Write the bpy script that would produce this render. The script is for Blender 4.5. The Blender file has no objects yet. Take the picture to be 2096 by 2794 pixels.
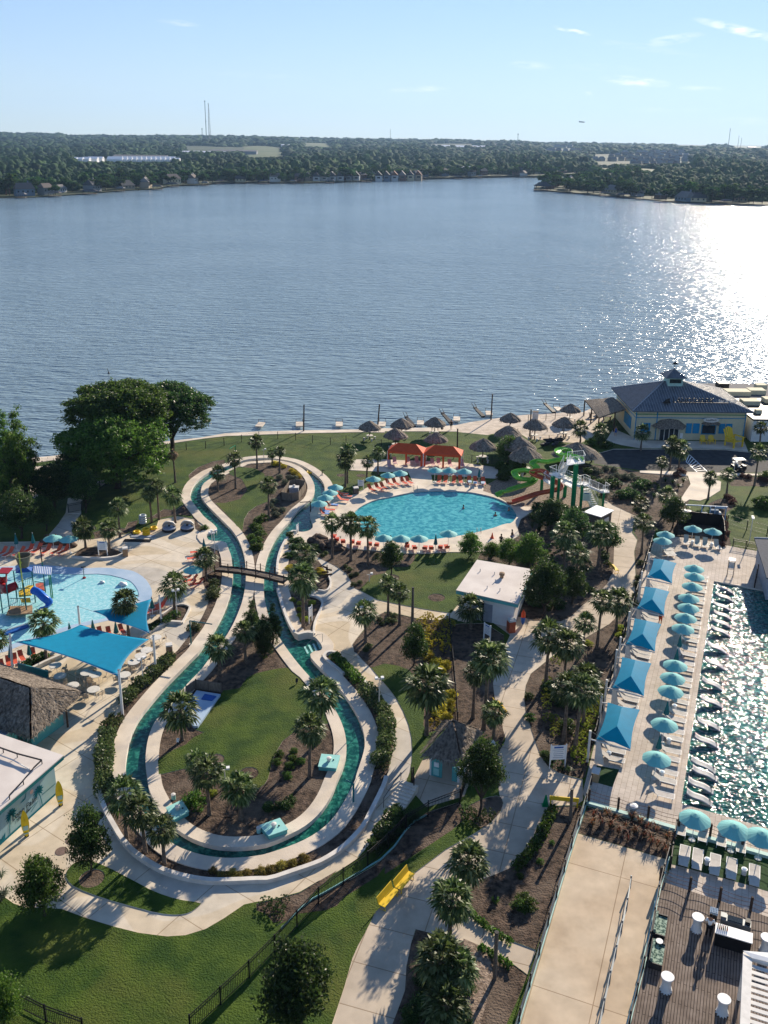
import bpy,math,random
import numpy as np
from mathutils import Vector,Matrix
from mathutils.geometry import delaunay_2d_cdt
S=bpy.context.scene
C=S.collection
rnd=random.Random(7)
PI=math.pi
R=math.radians
# ------------ camera, sky, sun, exposure
FPX,CX,CY,CAMH,HOR,ROLL=2540.0,1048.0,1230.0,48.0,381.0,R(0.7)
PIT=math.atan((CY-HOR)/FPX)
cam=bpy.data.cameras.new('camera')
co=bpy.data.objects.new('camera',cam);C.objects.link(co);S.camera=co
cam.sensor_fit='VERTICAL';cam.sensor_height=36;cam.lens=36*FPX/2794
cam.shift_y=(CY-1397)/2794
cam.clip_start=0.5;cam.clip_end=40000
co.matrix_world=Matrix.Translation((0,0,CAMH))@Matrix.Rotation(PI/2-PIT,4,'X')@Matrix.Rotation(ROLL,4,'Z')
SUN_AZ,SUN_EL=R(28.5),R(22)
w=bpy.data.worlds.new('World');S.world=w;w.use_nodes=True
nt=w.node_tree;N=nt.nodes;L=nt.links
bg=N['Background']
sky=N.new('ShaderNodeTexSky');sky.sky_type='NISHITA';sky.sun_disc=False
sky.sun_elevation=SUN_EL;sky.sun_rotation=SUN_AZ;sky.altitude=50;sky.air_density=1.0;sky.dust_density=0.0;sky.ozone_density=1.6
bg.inputs['Strength'].default_value=0.073
def vmath(op,a,b=None):
 n=N.new('ShaderNodeVectorMath');n.operation=op
 for i,v in enumerate((a,b)):
  if v is None:continue
  if hasattr(v,'links'):L.new(v,n.inputs[i])
  else:n.inputs[i].default_value=v
 return n
def smath(op,a,b=None,clamp=False):
 n=N.new('ShaderNodeMath');n.operation=op;n.use_clamp=clamp
 for i,v in enumerate((a,b)):
  if v is None:continue
  if hasattr(v,'links'):L.new(v,n.inputs[i])
  else:n.inputs[i].default_value=v
 return n.outputs[0]
def ray(px,py):
 x=(px-CX)/FPX;y=-(py-CY)/FPX
 c,s=math.cos(ROLL),math.sin(ROLL)
 x,y=c*x-s*y,s*x+c*y
 return Vector((x,math.cos(PIT)+y*math.sin(PIT),-math.sin(PIT)+y*math.cos(PIT)))
tc=N.new('ShaderNodeTexCoord')
dirv=vmath('NORMALIZE',tc.outputs['Generated']).outputs[0]
noi=N.new('ShaderNodeTexNoise');noi.inputs['Scale'].default_value=60;noi.inputs['Detail'].default_value=7
mp=N.new('ShaderNodeMapping');mp.inputs['Scale'].default_value=(1,1,4.5);L.new(dirv,mp.inputs['Vector']);L.new(mp.outputs[0],noi.inputs['Vector'])
tot=None
for px,py,wa,ha,tilt,st in((1560,84,52,7,12,.8),(2020,82,120,12,14,.9),(1835,108,80,13,-8,.45),(1450,178,60,10,4,.35),(1735,222,90,13,5,.75),(1910,241,60,6,2,.4),(1605,255,12,5,0,.9),(1145,243,85,8,-3,.45),(485,62,55,8,5,.3),(1640,185,110,9,3,.16),(1750,130,180,10,8,.12),(700,205,160,8,2,.1),(1800,300,160,8,0,.12),(2060,330,120,10,0,.2)):
 d=ray(px,py).normalized()
 r=d.cross(Vector((0,0,1))).normalized();u=r.cross(d)
 a=R(-tilt);r2=r*math.cos(a)+u*math.sin(a);u2=u*math.cos(a)-r*math.sin(a)
 x=smath('DIVIDE',vmath('DOT_PRODUCT',dirv,tuple(r2)).outputs['Value'],wa/FPX)
 y=smath('DIVIDE',vmath('DOT_PRODUCT',dirv,tuple(u2)).outputs['Value'],ha/FPX)
 g=smath('ADD',smath('MULTIPLY',x,x),smath('MULTIPLY',y,y))
 g=smath('MULTIPLY',smath('SUBTRACT',1.0,g,True),st)
 tot=g if tot is None else smath('MAXIMUM',tot,g)
nz=smath('MULTIPLY',smath('SUBTRACT',noi.outputs['Fac'],0.38),3.2,True)
fac=smath('MULTIPLY',tot,nz,True)
def soft(v,k):
 a=vmath('DIVIDE',v,k).outputs[0];a=vmath('ADD',a,(1,1,1)).outputs[0]
 return vmath('DIVIDE',v,a).outputs[0]
skc=vmath('MULTIPLY',soft(sky.outputs[0],(10.0,11.5,14.0)),(1.06,1.19,1.46)).outputs[0]
mx=N.new('ShaderNodeMix');mx.data_type='RGBA'
L.new(fac,mx.inputs['Factor']);L.new(skc,mx.inputs['A']);mx.inputs['B'].default_value=(10,9.9,9.6,1)
L.new(mx.outputs['Result'],bg.inputs['Color'])
sl=bpy.data.lights.new('sun','SUN');sl.energy=5.0;sl.angle=R(0.5);sl.color=(1,.87,.70)
so=bpy.data.objects.new('sun',sl);C.objects.link(so)
sd=Vector((math.sin(SUN_AZ)*math.cos(SUN_EL),math.cos(SUN_AZ)*math.cos(SUN_EL),math.sin(SUN_EL)))
so.rotation_euler=sd.to_track_quat('Z','Y').to_euler()
S.view_settings.view_transform='Standard';S.view_settings.look='None';S.view_settings.exposure=0.94;S.view_settings.gamma=1
# ------------ measuring helpers
def at(px,py,z=0.0):
 d=ray(px,py);t=(z-CAMH)/d.z
 return Vector((d.x*t,d.y*t,z))
def proj(p):
 d=Vector(p)-Vector((0,0,CAMH))
 z=d.y*math.cos(PIT)-d.z*math.sin(PIT);y=(d.y*math.sin(PIT)+d.z*math.cos(PIT))/z;x=d.x/z
 c,s=math.cos(ROLL),math.sin(ROLL)
 return CX+FPX*(c*x+s*y),CY-FPX*(-s*x+c*y)
def hgt(base,topy):
 lo,hi=0.0,30.0
 for _ in range(30):
  m=(lo+hi)/2
  if proj(base+Vector((0,0,m)))[1]>topy:lo=m
  else:hi=m
 return lo
KEYS={}
for r_,oy in(('a',1080),('b',1430),('c',1780),('d',2130)):
 for c_,ox in enumerate((0,350,700,1050,1400,1746)):
  KEYS[r_+str(c_)]=(ox,oy,350/952 if(r_=='d' and c_>1)else 350/1659)
KEYS['e0']=(0,2300,.42194);KEYS['e1']=(700,2300,.42194);KEYS['e2']=(1400,2300,.41953)
KEYS['f0']=(0,1900,.42194);KEYS['g1']=(700,1400,.42194);KEYS['g0']=(0,1400,.42194);KEYS['g2']=(1400,1400,.41953);KEYS['h2']=(1400,1000,.41953)
KEYS['h0']=(0,1000,.42194);KEYS['h1']=(700,1000,.42194);KEYS['m']=(0,2080,.12056);KEYS['k']=(1650,2420,.26884);KEYS['f2']=(1400,1900,.41953);KEYS['f1']=(700,1900,.42194)
KEYS['p']=(0,0,1);KEYS['F']=(0,0,1.2634)
def pp(s):
 out=[];k=KEYS['p']
 for t in s.replace('|',' ').split():
  if t in KEYS:k=KEYS[t];continue
  x,y=t.split(',')
  out.append((k[0]+float(x)*k[2],k[1]+float(y)*k[2]))
 return out
def W(s,z=0.0):
 return[at(x,y,z)for x,y in pp(s)]
 # ------------ materials
MATS={}
def mat(name,col,rough=.7,var=.12,scale=3.0,bump=0.0,bscale=None,metal=0.0,col2=None,spec=.2,coord='Object',detail=6,stretch=None,col3=None,s3=.1):
 if name in MATS:return MATS[name]
 m=bpy.data.materials.new(name);m.use_nodes=True;MATS[name]=m
 n=m.node_tree.nodes;l=m.node_tree.links;p=n['Principled BSDF']
 p.inputs['Roughness'].default_value=rough;p.inputs['Metallic'].default_value=metal;p.inputs['Specular IOR Level'].default_value=spec
 t=n.new('ShaderNodeTexCoord');no=n.new('ShaderNodeTexNoise');no.inputs['Scale'].default_value=scale;no.inputs['Detail'].default_value=detail
 src=t.outputs[coord]if coord!='World' else n.new('ShaderNodeNewGeometry').outputs['Position']
 if stretch:
  ma=n.new('ShaderNodeMapping');ma.inputs['Scale'].default_value=stretch;l.new(src,ma.inputs['Vector']);src=ma.outputs[0]
 l.new(src,no.inputs['Vector'])
 r=n.new('ShaderNodeValToRGB');l.new(no.outputs['Fac'],r.inputs['Fac'])
 c2=col2 or tuple(min(1,c*(1+var))for c in col);c1=col if col2 else tuple(c*(1-var)for c in col)
 r.color_ramp.elements[0].position=.35;r.color_ramp.elements[1].position=.65
 r.color_ramp.elements[0].color=(*c1,1);r.color_ramp.elements[1].color=(*c2,1)
 oc=r.outputs['Color']
 if col3:
  n3=n.new('ShaderNodeTexNoise');n3 .inputs['Scale'].default_value=s3;n3 .inputs['Detail'].default_value=8;l.new(src,n3 .inputs['Vector']);r3=n.new('ShaderNodeMapRange');l.new(n3 .outputs['Fac'],r3 .inputs['Value']);r3 .inputs['From Min'].default_value=.5;r3 .inputs['From Max'].default_value=.68
  x3=n.new('ShaderNodeMix');x3 .data_type='RGBA';l.new(r3 .outputs[0],x3 .inputs['Factor']);l.new(oc,x3 .inputs['A']);x3 .inputs['B'].default_value=(*col3,1);oc=x3 .outputs['Result']
 l.new(oc,p.inputs['Base Color'])
 if bump:
  b=n.new('ShaderNodeBump');b.inputs['Strength'].default_value=bump;b.inputs['Distance'].default_value=.1
  nb=n.new('ShaderNodeTexNoise');nb.inputs['Scale'].default_value=bscale or scale*4;nb.inputs['Detail'].default_value=5;l.new(src,nb.inputs['Vector'])
  l.new(nb.outputs['Fac'],b.inputs['Height']);l.new(b.outputs[0],p.inputs['Normal'])
 return m
def leafmat(name,c1,c2,trans=.4,gloss=.35,c3=None,big=1.3):
 m=bpy.data.materials.new(name);m.use_nodes=True;MATS[name]=m
 n=m.node_tree.nodes;l=m.node_tree.links;p=n['Principled BSDF'];out=n['Material Output']
 g=n.new('ShaderNodeNewGeometry');r=n.new('ShaderNodeValToRGB')
 e=r.color_ramp.elements;e[0].position=0;e[0].color=(*c1,1);e[1].position=1;e[1].color=(*(c3 or tuple(min(1,x*1.5)for x in c2)),1)
 k=e.new(.6);k.color=(*c2,1)
 l.new(g.outputs['Random Per Island'],r.inputs['Fac'])
 no=n.new('ShaderNodeTexNoise');no.inputs['Scale'].default_value=big;no.inputs['Detail'].default_value=2
 l.new(g.outputs['Position'],no.inputs['Vector'])
 hs=n.new('ShaderNodeHueSaturation');oi=n.new('ShaderNodeObjectInfo')
 mr=n.new('ShaderNodeMapRange');l.new(oi.outputs['Random'],mr.inputs['Value']);mr.inputs['To Min'].default_value=.7;mr.inputs['To Max'].default_value=1.35
 m2=n.new('ShaderNodeMapRange');l.new(no.outputs['Fac'],m2 .inputs['Value']);m2 .inputs['From Min'].default_value=.3;m2 .inputs['From Max'].default_value=.7;m2 .inputs['To Min'].default_value=.75;m2 .inputs['To Max'].default_value=1.25
 mu=n.new('ShaderNodeMath');mu.operation='MULTIPLY';l.new(mr.outputs[0],mu.inputs[0]);l.new(m2 .outputs[0],mu.inputs[1])
 m3=n.new('ShaderNodeMapRange');l.new(oi.outputs['Random'],m3 .inputs['Value']);m3 .inputs['To Min'].default_value=.485;m3 .inputs['To Max'].default_value=.515
 l.new(m3 .outputs[0],hs.inputs['Hue'])
 l.new(mu.outputs[0],hs.inputs['Value']);l.new(r.outputs[0],hs.inputs['Color'])
 l.new(hs.outputs[0],p.inputs['Base Color']);p.inputs['Roughness'].default_value=gloss;p.inputs['Specular IOR Level'].default_value=.25
 tr=n.new('ShaderNodeBsdfTranslucent');l.new(hs.outputs[0],tr.inputs['Color'])
 mix=n.new('ShaderNodeMixShader');mix.inputs[0].default_value=trans
 l.new(p.outputs[0],mix.inputs[1]);l.new(tr.outputs[0],mix.inputs[2]);l.new(mix.outputs[0],out.inputs['Surface'])
 return m
def watermat(name,col,rough,waves,col2=None,cscale=1.0,spec=.5,cstr=None,crange=(.4,.62),det=4):
 """waves: list of (noise scale, stretch vector, rotation about z, bump distance)"""
 m=bpy.data.materials.new(name);m.use_nodes=True;MATS[name]=m
 n=m.node_tree.nodes;l=m.node_tree.links;p=n['Principled BSDF']
 p.inputs['Roughness'].default_value=rough;p.inputs['IOR'].default_value=1.33;p.inputs['Specular IOR Level'].default_value=spec
 g=n.new('ShaderNodeNewGeometry')
 if col2:
  no=n.new('ShaderNodeTexNoise');no.inputs['Scale'].default_value=cscale;no.inputs['Detail'].default_value=3;no.inputs['Distortion'].default_value=.6
  ma=n.new('ShaderNodeMapping');ma.inputs['Scale'].default_value=cstr or(1,1,1);l.new(g.outputs['Position'],ma.inputs['Vector']);l.new(ma.outputs[0],no.inputs['Vector'])
  r=n.new('ShaderNodeValToRGB');l.new(no.outputs['Fac'],r.inputs['Fac']);r.color_ramp.elements[0].position=crange[0];r.color_ramp.elements[1].position=crange[1]
  r.color_ramp.elements[0].color=(*col,1);r.color_ramp.elements[1].color=(*col2,1);l.new(r.outputs[0],p.inputs['Base Color'])
 else:p.inputs['Base Color'].default_value=(*col,1)
 prev=None
 for sc,st,rot,dist in waves:
  ma=n.new('ShaderNodeMapping');ma.inputs['Rotation'].default_value=(0,0,rot);ma.inputs['Scale'].default_value=st;l.new(g.outputs['Position'],ma.inputs['Vector'])
  no=n.new('ShaderNodeTexNoise');no.inputs['Scale'].default_value=sc;no.inputs['Detail'].default_value=det;no.inputs['Roughness'].default_value=.5;l.new(ma.outputs[0],no.inputs['Vector'])
  b=n.new('ShaderNodeBump');b.inputs['Strength'].default_value=1;b.inputs['Distance'].default_value=dist
  l.new(no.outputs['Fac'],b.inputs['Height'])
  if prev:l.new(prev,b.inputs['Normal'])
  prev=b.outputs[0]
 if prev:l.new(prev,p.inputs['Normal'])
 return m
 # ------------ mesh helpers
class MB:
 def __init__(s):s.v=[];s.f=[]
 def add(s,vs,fs):
  b=len(s.v);s.v+=[tuple(v)for v in vs];s.f+=[tuple(b+i for i in f)for f in fs];return s
 def box(s,cx,cy,cz,sx,sy,sz,rz=0,m=None):
  hx,hy,hz=sx/2,sy/2,sz/2;c,q=math.cos(rz),math.sin(rz)
  vs=[(cx+x*c-y*q,cy+x*q+y*c,cz+z)for z in(-hz,hz)for x,y in((-hx,-hy),(hx,-hy),(hx,hy),(-hx,hy))]
  if m is not None:vs=[m@Vector(v)for v in vs]
  return s.add(vs,[(3,2,1,0),(4,5,6,7),(0,1,5,4),(1,2,6,5),(2,3,7,6),(3,0,4,7)])
 def tube(s,p0,p1,r,r2=None,n=6,cap=True):
  p0,p1=Vector(p0),Vector(p1);r2=r if r2 is None else r2;d=(p1-p0)
  if d.length<1e-6:return s
  d.normalize();a=d.orthogonal().normalized();b=d.cross(a)
  vs=[p0+(a*math.cos(2*PI*i/n)+b*math.sin(2*PI*i/n))*r for i in range(n)]+[p1+(a*math.cos(2*PI*i/n)+b*math.sin(2*PI*i/n))*r2 for i in range(n)]
  fs=[(i,(i+1)%n,n+(i+1)%n,n+i)for i in range(n)]
  if cap:fs+=[tuple(range(n-1,-1,-1)),tuple(range(n,2*n))]
  return s.add(vs,fs)
 def path(s,pts,r,n=6):
  pts=[Vector(p)for p in pts];rs=r if isinstance(r,(list,tuple))else[r]*len(pts)
  rings=[];a=None
  for i,p in enumerate(pts):
   d=(pts[min(i+1,len(pts)-1)]-pts[max(i-1,0)]).normalized()
   if a is None:a=d.orthogonal().normalized()
   a=(a-d*a.dot(d)).normalized();b=d.cross(a)
   rings.append([p+(a*math.cos(2*PI*k/n)+b*math.sin(2*PI*k/n))*rs[i]for k in range(n)])
  vs=[v for g in rings for v in g];m=len(pts)
  fs=[(i*n+k,i*n+(k+1)%n,(i+1)*n+(k+1)%n,(i+1)*n+k)for i in range(m-1)for k in range(n)]+[tuple(range(n-1,-1,-1)),tuple(range((m-1)*n,m*n))]
  return s.add(vs,fs)
 def prism(s,pts,z0,z1):
  n=len(pts)
  ar=sum(pts[i][0]*pts[(i+1)%n][1]-pts[(i+1)%n][0]*pts[i][1]for i in range(n))
  if ar<0:pts=pts[::-1]
  vs=[(p[0],p[1],z0)for p in pts]+[(p[0],p[1],z1)for p in pts]
  return s.add(vs,[tuple(range(n-1,-1,-1)),tuple(range(n,2*n))]+[(i,(i+1)%n,n+(i+1)%n,n+i)for i in range(n)])
 def lathe(s,prof,n=12,cx=0,cy=0,sx=1,sy=1):
  vs=[(cx+r*math.cos(2*PI*i/n)*sx,cy+r*math.sin(2*PI*i/n)*sy,z)for r,z in prof for i in range(n)];m=len(prof)
  fs=[(j*n+i,j*n+(i+1)%n,(j+1)*n+(i+1)%n,(j+1)*n+i)for j in range(m-1)for i in range(n)]+[tuple(range(n-1,-1,-1)),tuple(range((m-1)*n,m*n))]
  return s.add(vs,fs)
 def sheet(s,grid,t=0.0):
  """grid: rows of points -> sheet, with thickness t downwards"""
  r,c=len(grid),len(grid[0]);vs=[Vector(p)for row in grid for p in row]
  fs=[(i*c+j,i*c+j+1,(i+1)*c+j+1,(i+1)*c+j)for i in range(r-1)for j in range(c-1)]
  if t:
   n=len(vs);vs+=[v-Vector((0,0,t))for v in vs];fs+=[tuple(n+i for i in f[::-1])for f in fs]
   bd=[j for j in range(c)]+[i*c+c-1 for i in range(1,r)]+[(r-1)*c+j for j in range(c-2,-1,-1)]+[i*c for i in range(r-2,0,-1)]
   fs+=[(bd[(k+1)%len(bd)],bd[k],n+bd[k],n+bd[(k+1)%len(bd)])for k in range(len(bd))]
  return s.add(vs,fs)
def tag(o,label=None,cat=None,group=None,kind=None):
 if label:o['label']=label
 if cat:o['category']=cat
 if group:o['group']=group
 if kind:o['kind']=kind
 return o
def obj(name,mb,m,parent=None,smooth=False,off=None):
 if not mb.f:return None
 me=bpy.data.meshes.new(name)
 vs=mb.v if off is None else[(v[0]-off[0],v[1]-off[1],v[2]-off[2])for v in mb.v]
 me.from_pydata(vs,[],mb.f);me.materials.append(m)
 if smooth:me.polygons.foreach_set('use_smooth',[True]*len(me.polygons))
 me.update()
 o=bpy.data.objects.new(name,me);C.objects.link(o)
 if parent:o.parent=parent
 return o
def solo(name,mb,m,label,cat,group=None,loc=None,smooth=False):
 """one-mesh thing given in world coordinates, origin put at loc"""
 loc=Vector(loc)if loc is not None else Vector(mb.v[0])
 o=obj(name,mb,m,None,smooth,off=loc);o.location=loc;return tag(o,label,cat,group)
def thing(name,label,cat,loc=(0,0,0),rz=0,group=None):
 o=bpy.data.objects.new(name,None);C.objects.link(o);o.location=loc;o.rotation_euler=(0,0,rz)
 o.empty_display_size=.2
 return tag(o,label,cat,group)
def dup(root,loc=None,rz=None,label=None,group=None,scale=None):
 r=root.copy();C.objects.link(r)
 if loc is not None:r.location=loc
 if rz is not None:r.rotation_euler=(0,0,rz)
 if scale is not None:r.scale=(scale,)*3 if not hasattr(scale,'__len__')else scale
 if label:r['label']=label
 if group:r['group']=group
 for ch in list(root.children):
  c=ch.copy();C.objects.link(c);c.parent=r
  for g in list(ch.children):
   d=g.copy();C.objects.link(d);d.parent=c
 return r
def inst(name,me,parent=None,loc=(0,0,0),rot=(0,0,0),sc=(1,1,1),m=None):
 o=bpy.data.objects.new(name,me);C.objects.link(o);o.location=loc;o.rotation_euler=rot;o.scale=sc if hasattr(sc,'__len__')else(sc,)*3
 if parent:o.parent=parent
 if m:o.material_slots[0].link='OBJECT';o.material_slots[0].material=m
 return o
def npmesh(name,V,F,m,smooth=False):
 me=bpy.data.meshes.new(name);V=np.asarray(V,dtype=np.float32);F=np.asarray(F,dtype=np.int32)
 k=F.shape[1]
 me.vertices.add(len(V));me.vertices.foreach_set('co',V.ravel())
 me.loops.add(F.size);me.loops.foreach_set('vertex_index',F.ravel())
 me.polygons.add(len(F));me.polygons.foreach_set('loop_start',np.arange(0,F.size,k,dtype=np.int32));me.polygons.foreach_set('loop_total',np.full(len(F),k,dtype=np.int32))
 if smooth:me.polygons.foreach_set('use_smooth',np.ones(len(F),dtype=bool))
 me.update(calc_edges=True);me.materials.append(m);return me
def textmesh(s,size,m,parent,loc,rot,name='lettering',ext=.01,space=1.0,align='CENTER',shear=0):
 cu=bpy.data.curves.new('lettering','FONT');cu.body=s;cu.size=size;cu.extrude=ext;cu.align_x=align;cu.align_y='CENTER';cu.space_character=space;cu.shear=shear
 t=bpy.data.objects.new('lettering_source',cu);C.objects.link(t)
 dg=bpy.context.evaluated_depsgraph_get();me=bpy.data.meshes.new_from_object(t.evaluated_get(dg))
 bpy.data.objects.remove(t);bpy.data.curves.remove(cu)
 me.materials.clear();me.materials.append(m)
 o=bpy.data.objects.new(name,me);C.objects.link(o);o.parent=parent
 if isinstance(rot,Matrix):o.matrix_local=Matrix.Translation(loc)@rot
 else:o.location=loc;o.rotation_euler=rot
 return o
ORD=['first','second','third','fourth','fifth','sixth','seventh','eighth','ninth','tenth','eleventh','twelfth','thirteenth','fourteenth','fifteenth','sixteenth','seventeenth','eighteenth','nineteenth','twentieth']
def nth(i):
 if i<20:return ORD[i]
 t,u=divmod(i+1,10);T_={2:'twenty',3:'thirty',4:'forty'}[t]
 return(T_[:-1]+'ieth')if u==0 else T_+'-'+ORD[u-1]
def chaikin(P,n=1,closed=True):
 P=[Vector((p[0],p[1]))for p in P]
 for _ in range(n):
  Q=[]if closed else[P[0]]
  m=len(P)
  for i in range(m if closed else m-1):
   a,b=P[i],P[(i+1)%m];Q+=[a*.75+b*.25,a*.25+b*.75]
  if not closed:Q.append(P[-1])
  P=Q
 return P
def offset(P,d):
 """offset closed polygon inward by d (negative: outward)"""
 n=len(P);ar=sum(P[i][0]*P[(i+1)%n][1]-P[(i+1)%n][0]*P[i][1]for i in range(n));sg=1 if ar>0 else-1
 out=[]
 for i in range(n):
  a,b,c=P[i-1],P[i],P[(i+1)%n]
  t=(c-a).normalized();out.append(b+Vector((-t.y,t.x))*d*sg)
 return out
def inside(p,P):
 x,y=p;r=False;j=len(P)-1
 for i in range(len(P)):
  xi,yi=P[i][0],P[i][1];xj,yj=P[j][0],P[j][1]
  if(yi>y)!=(yj>y)and x<(xj-xi)*(y-yi)/(yj-yi)+xi:r=not r
  j=i
 return r
 # ------------ surface materials
M={}
M['lawn']=mat('lawn_grass',(.018,.050,.003),.9,col2=(.056,.096,.008),col3=(.078,.094,.014),s3=.16,scale=.55,bump=1.0,bscale=9,coord='World',detail=10)
M['mulch']=mat('bark_mulch',(.026,.018,.013),.95,col2=(.125,.085,.06),col3=(.14,.105,.078),s3=.35,scale=2.2,bump=1.0,bscale=7,coord='World',detail=12)
M['gravel']=mat('bark_gravel',(.12,.085,.06),.95,col2=(.34,.26,.2),scale=4,bump=.8,bscale=9,coord='World',detail=10)
M['rim']=mat('pale_concrete',(.54,.46,.36),.8,col2=(.70,.61,.49),scale=.35,bump=.15,bscale=8,coord='World',detail=8,col3=(.50,.44,.37),s3=.5)
M['white_wall']=mat('white_painted_kerb',(.6,.56,.5),.7,var=.12,scale=1.2,coord='World')
M['sand']=mat('beach_sand',(.45,.38,.3),.95,col2=(.62,.53,.43),scale=.8,bump=.6,bscale=3,coord='World')
M['asphalt']=mat('asphalt',(.04,.042,.045),.9,var=.25,scale=1.0,bump=.2,coord='World')
M['turf']=mat('artificial_turf',(.02,.055,.015),.9,var=.25,scale=5,coord='World')
M['pad']=mat('blue_pool_pad',(.30,.42,.55),.6,col2=(.42,.52,.62),scale=.4,coord='World')
M['white']=mat('white_paint',(.78,.78,.76),.45,var=.04)
M['offwhite']=mat('offwhite_paint',(.62,.6,.56),.6,var=.08)
M['dark']=mat('dark_metal',(.02,.02,.022),.5,var=.2)
M['black']=mat('black_metal',(.008,.008,.01),.5,var=.2)
M['wood']=mat('weathered_wood',(.13,.105,.085),.85,var=.3,scale=4,stretch=(1,1,8))
M['darkwood']=mat('dark_timber',(.055,.035,.025),.8,var=.3,scale=5)
M['steel']=mat('steel_rail',(.2,.22,.23),.45,var=.1,metal=.3)
M['teal']=mat('turquoise_paint',(.10,.37,.36),.5,var=.06)
M['palegreen']=mat('pale_green_paint',(.36,.55,.5),.6,var=.1)
M['tealdark']=mat('deep_teal_paint',(.01,.14,.15),.5,var=.1)
M['yellow']=mat('yellow_paint',(.75,.5,.03),.4,var=.05)
M['orange']=mat('orange_canvas',(.62,.085,.025),.75,var=.08)
M['sling']=mat('orange_sling_fabric',(.6,.10,.05),.7,var=.12)
M['pinksling']=mat('faded_pink_sling',(.55,.33,.33),.7,var=.12)
M['blue']=mat('blue_paint',(.02,.10,.35),.4,var=.08)
M['towel']=mat('blue_towel',(.18,.3,.6),.9,var=.1)
M['greycush']=mat('grey_cushion',(.5,.46,.41),.85,var=.08)
M['green']=mat('green_paint',(.0,.2,.07),.35,var=.06)
M['lime']=mat('lime_plastic',(.16,.42,.06),.25,var=.08)
M['redorange']=mat('terracotta_plastic',(.42,.09,.04),.3,var=.08)
M['red']=mat('red_paint',(.28,.015,.02),.35,var=.08)
M['thatch']=mat('palm_thatch',(.10,.08,.062),.95,col2=(.30,.25,.20),scale=5,bump=1.0,bscale=14,detail=10,stretch=(1,1,.35))
M['trunk']=mat('palm_trunk_bark',(.09,.065,.048),.9,col2=(.2,.155,.12),scale=7,bump=.8,bscale=12,stretch=(1,1,3))
M['bark']=mat('tree_bark',(.05,.038,.03),.9,var=.3,scale=5,bump=.8)
M['glass']=mat('dark_glass',(.02,.03,.04),.12,var=.1)
M['skin']=mat('skin',(.35,.19,.12),.6,var=.08)
M['hair']=mat('dark_hair',(.015,.01,.008),.7,var=.1)
def canopymat(name,c,tr):
 m=mat(name,c,.7,var=.07,scale=2);n=m.node_tree.nodes;l=m.node_tree.links
 t=n.new('ShaderNodeBsdfTranslucent');t.inputs['Color'].default_value=(*tr,1);mix=n.new('ShaderNodeMixShader');mix.inputs[0].default_value=.4
 l.new(n['Principled BSDF'].outputs[0],mix.inputs[1]);l.new(t.outputs[0],mix.inputs[2]);l.new(mix.outputs[0],n['Material Output'].inputs['Surface']);return m
M['umb']=canopymat('aqua_umbrella_canvas',(.30,.68,.66),(.0,.22,.30))
M['sail']=canopymat('blue_shade_cloth',(.0,.30,.50),(.0,.30,.5))
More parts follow.
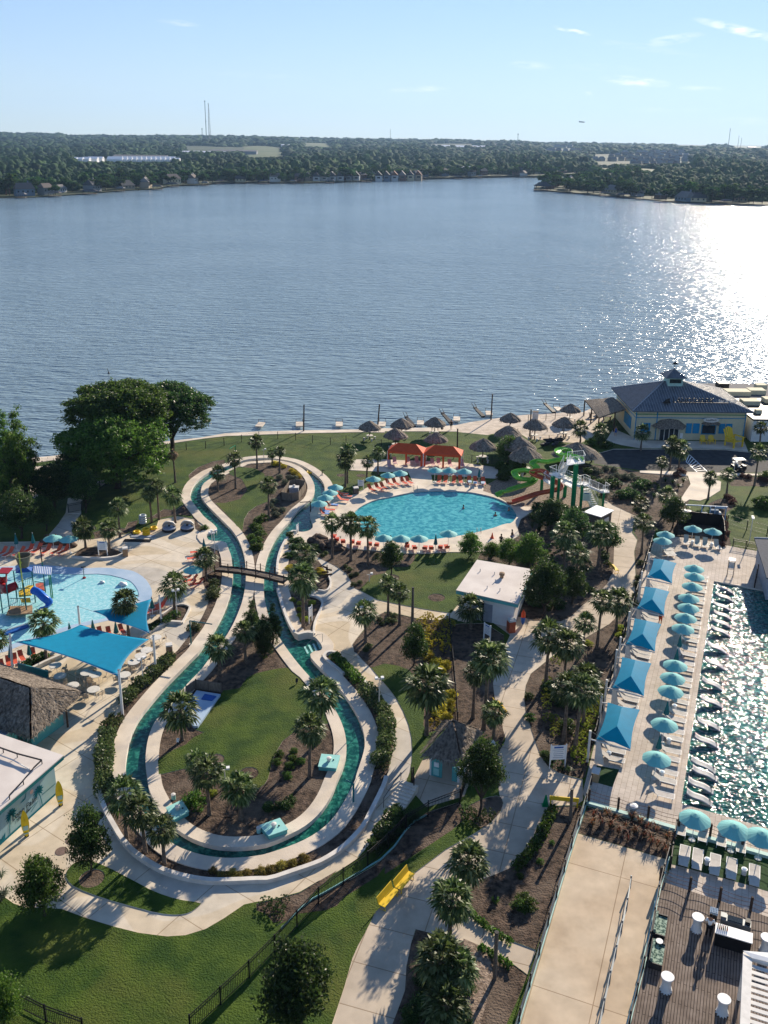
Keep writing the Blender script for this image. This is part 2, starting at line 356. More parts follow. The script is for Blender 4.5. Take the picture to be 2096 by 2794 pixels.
def pavemat(name,cols,sc,edge=.02,joint=None):
 """coloured concrete laid in big curved patches of slightly different tone"""
 m=bpy.data.materials.new(name);m.use_nodes=True;n=m.node_tree.nodes;l=m.node_tree.links;p=n['Principled BSDF'];p.inputs['Roughness'].default_value=.85;p.inputs['Specular IOR Level'].default_value=.2
 g=n.new('ShaderNodeNewGeometry');no=n.new('ShaderNodeTexNoise');no.inputs['Scale'].default_value=sc;no.inputs['Detail'].default_value=0.5;l.new(g.outputs['Position'],no.inputs['Vector'])
 r=n.new('ShaderNodeValToRGB');l.new(no.outputs['Fac'],r.inputs['Fac']);e=r.color_ramp.elements
 k=len(cols);lo,hi=.32,.68
 for i,c in enumerate(cols):
  a=lo+(hi-lo)*i/k
  if i==0:e[0].position=0;e[0].color=(*c,1);last=c;continue
  if i==1:e[1].position=a;e[1].color=(*last,1)
  else:e.new(a).color=(*last,1)
  e.new(a+edge).color=(*c,1);last=c
 n2=n.new('ShaderNodeTexNoise');n2 .inputs['Scale'].default_value=.9;n2 .inputs['Detail'].default_value=9;l.new(g.outputs['Position'],n2 .inputs['Vector'])
 mr=n.new('ShaderNodeMapRange');l.new(n2 .outputs['Fac'],mr.inputs['Value']);mr.inputs['From Min'].default_value=.3;mr.inputs['From Max'].default_value=.7;mr.inputs['To Min'].default_value=.86;mr.inputs['To Max'].default_value=1.1
 hs=n.new('ShaderNodeHueSaturation');l.new(r.outputs[0],hs.inputs['Color']);l.new(mr.outputs[0],hs.inputs['Value'])
 col=hs.outputs[0]
 n4=n.new('ShaderNodeTexNoise');n4 .inputs['Scale'].default_value=.28;n4 .inputs['Detail'].default_value=10;n4 .inputs['Roughness'].default_value=.7;l.new(g.outputs['Position'],n4 .inputs['Vector']);r4=n.new('ShaderNodeMapRange');l.new(n4 .outputs['Fac'],r4 .inputs['Value']);r4 .inputs['From Min'].default_value=.52;r4 .inputs['From Max'].default_value=.7;r4 .inputs['To Max'].default_value=.5
 x4=n.new('ShaderNodeMix');x4 .data_type='RGBA';x4 .blend_type='MULTIPLY';l.new(r4 .outputs[0],x4 .inputs['Factor']);l.new(col,x4 .inputs['A']);x4 .inputs['B'].default_value=(.72,.68,.62,1);col=x4 .outputs['Result']
 if joint:
  br=n.new('ShaderNodeTexBrick');ma=n.new('ShaderNodeMapping');ma.inputs['Rotation'].default_value=(0,0,joint[1]);l.new(g.outputs['Position'],ma.inputs['Vector']);l.new(ma.outputs[0],br.inputs['Vector'])
  br.inputs['Scale'].default_value=1;br.inputs['Brick Width'].default_value=joint[0]*joint[2];br.inputs['Row Height'].default_value=joint[0];br.inputs['Mortar Size'].default_value=joint[3];br.offset=.5 if joint[4]else 0;br.inputs['Bias'].default_value=0
  br.inputs['Color1'].default_value=(1.0,1.0,1.0,1);br.inputs['Color2'].default_value=(joint[5],)*3+(1,);br.inputs['Mortar'].default_value=(.55,.5,.45,1)
  x=n.new('ShaderNodeMix');x.data_type='RGBA';x.blend_type='MULTIPLY';x.inputs['Factor'].default_value=1;l.new(col,x.inputs['A']);l.new(br.outputs['Color'],x.inputs['B']);col=x.outputs['Result']
 l.new(col,p.inputs['Base Color']);return m
_u=at(1948.5,1587)-at(1859,2193);AD0=-math.atan2(_u.y,_u.x)
M['pave']=pavemat('coloured_concrete',[(.50,.455,.385),(.60,.53,.42),(.57,.48,.35),(.64,.56,.44),(.54,.445,.31)],.085,.006,(3.6,R(34),1.3,.032,False,.95))
M['pave2']=pavemat('tan_concrete',[(.48,.40,.305),(.54,.455,.35),(.57,.49,.385)],.07,.08,(3.0,R(17),1.2,.034,False,.94))
M['pavers']=pavemat('deck_pavers',[(.50,.43,.36),(.55,.48,.41),(.58,.50,.42)],.15,.1,(.42,AD0,1.7,.014,True,.9))
M['rampc']=pavemat('ramp_concrete',[(.50,.39,.27),(.56,.45,.32),(.48,.42,.33)],.2,.15,(3.6,AD0,3,.03,False,.95))
M['river']=watermat('river_water',(.004,.06,.05),.04,[(2.2,(1,1,1),0,.05),(6,(1,1,1),0,.015)],(.035,.21,.155),2.2,crange=(.45,.7))
M['pool']=watermat('pool_water',(.025,.24,.29),.04,[(1.6,(1,1.3,1),0,.06),(5,(1,1,1),0,.015)],(.09,.41,.43),1.5,crange=(.4,.62))
M['bigpool']=watermat('large_pool_water',(.002,.05,.055),.06,[(1.1,(1,1.4,1),.3,.10),(3.2,(1,1.3,1),.5,.12),(9,(1,1,1),0,.015)],(.008,.13,.105),1.5,crange=(.4,.65),det=0)
M['splash']=watermat('splash_pool_water',(.25,.56,.60),.05,[(2.5,(1,1,1),0,.03),(8,(1,1,1),0,.01)],(.42,.68,.70),3,crange=(.42,.64))
M['lake']=watermat('lake_water',(.165,.235,.275),.17,[(.03,(.5,1,1),.15,.5),(.36,(.45,1.5,1),.3,1.0),(1.1,(.4,1.4,1),.36,.62)],(.195,.27,.31),.01,det=2)
for k_,c1,c2,tr,gl,c3 in(('palm',(.026,.05,.012),(.066,.10,.026),.35,.45,(.24,.29,.13)),('oak',(.026,.05,.010),(.062,.098,.020),.5,.5,(.11,.15,.035)),('bright',(.03,.065,.012),(.07,.115,.02),.5,.5,(.12,.16,.035)),('darkleaf',(.016,.036,.012),(.038,.066,.02),.42,.4,(.08,.11,.035)),('shrub',(.03,.045,.018),(.065,.08,.03),.35,.45,(.14,.14,.07)),('gold',(.26,.22,.015),(.5,.42,.04),.45,.6,(.62,.54,.09)),('lime',(.13,.17,.012),(.28,.33,.035),.45,.6,(.42,.44,.07)),('greyleaf',(.05,.07,.045),(.10,.12,.08),.3,.6,(.18,.2,.13)),('rust',(.06,.05,.02),(.13,.07,.03),.3,.6,(.3,.07,.04)),('purple',(.05,.02,.02),(.11,.05,.04),.3,.6,(.16,.08,.07)),('dead',(.13,.09,.05),(.22,.155,.09),.3,.8,(.3,.23,.15)),('far',(.010,.036,.012),(.028,.072,.022),.4,.9,(.055,.11,.03)),('autumn',(.10,.09,.02),(.22,.17,.03),.4,.6,(.38,.32,.1))):  # palm: the palest colour paints highlights onto random leaf segments
 b_=(1.1,1.3,1.05)if k_ in('oak','bright','darkleaf','shrub')else(1,1,1);c1,c2,c3=[tuple(x*y for x,y in zip(c,b_))for c in(c1,c2,c3)]
 M['l_'+k_]=leafmat('leaves_'+k_,c1,c2,min(.5,tr+.08),gl,c3,.008 if k_=='far' else 1.3)
 # ------------ ground plan, traced and laid on the ground plane
RV_OUT=W('a1 1659,815 1520,830 1400,875 1250,930 1080,975 930,1070 850,1150 810,1240 800,1310 830,1380 900,1470 1000,1590 b1 1100,0 1165,80 1060,110 1000,150 1050,230 1260,225 1300,330 1335,420 1345,520 1358,640 1345,800 1310,950 1260,1090 1190,1240 1100,1400 1000,1530 c1 920,0 830,85 700,220 560,360 430,500 280,680 160,830 80,970 30,1100 0,1230 c0 1640,1330 1625,1450 1625,1560 1640,1659 p 351,2135 362,2168 379,2198 400,2230 425,2258 455,2292 d1 600,840 720,900 900,960 1100,1000 1300,1015 1500,1005 d2 0,565 60,555 200,510 330,460 440,400 540,320 610,230 680,110 735,0 c2 1290,1600 1330,1480 1380,1330 1405,1200 1390,1050 1330,870 1240,700 1130,540 1000,400 920,300 790,180 680,50 b2 740,1650 830,1650 860,1600 790,1500 740,1460 640,1450 515,1490 430,1330 370,1190 300,960 275,870 280,760 268,650 270,540 290,420 340,290 400,190 450,100 540,105 600,110 690,90 740,40 a2 700,1600 690,1510 770,1420 870,1290 885,1215 875,1150 830,1080 740,1000 620,920 480,858 310,825 120,806')
RV_IN=W('a1 1659,850 1510,862 1420,905 1290,965 1150,1030 1050,1085 960,1150 935,1260 950,1330 1000,1400 1130,1530 1260,1659 b1 1350,90 1440,230 1500,400 1520,560 1525,700 1510,850 1480,1000 1430,1140 1370,1280 1300,1410 1230,1510 c1 1000,160 940,240 800,380 640,560 530,680 430,800 350,900 290,1020 250,1160 230,1300 222,1430 235,1550 250,1659 d1 270,130 340,280 430,430 520,540 650,660 800,750 960,815 1120,855 1300,875 1500,870 1659,855 d2 100,470 220,420 340,360 430,290 500,210 560,110 600,0 c2 1120,1500 1160,1330 1165,1180 1140,1030 1090,890 1030,770 950,650 860,520 740,380 640,270 560,180 480,80 420,0 b2 350,1560 260,1420 170,1240 120,1060 95,900 95,700 110,520 150,380 230,210 320,80 a2 420,1640 520,1500 640,1400 720,1330 755,1220 750,1150 700,1050 620,960 520,900 380,855 200,838')
RV_OUT=[v.to_2d()for v in RV_OUT];RV_IN=[v.to_2d()for v in RV_IN]
REG=[]
def reg(cls,s,sm=0,z=0.0):
 P=[v.to_2d()for v in(W(s)if isinstance(s,str)else[Vector((p[0],p[1],0))for p in s])]
 if sm:P=chaikin(P,sm)
 REG.append((cls,P))
SHORE='p -900,1330 -300,1290 0,1258 a0 680,785 a1 440,603 950,545 1250,492 1659,468 a2 500,455 1340,440 1659,425 a3 500,420 900,385 1100,342 1350,305 a4 0,262 180,245 500,232 650,215 900,213 1000,170 p 1700,1098 1880,1078 1990,1076 2096,1072 2300,1066 2900,1050'
land=[v.to_2d()for v in W(SHORE)]
land=land+[Vector((450,100)),Vector((450,-160)),Vector((-450,-160)),Vector((-450,60))]
REG.append(('lawn',land))
reg('rim','p -900,1330 -300,1290 0,1258 a0 680,785 a1 440,603 950,545 1250,492 1659,468 a2 500,455 1340,440 1659,425 a3 500,420 900,385 a3 940,468 560,465 0,465 a2 1659,480 1340,475 560,490 0,510 a1 1659,515 1270,525 970,560 660,605 440,640 a0 830,845 640,845 p 0,1280 -300,1312 -900,1352')
reg('sand','a3 900,383 1100,341 1350,304 a4 0,261 180,244 500,231 650,214 900,212 1000,169 1200,240 1150,420 1000,560 860,620 200,560 60,470 a3 1659,500 1500,470 1330,510 940,470')
reg('rim','a0 0,1400 250,1350 270,1500 0,1610 p -300,1460 -300,1400');reg('rim','a0 370,930 870,890 980,870 800,1000 700,1180 440,1330 380,1200')
reg('rim','a0 880,1335 1020,1280 1260,1120 1440,1020 1490,1050 1260,1210 1050,1370 1050,1530 850,1530')
reg('pave','p -300,1490 0,1480 118,1478 160,1430 179,1401 221,1403 202,1430 196,1451 211,1472 253,1471 350,1457 424,1447 434,1418 485,1409 533,1417 575,1428 660,1500 690,1600 650,1750 500,1880 400,2000 340,2100 380,2300 667,2469 e0 1450,490 1330,560 1200,600 1080,608 900,585 740,545 560,490 400,430 160,420 90,395 p 0,2440 -300,2400')
reg('pave','p 380,2300 667,2469 700,2462 755,2453 818,2435 869,2405 920,2380 972,2347 1001,2314 1030,2270 1060,2236 1090,2180 1119,2107 1124,2075 1125,2044 1123,2012 1115,1978 1100,1940 1081,1906 1062,1881 1029,1843 1012,1822 991,1803 972,1782 966,1767 962,1759 974,1742 993,1719 1000,1700 1029,1683 1050,1670 1092,1677 1134,1687 1189,1694 1231,1687 1270,1700 1310,1690 1250,1650 1231,1674 1155,1662 1095,1651 1029,1637 1001,1622 970,1605 957,1586 944,1565 921,1548 896,1535 864,1518 852,1491 818,1470 760,1500 740,1600 760,1700 800,1800')
MR='b1 1060,255 980,400 960,560 960,700 980,800 1050,900 1040,1020 960,1200 890,1310 700,1560 620,1659 c1 400,160 180,420 0,490 c0 1600,600 1560,780 1500,840 1370,900 1310,1040 1250,1300 1220,1500 1230,1659 d0 1250,100 1270,130 1340,350 1400,480 1480,620 1560,760 1659,880 d1 90,970 300,1110 450,1190 660,1260 900,1310 1100,1330 1400,1325 1659,1310 d2 100,752 280,690 400,650 500,610 640,520 740,420 800,350 850,250 910,130 952,40 c3 20,1640 60,1480 105,1300 105,1050 95,900 60,760 0,660 c2 1500,500 1400,400 1300,290 1150,130 1080,60 1000,10 900,20 870,60 p 820,1780 760,1700 740,1600'
reg('mulch',MR,1)
reg('mulch','p 795,1453 818,1457 810,1480 826,1491 852,1493 864,1523 880,1545 894,1573 904,1586 903,1603 894,1613 879,1616 860,1611 845,1604 800,1590 765,1592 755,1560 770,1510 780,1480',1)
reg('mulch','p 757,1604 800,1612 845,1626 860,1630 875,1639 880,1649 873,1672 860,1698 856,1721 860,1734 835,1734 808,1741 785,1706 775,1670 760,1640',1)
reg('mulch','b0 940,430 1010,350 1060,310 1160,300 1300,300 1480,320 1580,370 1590,400 1500,440 1300,455 960,440',1)
reg('mulch','b0 1230,190 1659,120 b1 0,90 60,150 a1 130,1610 400,1585 640,1545 860,1560 905,1659 b1 1000,60 940,110 870,60 b1 860,0 a1 860,1620 730,1400 620,1480 460,1470 300,1570 100,1620 0,1640 b0 1620,60 1400,60 1200,110')
reg('mulch','b1 230,1330 440,1180 600,1060 700,1040 780,1060 800,1090 760,1180 700,1290 520,1275 280,1420',1)
reg('mulch','c0 180,240 400,130 620,20 780,60 400,250 250,215',1)
reg('mulch','a1 1250,830 1100,850 900,930 780,1030 790,1080 1040,960 1250,880')
reg('rim','a2 600,1620 740,1480 960,1300 1240,1290 1440,1190 1659,1100 a3 200,1040 350,1110 620,1120 1290,1150 1270,1240 1430,1290 1560,1370 a4 0,1440 280,1440 260,1500 100,1600 b4 60,60 80,150 0,210 b3 1450,370 850,370 500,390 230,385 b2 1600,355 1200,325 1000,240 900,200 740,260 560,240 530,170 560,110 700,90 750,30 a2 690,1640')
reg('rim','a2 1290,830 1170,965 1659,990 a3 300,985 360,1120 620,1130 600,1025 1460,1078 1465,935 1000,870 0,830')
reg('gravel','a3 1290,1170 1500,1060 1659,1040 a4 300,1050 800,1080 1000,1450 700,1500 300,1440 0,1440 a3 1560,1370 1430,1290 1270,1240')
reg('mulch','b2 720,290 790,430 930,500 1050,560 1160,640 1220,740 1270,830 1330,860 1390,800 1500,670 1659,640 b3 60,560 300,560 380,480 400,390 0,385 b2 1600,360 1200,330 1000,250 880,205 740,255')
reg('mulch','b2 1659,1140 1500,1210 1400,1290 1390,1380 1300,1480 1245,1560 1265,1659 c2 1290,10 1380,110 1480,205 1659,150 c3 180,180 310,230 560,500 510,700 500,950 560,1050 940,930 900,400 865,0 b3 835,1300 860,1230 660,1255 400,1225 200,1175 0,1145')
reg('mulch','b3 865,1310 1000,1290 1300,1290 1540,1440 1540,1620 c3 1500,100 1400,400 1430,650 1500,800 1560,1080 1480,1290 1430,1400 1100,1300 940,930 900,400 870,0')
reg('gravel','c3 700,860 1100,960 1320,1000 1100,1250 860,1150')
reg('pave2','c3 490,1390 800,1300 1100,1250 1130,1600 d3 590,120 310,200 210,90 c3 370,1640')
PE='a4 1180,1340 1300,1420 1600,1560 b4 1560,0 1540,110 1610,200 1570,350 1580,500 1590,700 1570,900 1500,1000 1340,1200 1240,1300 930,1480 700,1620 c4 500,60 380,160 230,280 170,420 145,620 170,780 220,950 290,1160 370,1370 450,1480 580,1560 700,1600 900,1650 d4 520,150 470,185 290,190 240,280 190,430 100,520 0,620 d3 900,690 800,700 e1 1530,210 1400,260 1370,340 1350,440 1500,545 1659,640 e2 150,700 95,860 0,790 e1 1430,660 1030,560 1000,650 970,800 960,960 880,1171 850,1300 420,1330 490,1171 570,930 620,750 660,660 700,590 770,450 900,330 1030,190 1230,40 d3 440,520 640,410 720,360 790,310 860,230 880,170 850,110 c3 1430,1400 1480,1290 1560,1150 1555,1080 1530,1000 1500,800 1430,650 1410,500 1400,400 1500,100 1530,0 b3 1540,1620 1620,1440 1330,1230 940,1260 940,1200 1300,1180 b4 0,1190 280,1250 620,1260 760,1190 900,1050 1110,890 1220,770 1260,680 1300,620 1300,500 1310,250 1290,30 1255,0 a4 1250,1600 1290,1490 1170,1430'
reg('pave2',PE)
reg('mulch','d3 600,200 740,130 860,110 880,170 860,230 790,310 720,360 680,330 600,280',1)
reg('mulch','e1 130,540 280,460 440,440 520,410 560,360 780,220 860,120 1000,20 940,0 760,150 640,220 480,300 330,370')
reg('mulch','e1 0,395 130,365 280,325 400,250 520,180 330,370 180,500 110,520 60,460 0,440')
reg('mulch','d3 0,560 200,330 310,240 560,160 600,280 500,370 350,470 150,600 0,700')
reg('mulch','e1 1033,560 1430,662 e2 0,792 93,862 40,1000 -40,1178 -80,1400 e1 850,1400 880,1171 960,960 970,800 1000,650')
reg('gravel','e1 1340,620 1500,690 1530,860 1450,1171 1400,1300 1300,1171 1330,900')
reg('mulch','e1 1352,440 1372,340 1402,260 1532,210 d4 0,640 100,540 190,430 240,280 290,195 500,190 520,200 460,400 300,952 e2 200,560 150,698 e1 1659,638 1500,543')
reg('mulch','b4 935,1480 1240,1300 1340,1200 1500,1000 1580,900 1595,700 1585,500 1575,350 1615,200 1560,100 p 1790,1440 1779,1488 1654,1900 1596,2120 c4 900,1640 700,1598 580,1558 450,1478 370,1368 290,1158 220,948 172,780 147,620 172,420 232,280 382,162 500,70 b4 705,1625')
reg('mulch','b4 20,1190 280,1250 620,1260 760,1190 900,1050 1110,890 1220,770 1260,680 1300,620 1300,500 1310,250 1290,30 1255,0 a4 1200,1500 900,1500 700,1500 300,1440 280,1500 100,1600 b4 60,60 80,150 0,210 b3 1450,372 1240,380 1200,450 1659,540')
reg('mulch','a4 850,1100 850,900 1100,900 1659,990 a5 600,1010 650,1150 580,1260 640,1350 600,1450 p 1985,1440 1995,1490 1840,1470 1790,1440 b4 1610,200 1560,0 a4 1600,1560 1300,1420 1180,1340 1050,1200')
reg('rim','a4 1200,590 1300,430 a5 0,580 620,590 1350,600 1400,725 1100,692 300,682 0,682 a4 1400,640')
reg('asphalt','a4 1050,760 1300,690 1659,690 a5 300,688 1100,698 1400,728 1659,690 p 2600,1236 2600,1290 2096,1290 a5 1150,1000 0,965 a4 1050,880')
reg('rim','a5 0,972 1150,1005 1659,1018 p 2600,1296 2600,1302 a5 1659,1035 1150,1040 600,1040 0,1000')
reg('rim','a5 620,1035 880,1035 1050,1120 1040,1230 900,1320 780,1362 640,1347 560,1400 480,1420 580,1260 655,1150',0)
reg('mulch','a5 1110,1060 1300,1045 1659,1050 p 2500,1310 2500,1335 a5 1659,1175 1180,1170')
reg('mulch','a5 880,1400 1050,1330 1170,1360 1240,1400 1230,1440 1110,1520 1090,1659 b5 1140,30 1120,180 1060,320 1040,330 1040,0')
reg('mulch','b5 460,170 480,90 1040,90 1060,330 1050,240')
reg('pavers','p 1779,1484 1800,1466 b5 460,170 1050,240 1060,330 1090,275 1380,330 1540,355 1570,420 1659,430 p 2900,1640 2900,2560 2096,2337 1605,2194 1590,2165 1654,1900')
reg('bigpool','p 1948.5,1587 2010,1598 2080,1611 2400,1660 2900,1730 2900,2500 2300,2345 2096,2262 1867,2197 1859,2193')
reg('mulch','p 1604,2203 1576,2274 1750,2325 1823,2347 1840,2272')
reg('pavers','p 1843,2272 2096,2347 2900,2580 2900,2760 2096,2512 1800,2413 1824,2386')
reg('turf','d5 263,390 222,622 800,780 952,828 p 2300,2490 2900,2640 2900,2580 2096,2347')
reg('turf','f2 545,455 690,480 645,595 520,560')
reg('rampc','p 1577,2276 1823,2348 1820,2400 1770,2590 1718,2794 1690,2960 1370,2960 1418,2788 1500,2517')
reg('pool','a2 1659,1325 a3 0,1330 200,1285 400,1245 600,1232 850,1235 1100,1250 1300,1290 1450,1330 1600,1400 1659,1460 a4 60,1560 b3 1640,0 1560,0 1400,60 1170,120 900,170 560,215 250,215 0,190 b2 1600,180 1400,130 1270,30 a2 1270,1659 1230,1560 1290,1480 1400,1410 1540,1350',1)
reg('pad','p -300,1555 b0 0,560 400,515 900,560 1130,570 1350,560 1659,590 b1 100,620 220,700 300,820 315,920 280,1000 200,1080 0,1180 b0 1350,1260 1040,1330 700,1420 300,1560 0,1680 p -300,1830',1)
reg('splash','p -300,1580 b0 0,597 400,602 700,640 1000,650 1350,640 1659,715 b1 80,780 140,880 130,960 0,1130 b0 1400,1215 1040,1275 700,1370 400,1480 0,1600 p -300,1800',1)
reg('mulch','d0 845,1240 860,1160 930,1070 1100,1150 1380,1110 1200,1400 1040,1400 900,1340')if False else None
reg('lawn','e0 480,130 430,185 430,240 490,295 680,365 860,415 1030,460 1150,470 1230,455 1290,410 1305,390 1150,370 1000,320 870,250 680,150 560,110',1)
for s_,rx_ in(('d0 1190,1270',.85),('b3 85,700',.95),('b3 670,955',.95),('c1 1130,1390',0),('a2 1095,1030',.7),('a2 1350,1035',.7)):
 if rx_:
  c_=W(s_)[0];reg('mulch',[(c_.x+rx_*math.cos(t*PI/8),c_.y+rx_*math.sin(t*PI/8))for t in range(16)])
REG.append(('rim',chaikin(offset(RV_OUT,-1.25),1)))
REG.append(('river',chaikin(RV_OUT,1)))
REG.append(('rim',chaikin(RV_IN,1)))
REG.append(('mulch',chaikin(offset(RV_IN,1.05),1)))
reg('lawn','c1 385,1400 395,1590 560,1550 730,1510 900,1560 1150,1640 d1 1190,10 1260,90 1400,120 1659,130 d2 0,75 60,30 c2 150,1640 170,1560 200,1420 250,1300 340,1150 470,1050 620,980 850,930 930,925 900,810 700,490 560,330 400,205 300,210 150,240 0,275 c1 1650,280 1540,330 1440,470 1230,500 1100,700 950,930 860,1000 980,1040 840,1110 740,1200 600,1260 480,1330',0)
reg('lawn','a1 1300,985 1430,920 1659,945 a2 0,955 100,1010 140,1150 150,1370 0,1430 a1 1560,1500 1500,1600 b1 1480,90 1400,30 a1 1370,1640 1250,1510 1130,1390 1250,1390 1450,1340 1545,1220 1470,1080 1320,1020',0)
for s_,r_ in(('c1 1130,1390',.72),('c1 1560,1570',.78)):
 c_=W(s_)[0];reg('mulch',[(c_.x+r_*math.cos(t*PI/8),c_.y+r_*math.sin(t*PI/8))for t in range(16)])
ZC={'lawn':.05,'mulch':.02,'gravel':.03,'rim':.1,'pave':.0,'pave2':.0,'sand':.0,'asphalt':-.05,'pavers':.06,'turf':.07,'rampc':.06,'river':-.28,'pool':-.06,'bigpool':-.1,'splash':-.03,'pad':.01}
NAMEC={'lawn':'lawn','mulch':'mulch_beds','gravel':'bark_gravel','rim':'pale_paving','pave':'plaza_paving','pave2':'footpaths','sand':'beach','asphalt':'road','pavers':'pool_deck','turf':'turf_strip','rampc':'ramp','river':'river_water','pool':'oval_pool_water','bigpool':'large_pool_water','splash':'splash_pool_water','pad':'splash_pad'}
def build_ground():
 vs,es=[],[]
 for cls,P in REG:
  b=len(vs);vs+=[Vector((p[0],p[1]))for p in P];n=len(P);es+=[(b+i,b+(i+1)%n)for i in range(n)]
 for gx in range(-440,441,40):
  for gy in range(-150,150,40):vs.append(Vector((gx+.37,gy+.21)))
 V,E_,F,_,_,_=delaunay_2d_cdt(vs,es,[],0,1e-4)
 boxes=[(min(p[0]for p in P),min(p[1]for p in P),max(p[0]for p in P),max(p[1]for p in P))for _,P in REG]
 cl=[]
 for f in F:
  x=sum(V[i][0]for i in f)/3;y=sum(V[i][1]for i in f)/3;c=None
  for k in range(len(REG)-1,-1,-1):
   bx=boxes[k]
   if bx[0]<=x<=bx[2]and bx[1]<=y<=bx[3]and inside((x,y),REG[k][1]):c=REG[k][0];break
  cl.append(c)
 if True:
  bym={}
  for f,c in zip(F,cl):
   if c:bym.setdefault(c,[]).append(f)
  for c,fs in bym.items():
   mb=MB();idx={}
   for f in fs:
    for i in f:
     if i not in idx:idx[i]=len(mb.v);mb.v.append((V[i][0],V[i][1],ZC[c]))
    mb.f.append(tuple(idx[i]for i in f))
   o=obj(NAMEC[c],mb,M[c]);tag(o,kind='structure')
 edge={}
 for f,c in zip(F,cl):
  for i in range(3):edge.setdefault(tuple(sorted((f[i],f[(i+1)%3]))),[]).append(c)
 mb=MB()
 for(a,b),cs in edge.items():
  za=ZC.get(cs[0],-1.8);zb=ZC.get(cs[1],-1.8)if len(cs)>1 else-1.8
  if cs[0]is None and(len(cs)<2 or cs[1]is None):continue
  if abs(za-zb)>.005:
   lo,hi=min(za,zb),max(za,zb);p,q=V[a],V[b]
   mb.add([(p[0],p[1],lo),(q[0],q[1],lo),(q[0],q[1],hi),(p[0],p[1],hi)],[(0,1,2,3)])
 tag(obj('edge_faces',mb,M['white_wall']),kind='structure')
build_ground()
def gz(x,y):
 for k in range(len(REG)-1,-1,-1):
  if inside((x,y),REG[k][1]):return ZC[REG[k][0]]
 return 0
def wall_line(s,t,h,m,name='garden_kerb',label=None,cat='kerb',group=None,z=0.0,closed=False):
 P=chaikin([v.to_2d()for v in W(s)],1,False);mb=MB()
 for i in range(len(P)-1):
  a,b=P[i],P[i+1];d=(b-a).normalized();nrm=Vector((-d.y,d.x))*t/2;c=(a+b)/2
  pa=(a if i==0 else a);
  def nn(j):
   dd=(P[min(j+1,len(P)-1)]-P[max(j-1,0)]).normalized();return Vector((-dd.y,dd.x))*t/2
  n0,n1=nn(i),nn(i+1)
  q=[a+n0,a-n0,b-n1,b+n1]
  mb.add([(v.x,v.y,z+e)for e in(0,h)for v in q],[(4,5,6,7),(0,1,5,4),(2,3,7,6),(1,2,6,5),(3,0,4,7)])
 return solo(name,mb,m,label,cat,group)
lake=MB();lake.add([(-9500,-400,-1.5),(9500,-400,-1.5),(9500,9500,-1.5),(-9500,9500,-1.5)],[(0,1,2,3)])
tag(obj('lake_water',lake,M['lake']),kind='structure')
HAZE=5e-5
# ------------ foliage meshes
def cards(c,n_,size,rs,up=.35,ratio=.55):
 """leaf quads at centres c (k,3)"""
 k=len(c);d=rs.normal(size=(k,3));d[:,2]+=0;d/=np.linalg.norm(d,axis=1)[:,None]
 q=rs.normal(size=(k,3));a=np.cross(d,q);a/=np.linalg.norm(a,axis=1)[:,None]+1e-9;b=np.cross(d,a)
 s=size*(.6+.8*rs.rand(k))[:,None]
 a=a*s;b=b*s*ratio
 V=np.stack([c-a,c-b*.9,c+a,c+b*.9],1).reshape(-1,3)
 F=np.arange(4*k).reshape(-1,4);return V,F
def crown_pts(rs,lobes,n,spread=.16,shell=.55):
 """points gathered in clumps on the outside of overlapping lobes (x,y,z,r)"""
 lobes=np.array(lobes,float);wts=lobes[:,3]**2;wts/=wts.sum();out=[]
 nc=max(8,n//45)
 li=rs.choice(len(lobes),nc,p=wts);d=rs.normal(size=(nc,3));d[:,2]+=.25;d/=np.linalg.norm(d,axis=1)[:,None]
 rad=lobes[li,3]*(shell+(1-shell)*rs.rand(nc)**.5)
 cc=lobes[li,:3]+d*rad[:,None]*np.array([1,1,.85])
 pick=rs.randint(0,nc,n);p=cc[pick]+rs.normal(size=(n,3))*spread*np.array([1,1,.6])*(.6+.8*rs.rand(nc))[pick][:,None]
 return p
def crown(name,seed,lobes,n,size,spread=.13,shell=.55):
 rs=np.random.RandomState(seed);V,F=cards(crown_pts(rs,lobes,n,spread,shell),n,size,rs);return npmesh(name,V,F,M['l_oak'])
CR_SMALL=[crown('crown',11+i,[(0,0,.45,.62),(.3*math.cos(i),.3*math.sin(i),.1,.5),(-.35,.1*i,.0,.48),(.05,-.35,.05,.5),(0,.35,-.05,.45),(.1,.05,.85,.35)],10000,.042,.10)for i in range(3)]
def biglobes(seed,n=16,flat=.55):
 r=random.Random(seed);out=[(0,0,.15,.55)]
 for i in range(n):
  a=i*2.4;q=math.sqrt((i+.5)/n)*.72;out.append((q*math.cos(a),q*math.sin(a),(flat*(1-q*q*1.1)-.12)+r.uniform(-.08,.08),r.uniform(.22,.34)))
 return out
CR_BIG=[crown('crown',41+i,biglobes(i)+[(.62*math.cos(k*.9),.62*math.sin(k*.9),-.22-.12*(k%2),.3)for k in range(7)],60000,.026,.05,.72)for i in range(2)]
CONE=crown('crown',71,[(0,0,-.6+.28*k,.55-.075*k)for k in range(7)]+[(.4*math.cos(k*2),.4*math.sin(k*2),-.5+.1*k,.25)for k in range(8)],15000,.03,.06,.45)
SHRUBM=[crown('foliage',81+i,[(0,0,.45,.55),(.3,.1,.3,.42),(-.3,.15,.3,.42),(.05,-.3,.3,.4)],2200,.065,.10,.7)for i in range(3)]
ROUNDM=crown('foliage',91,[(0,0,.5,.78)],2600,.05,.04,.96)
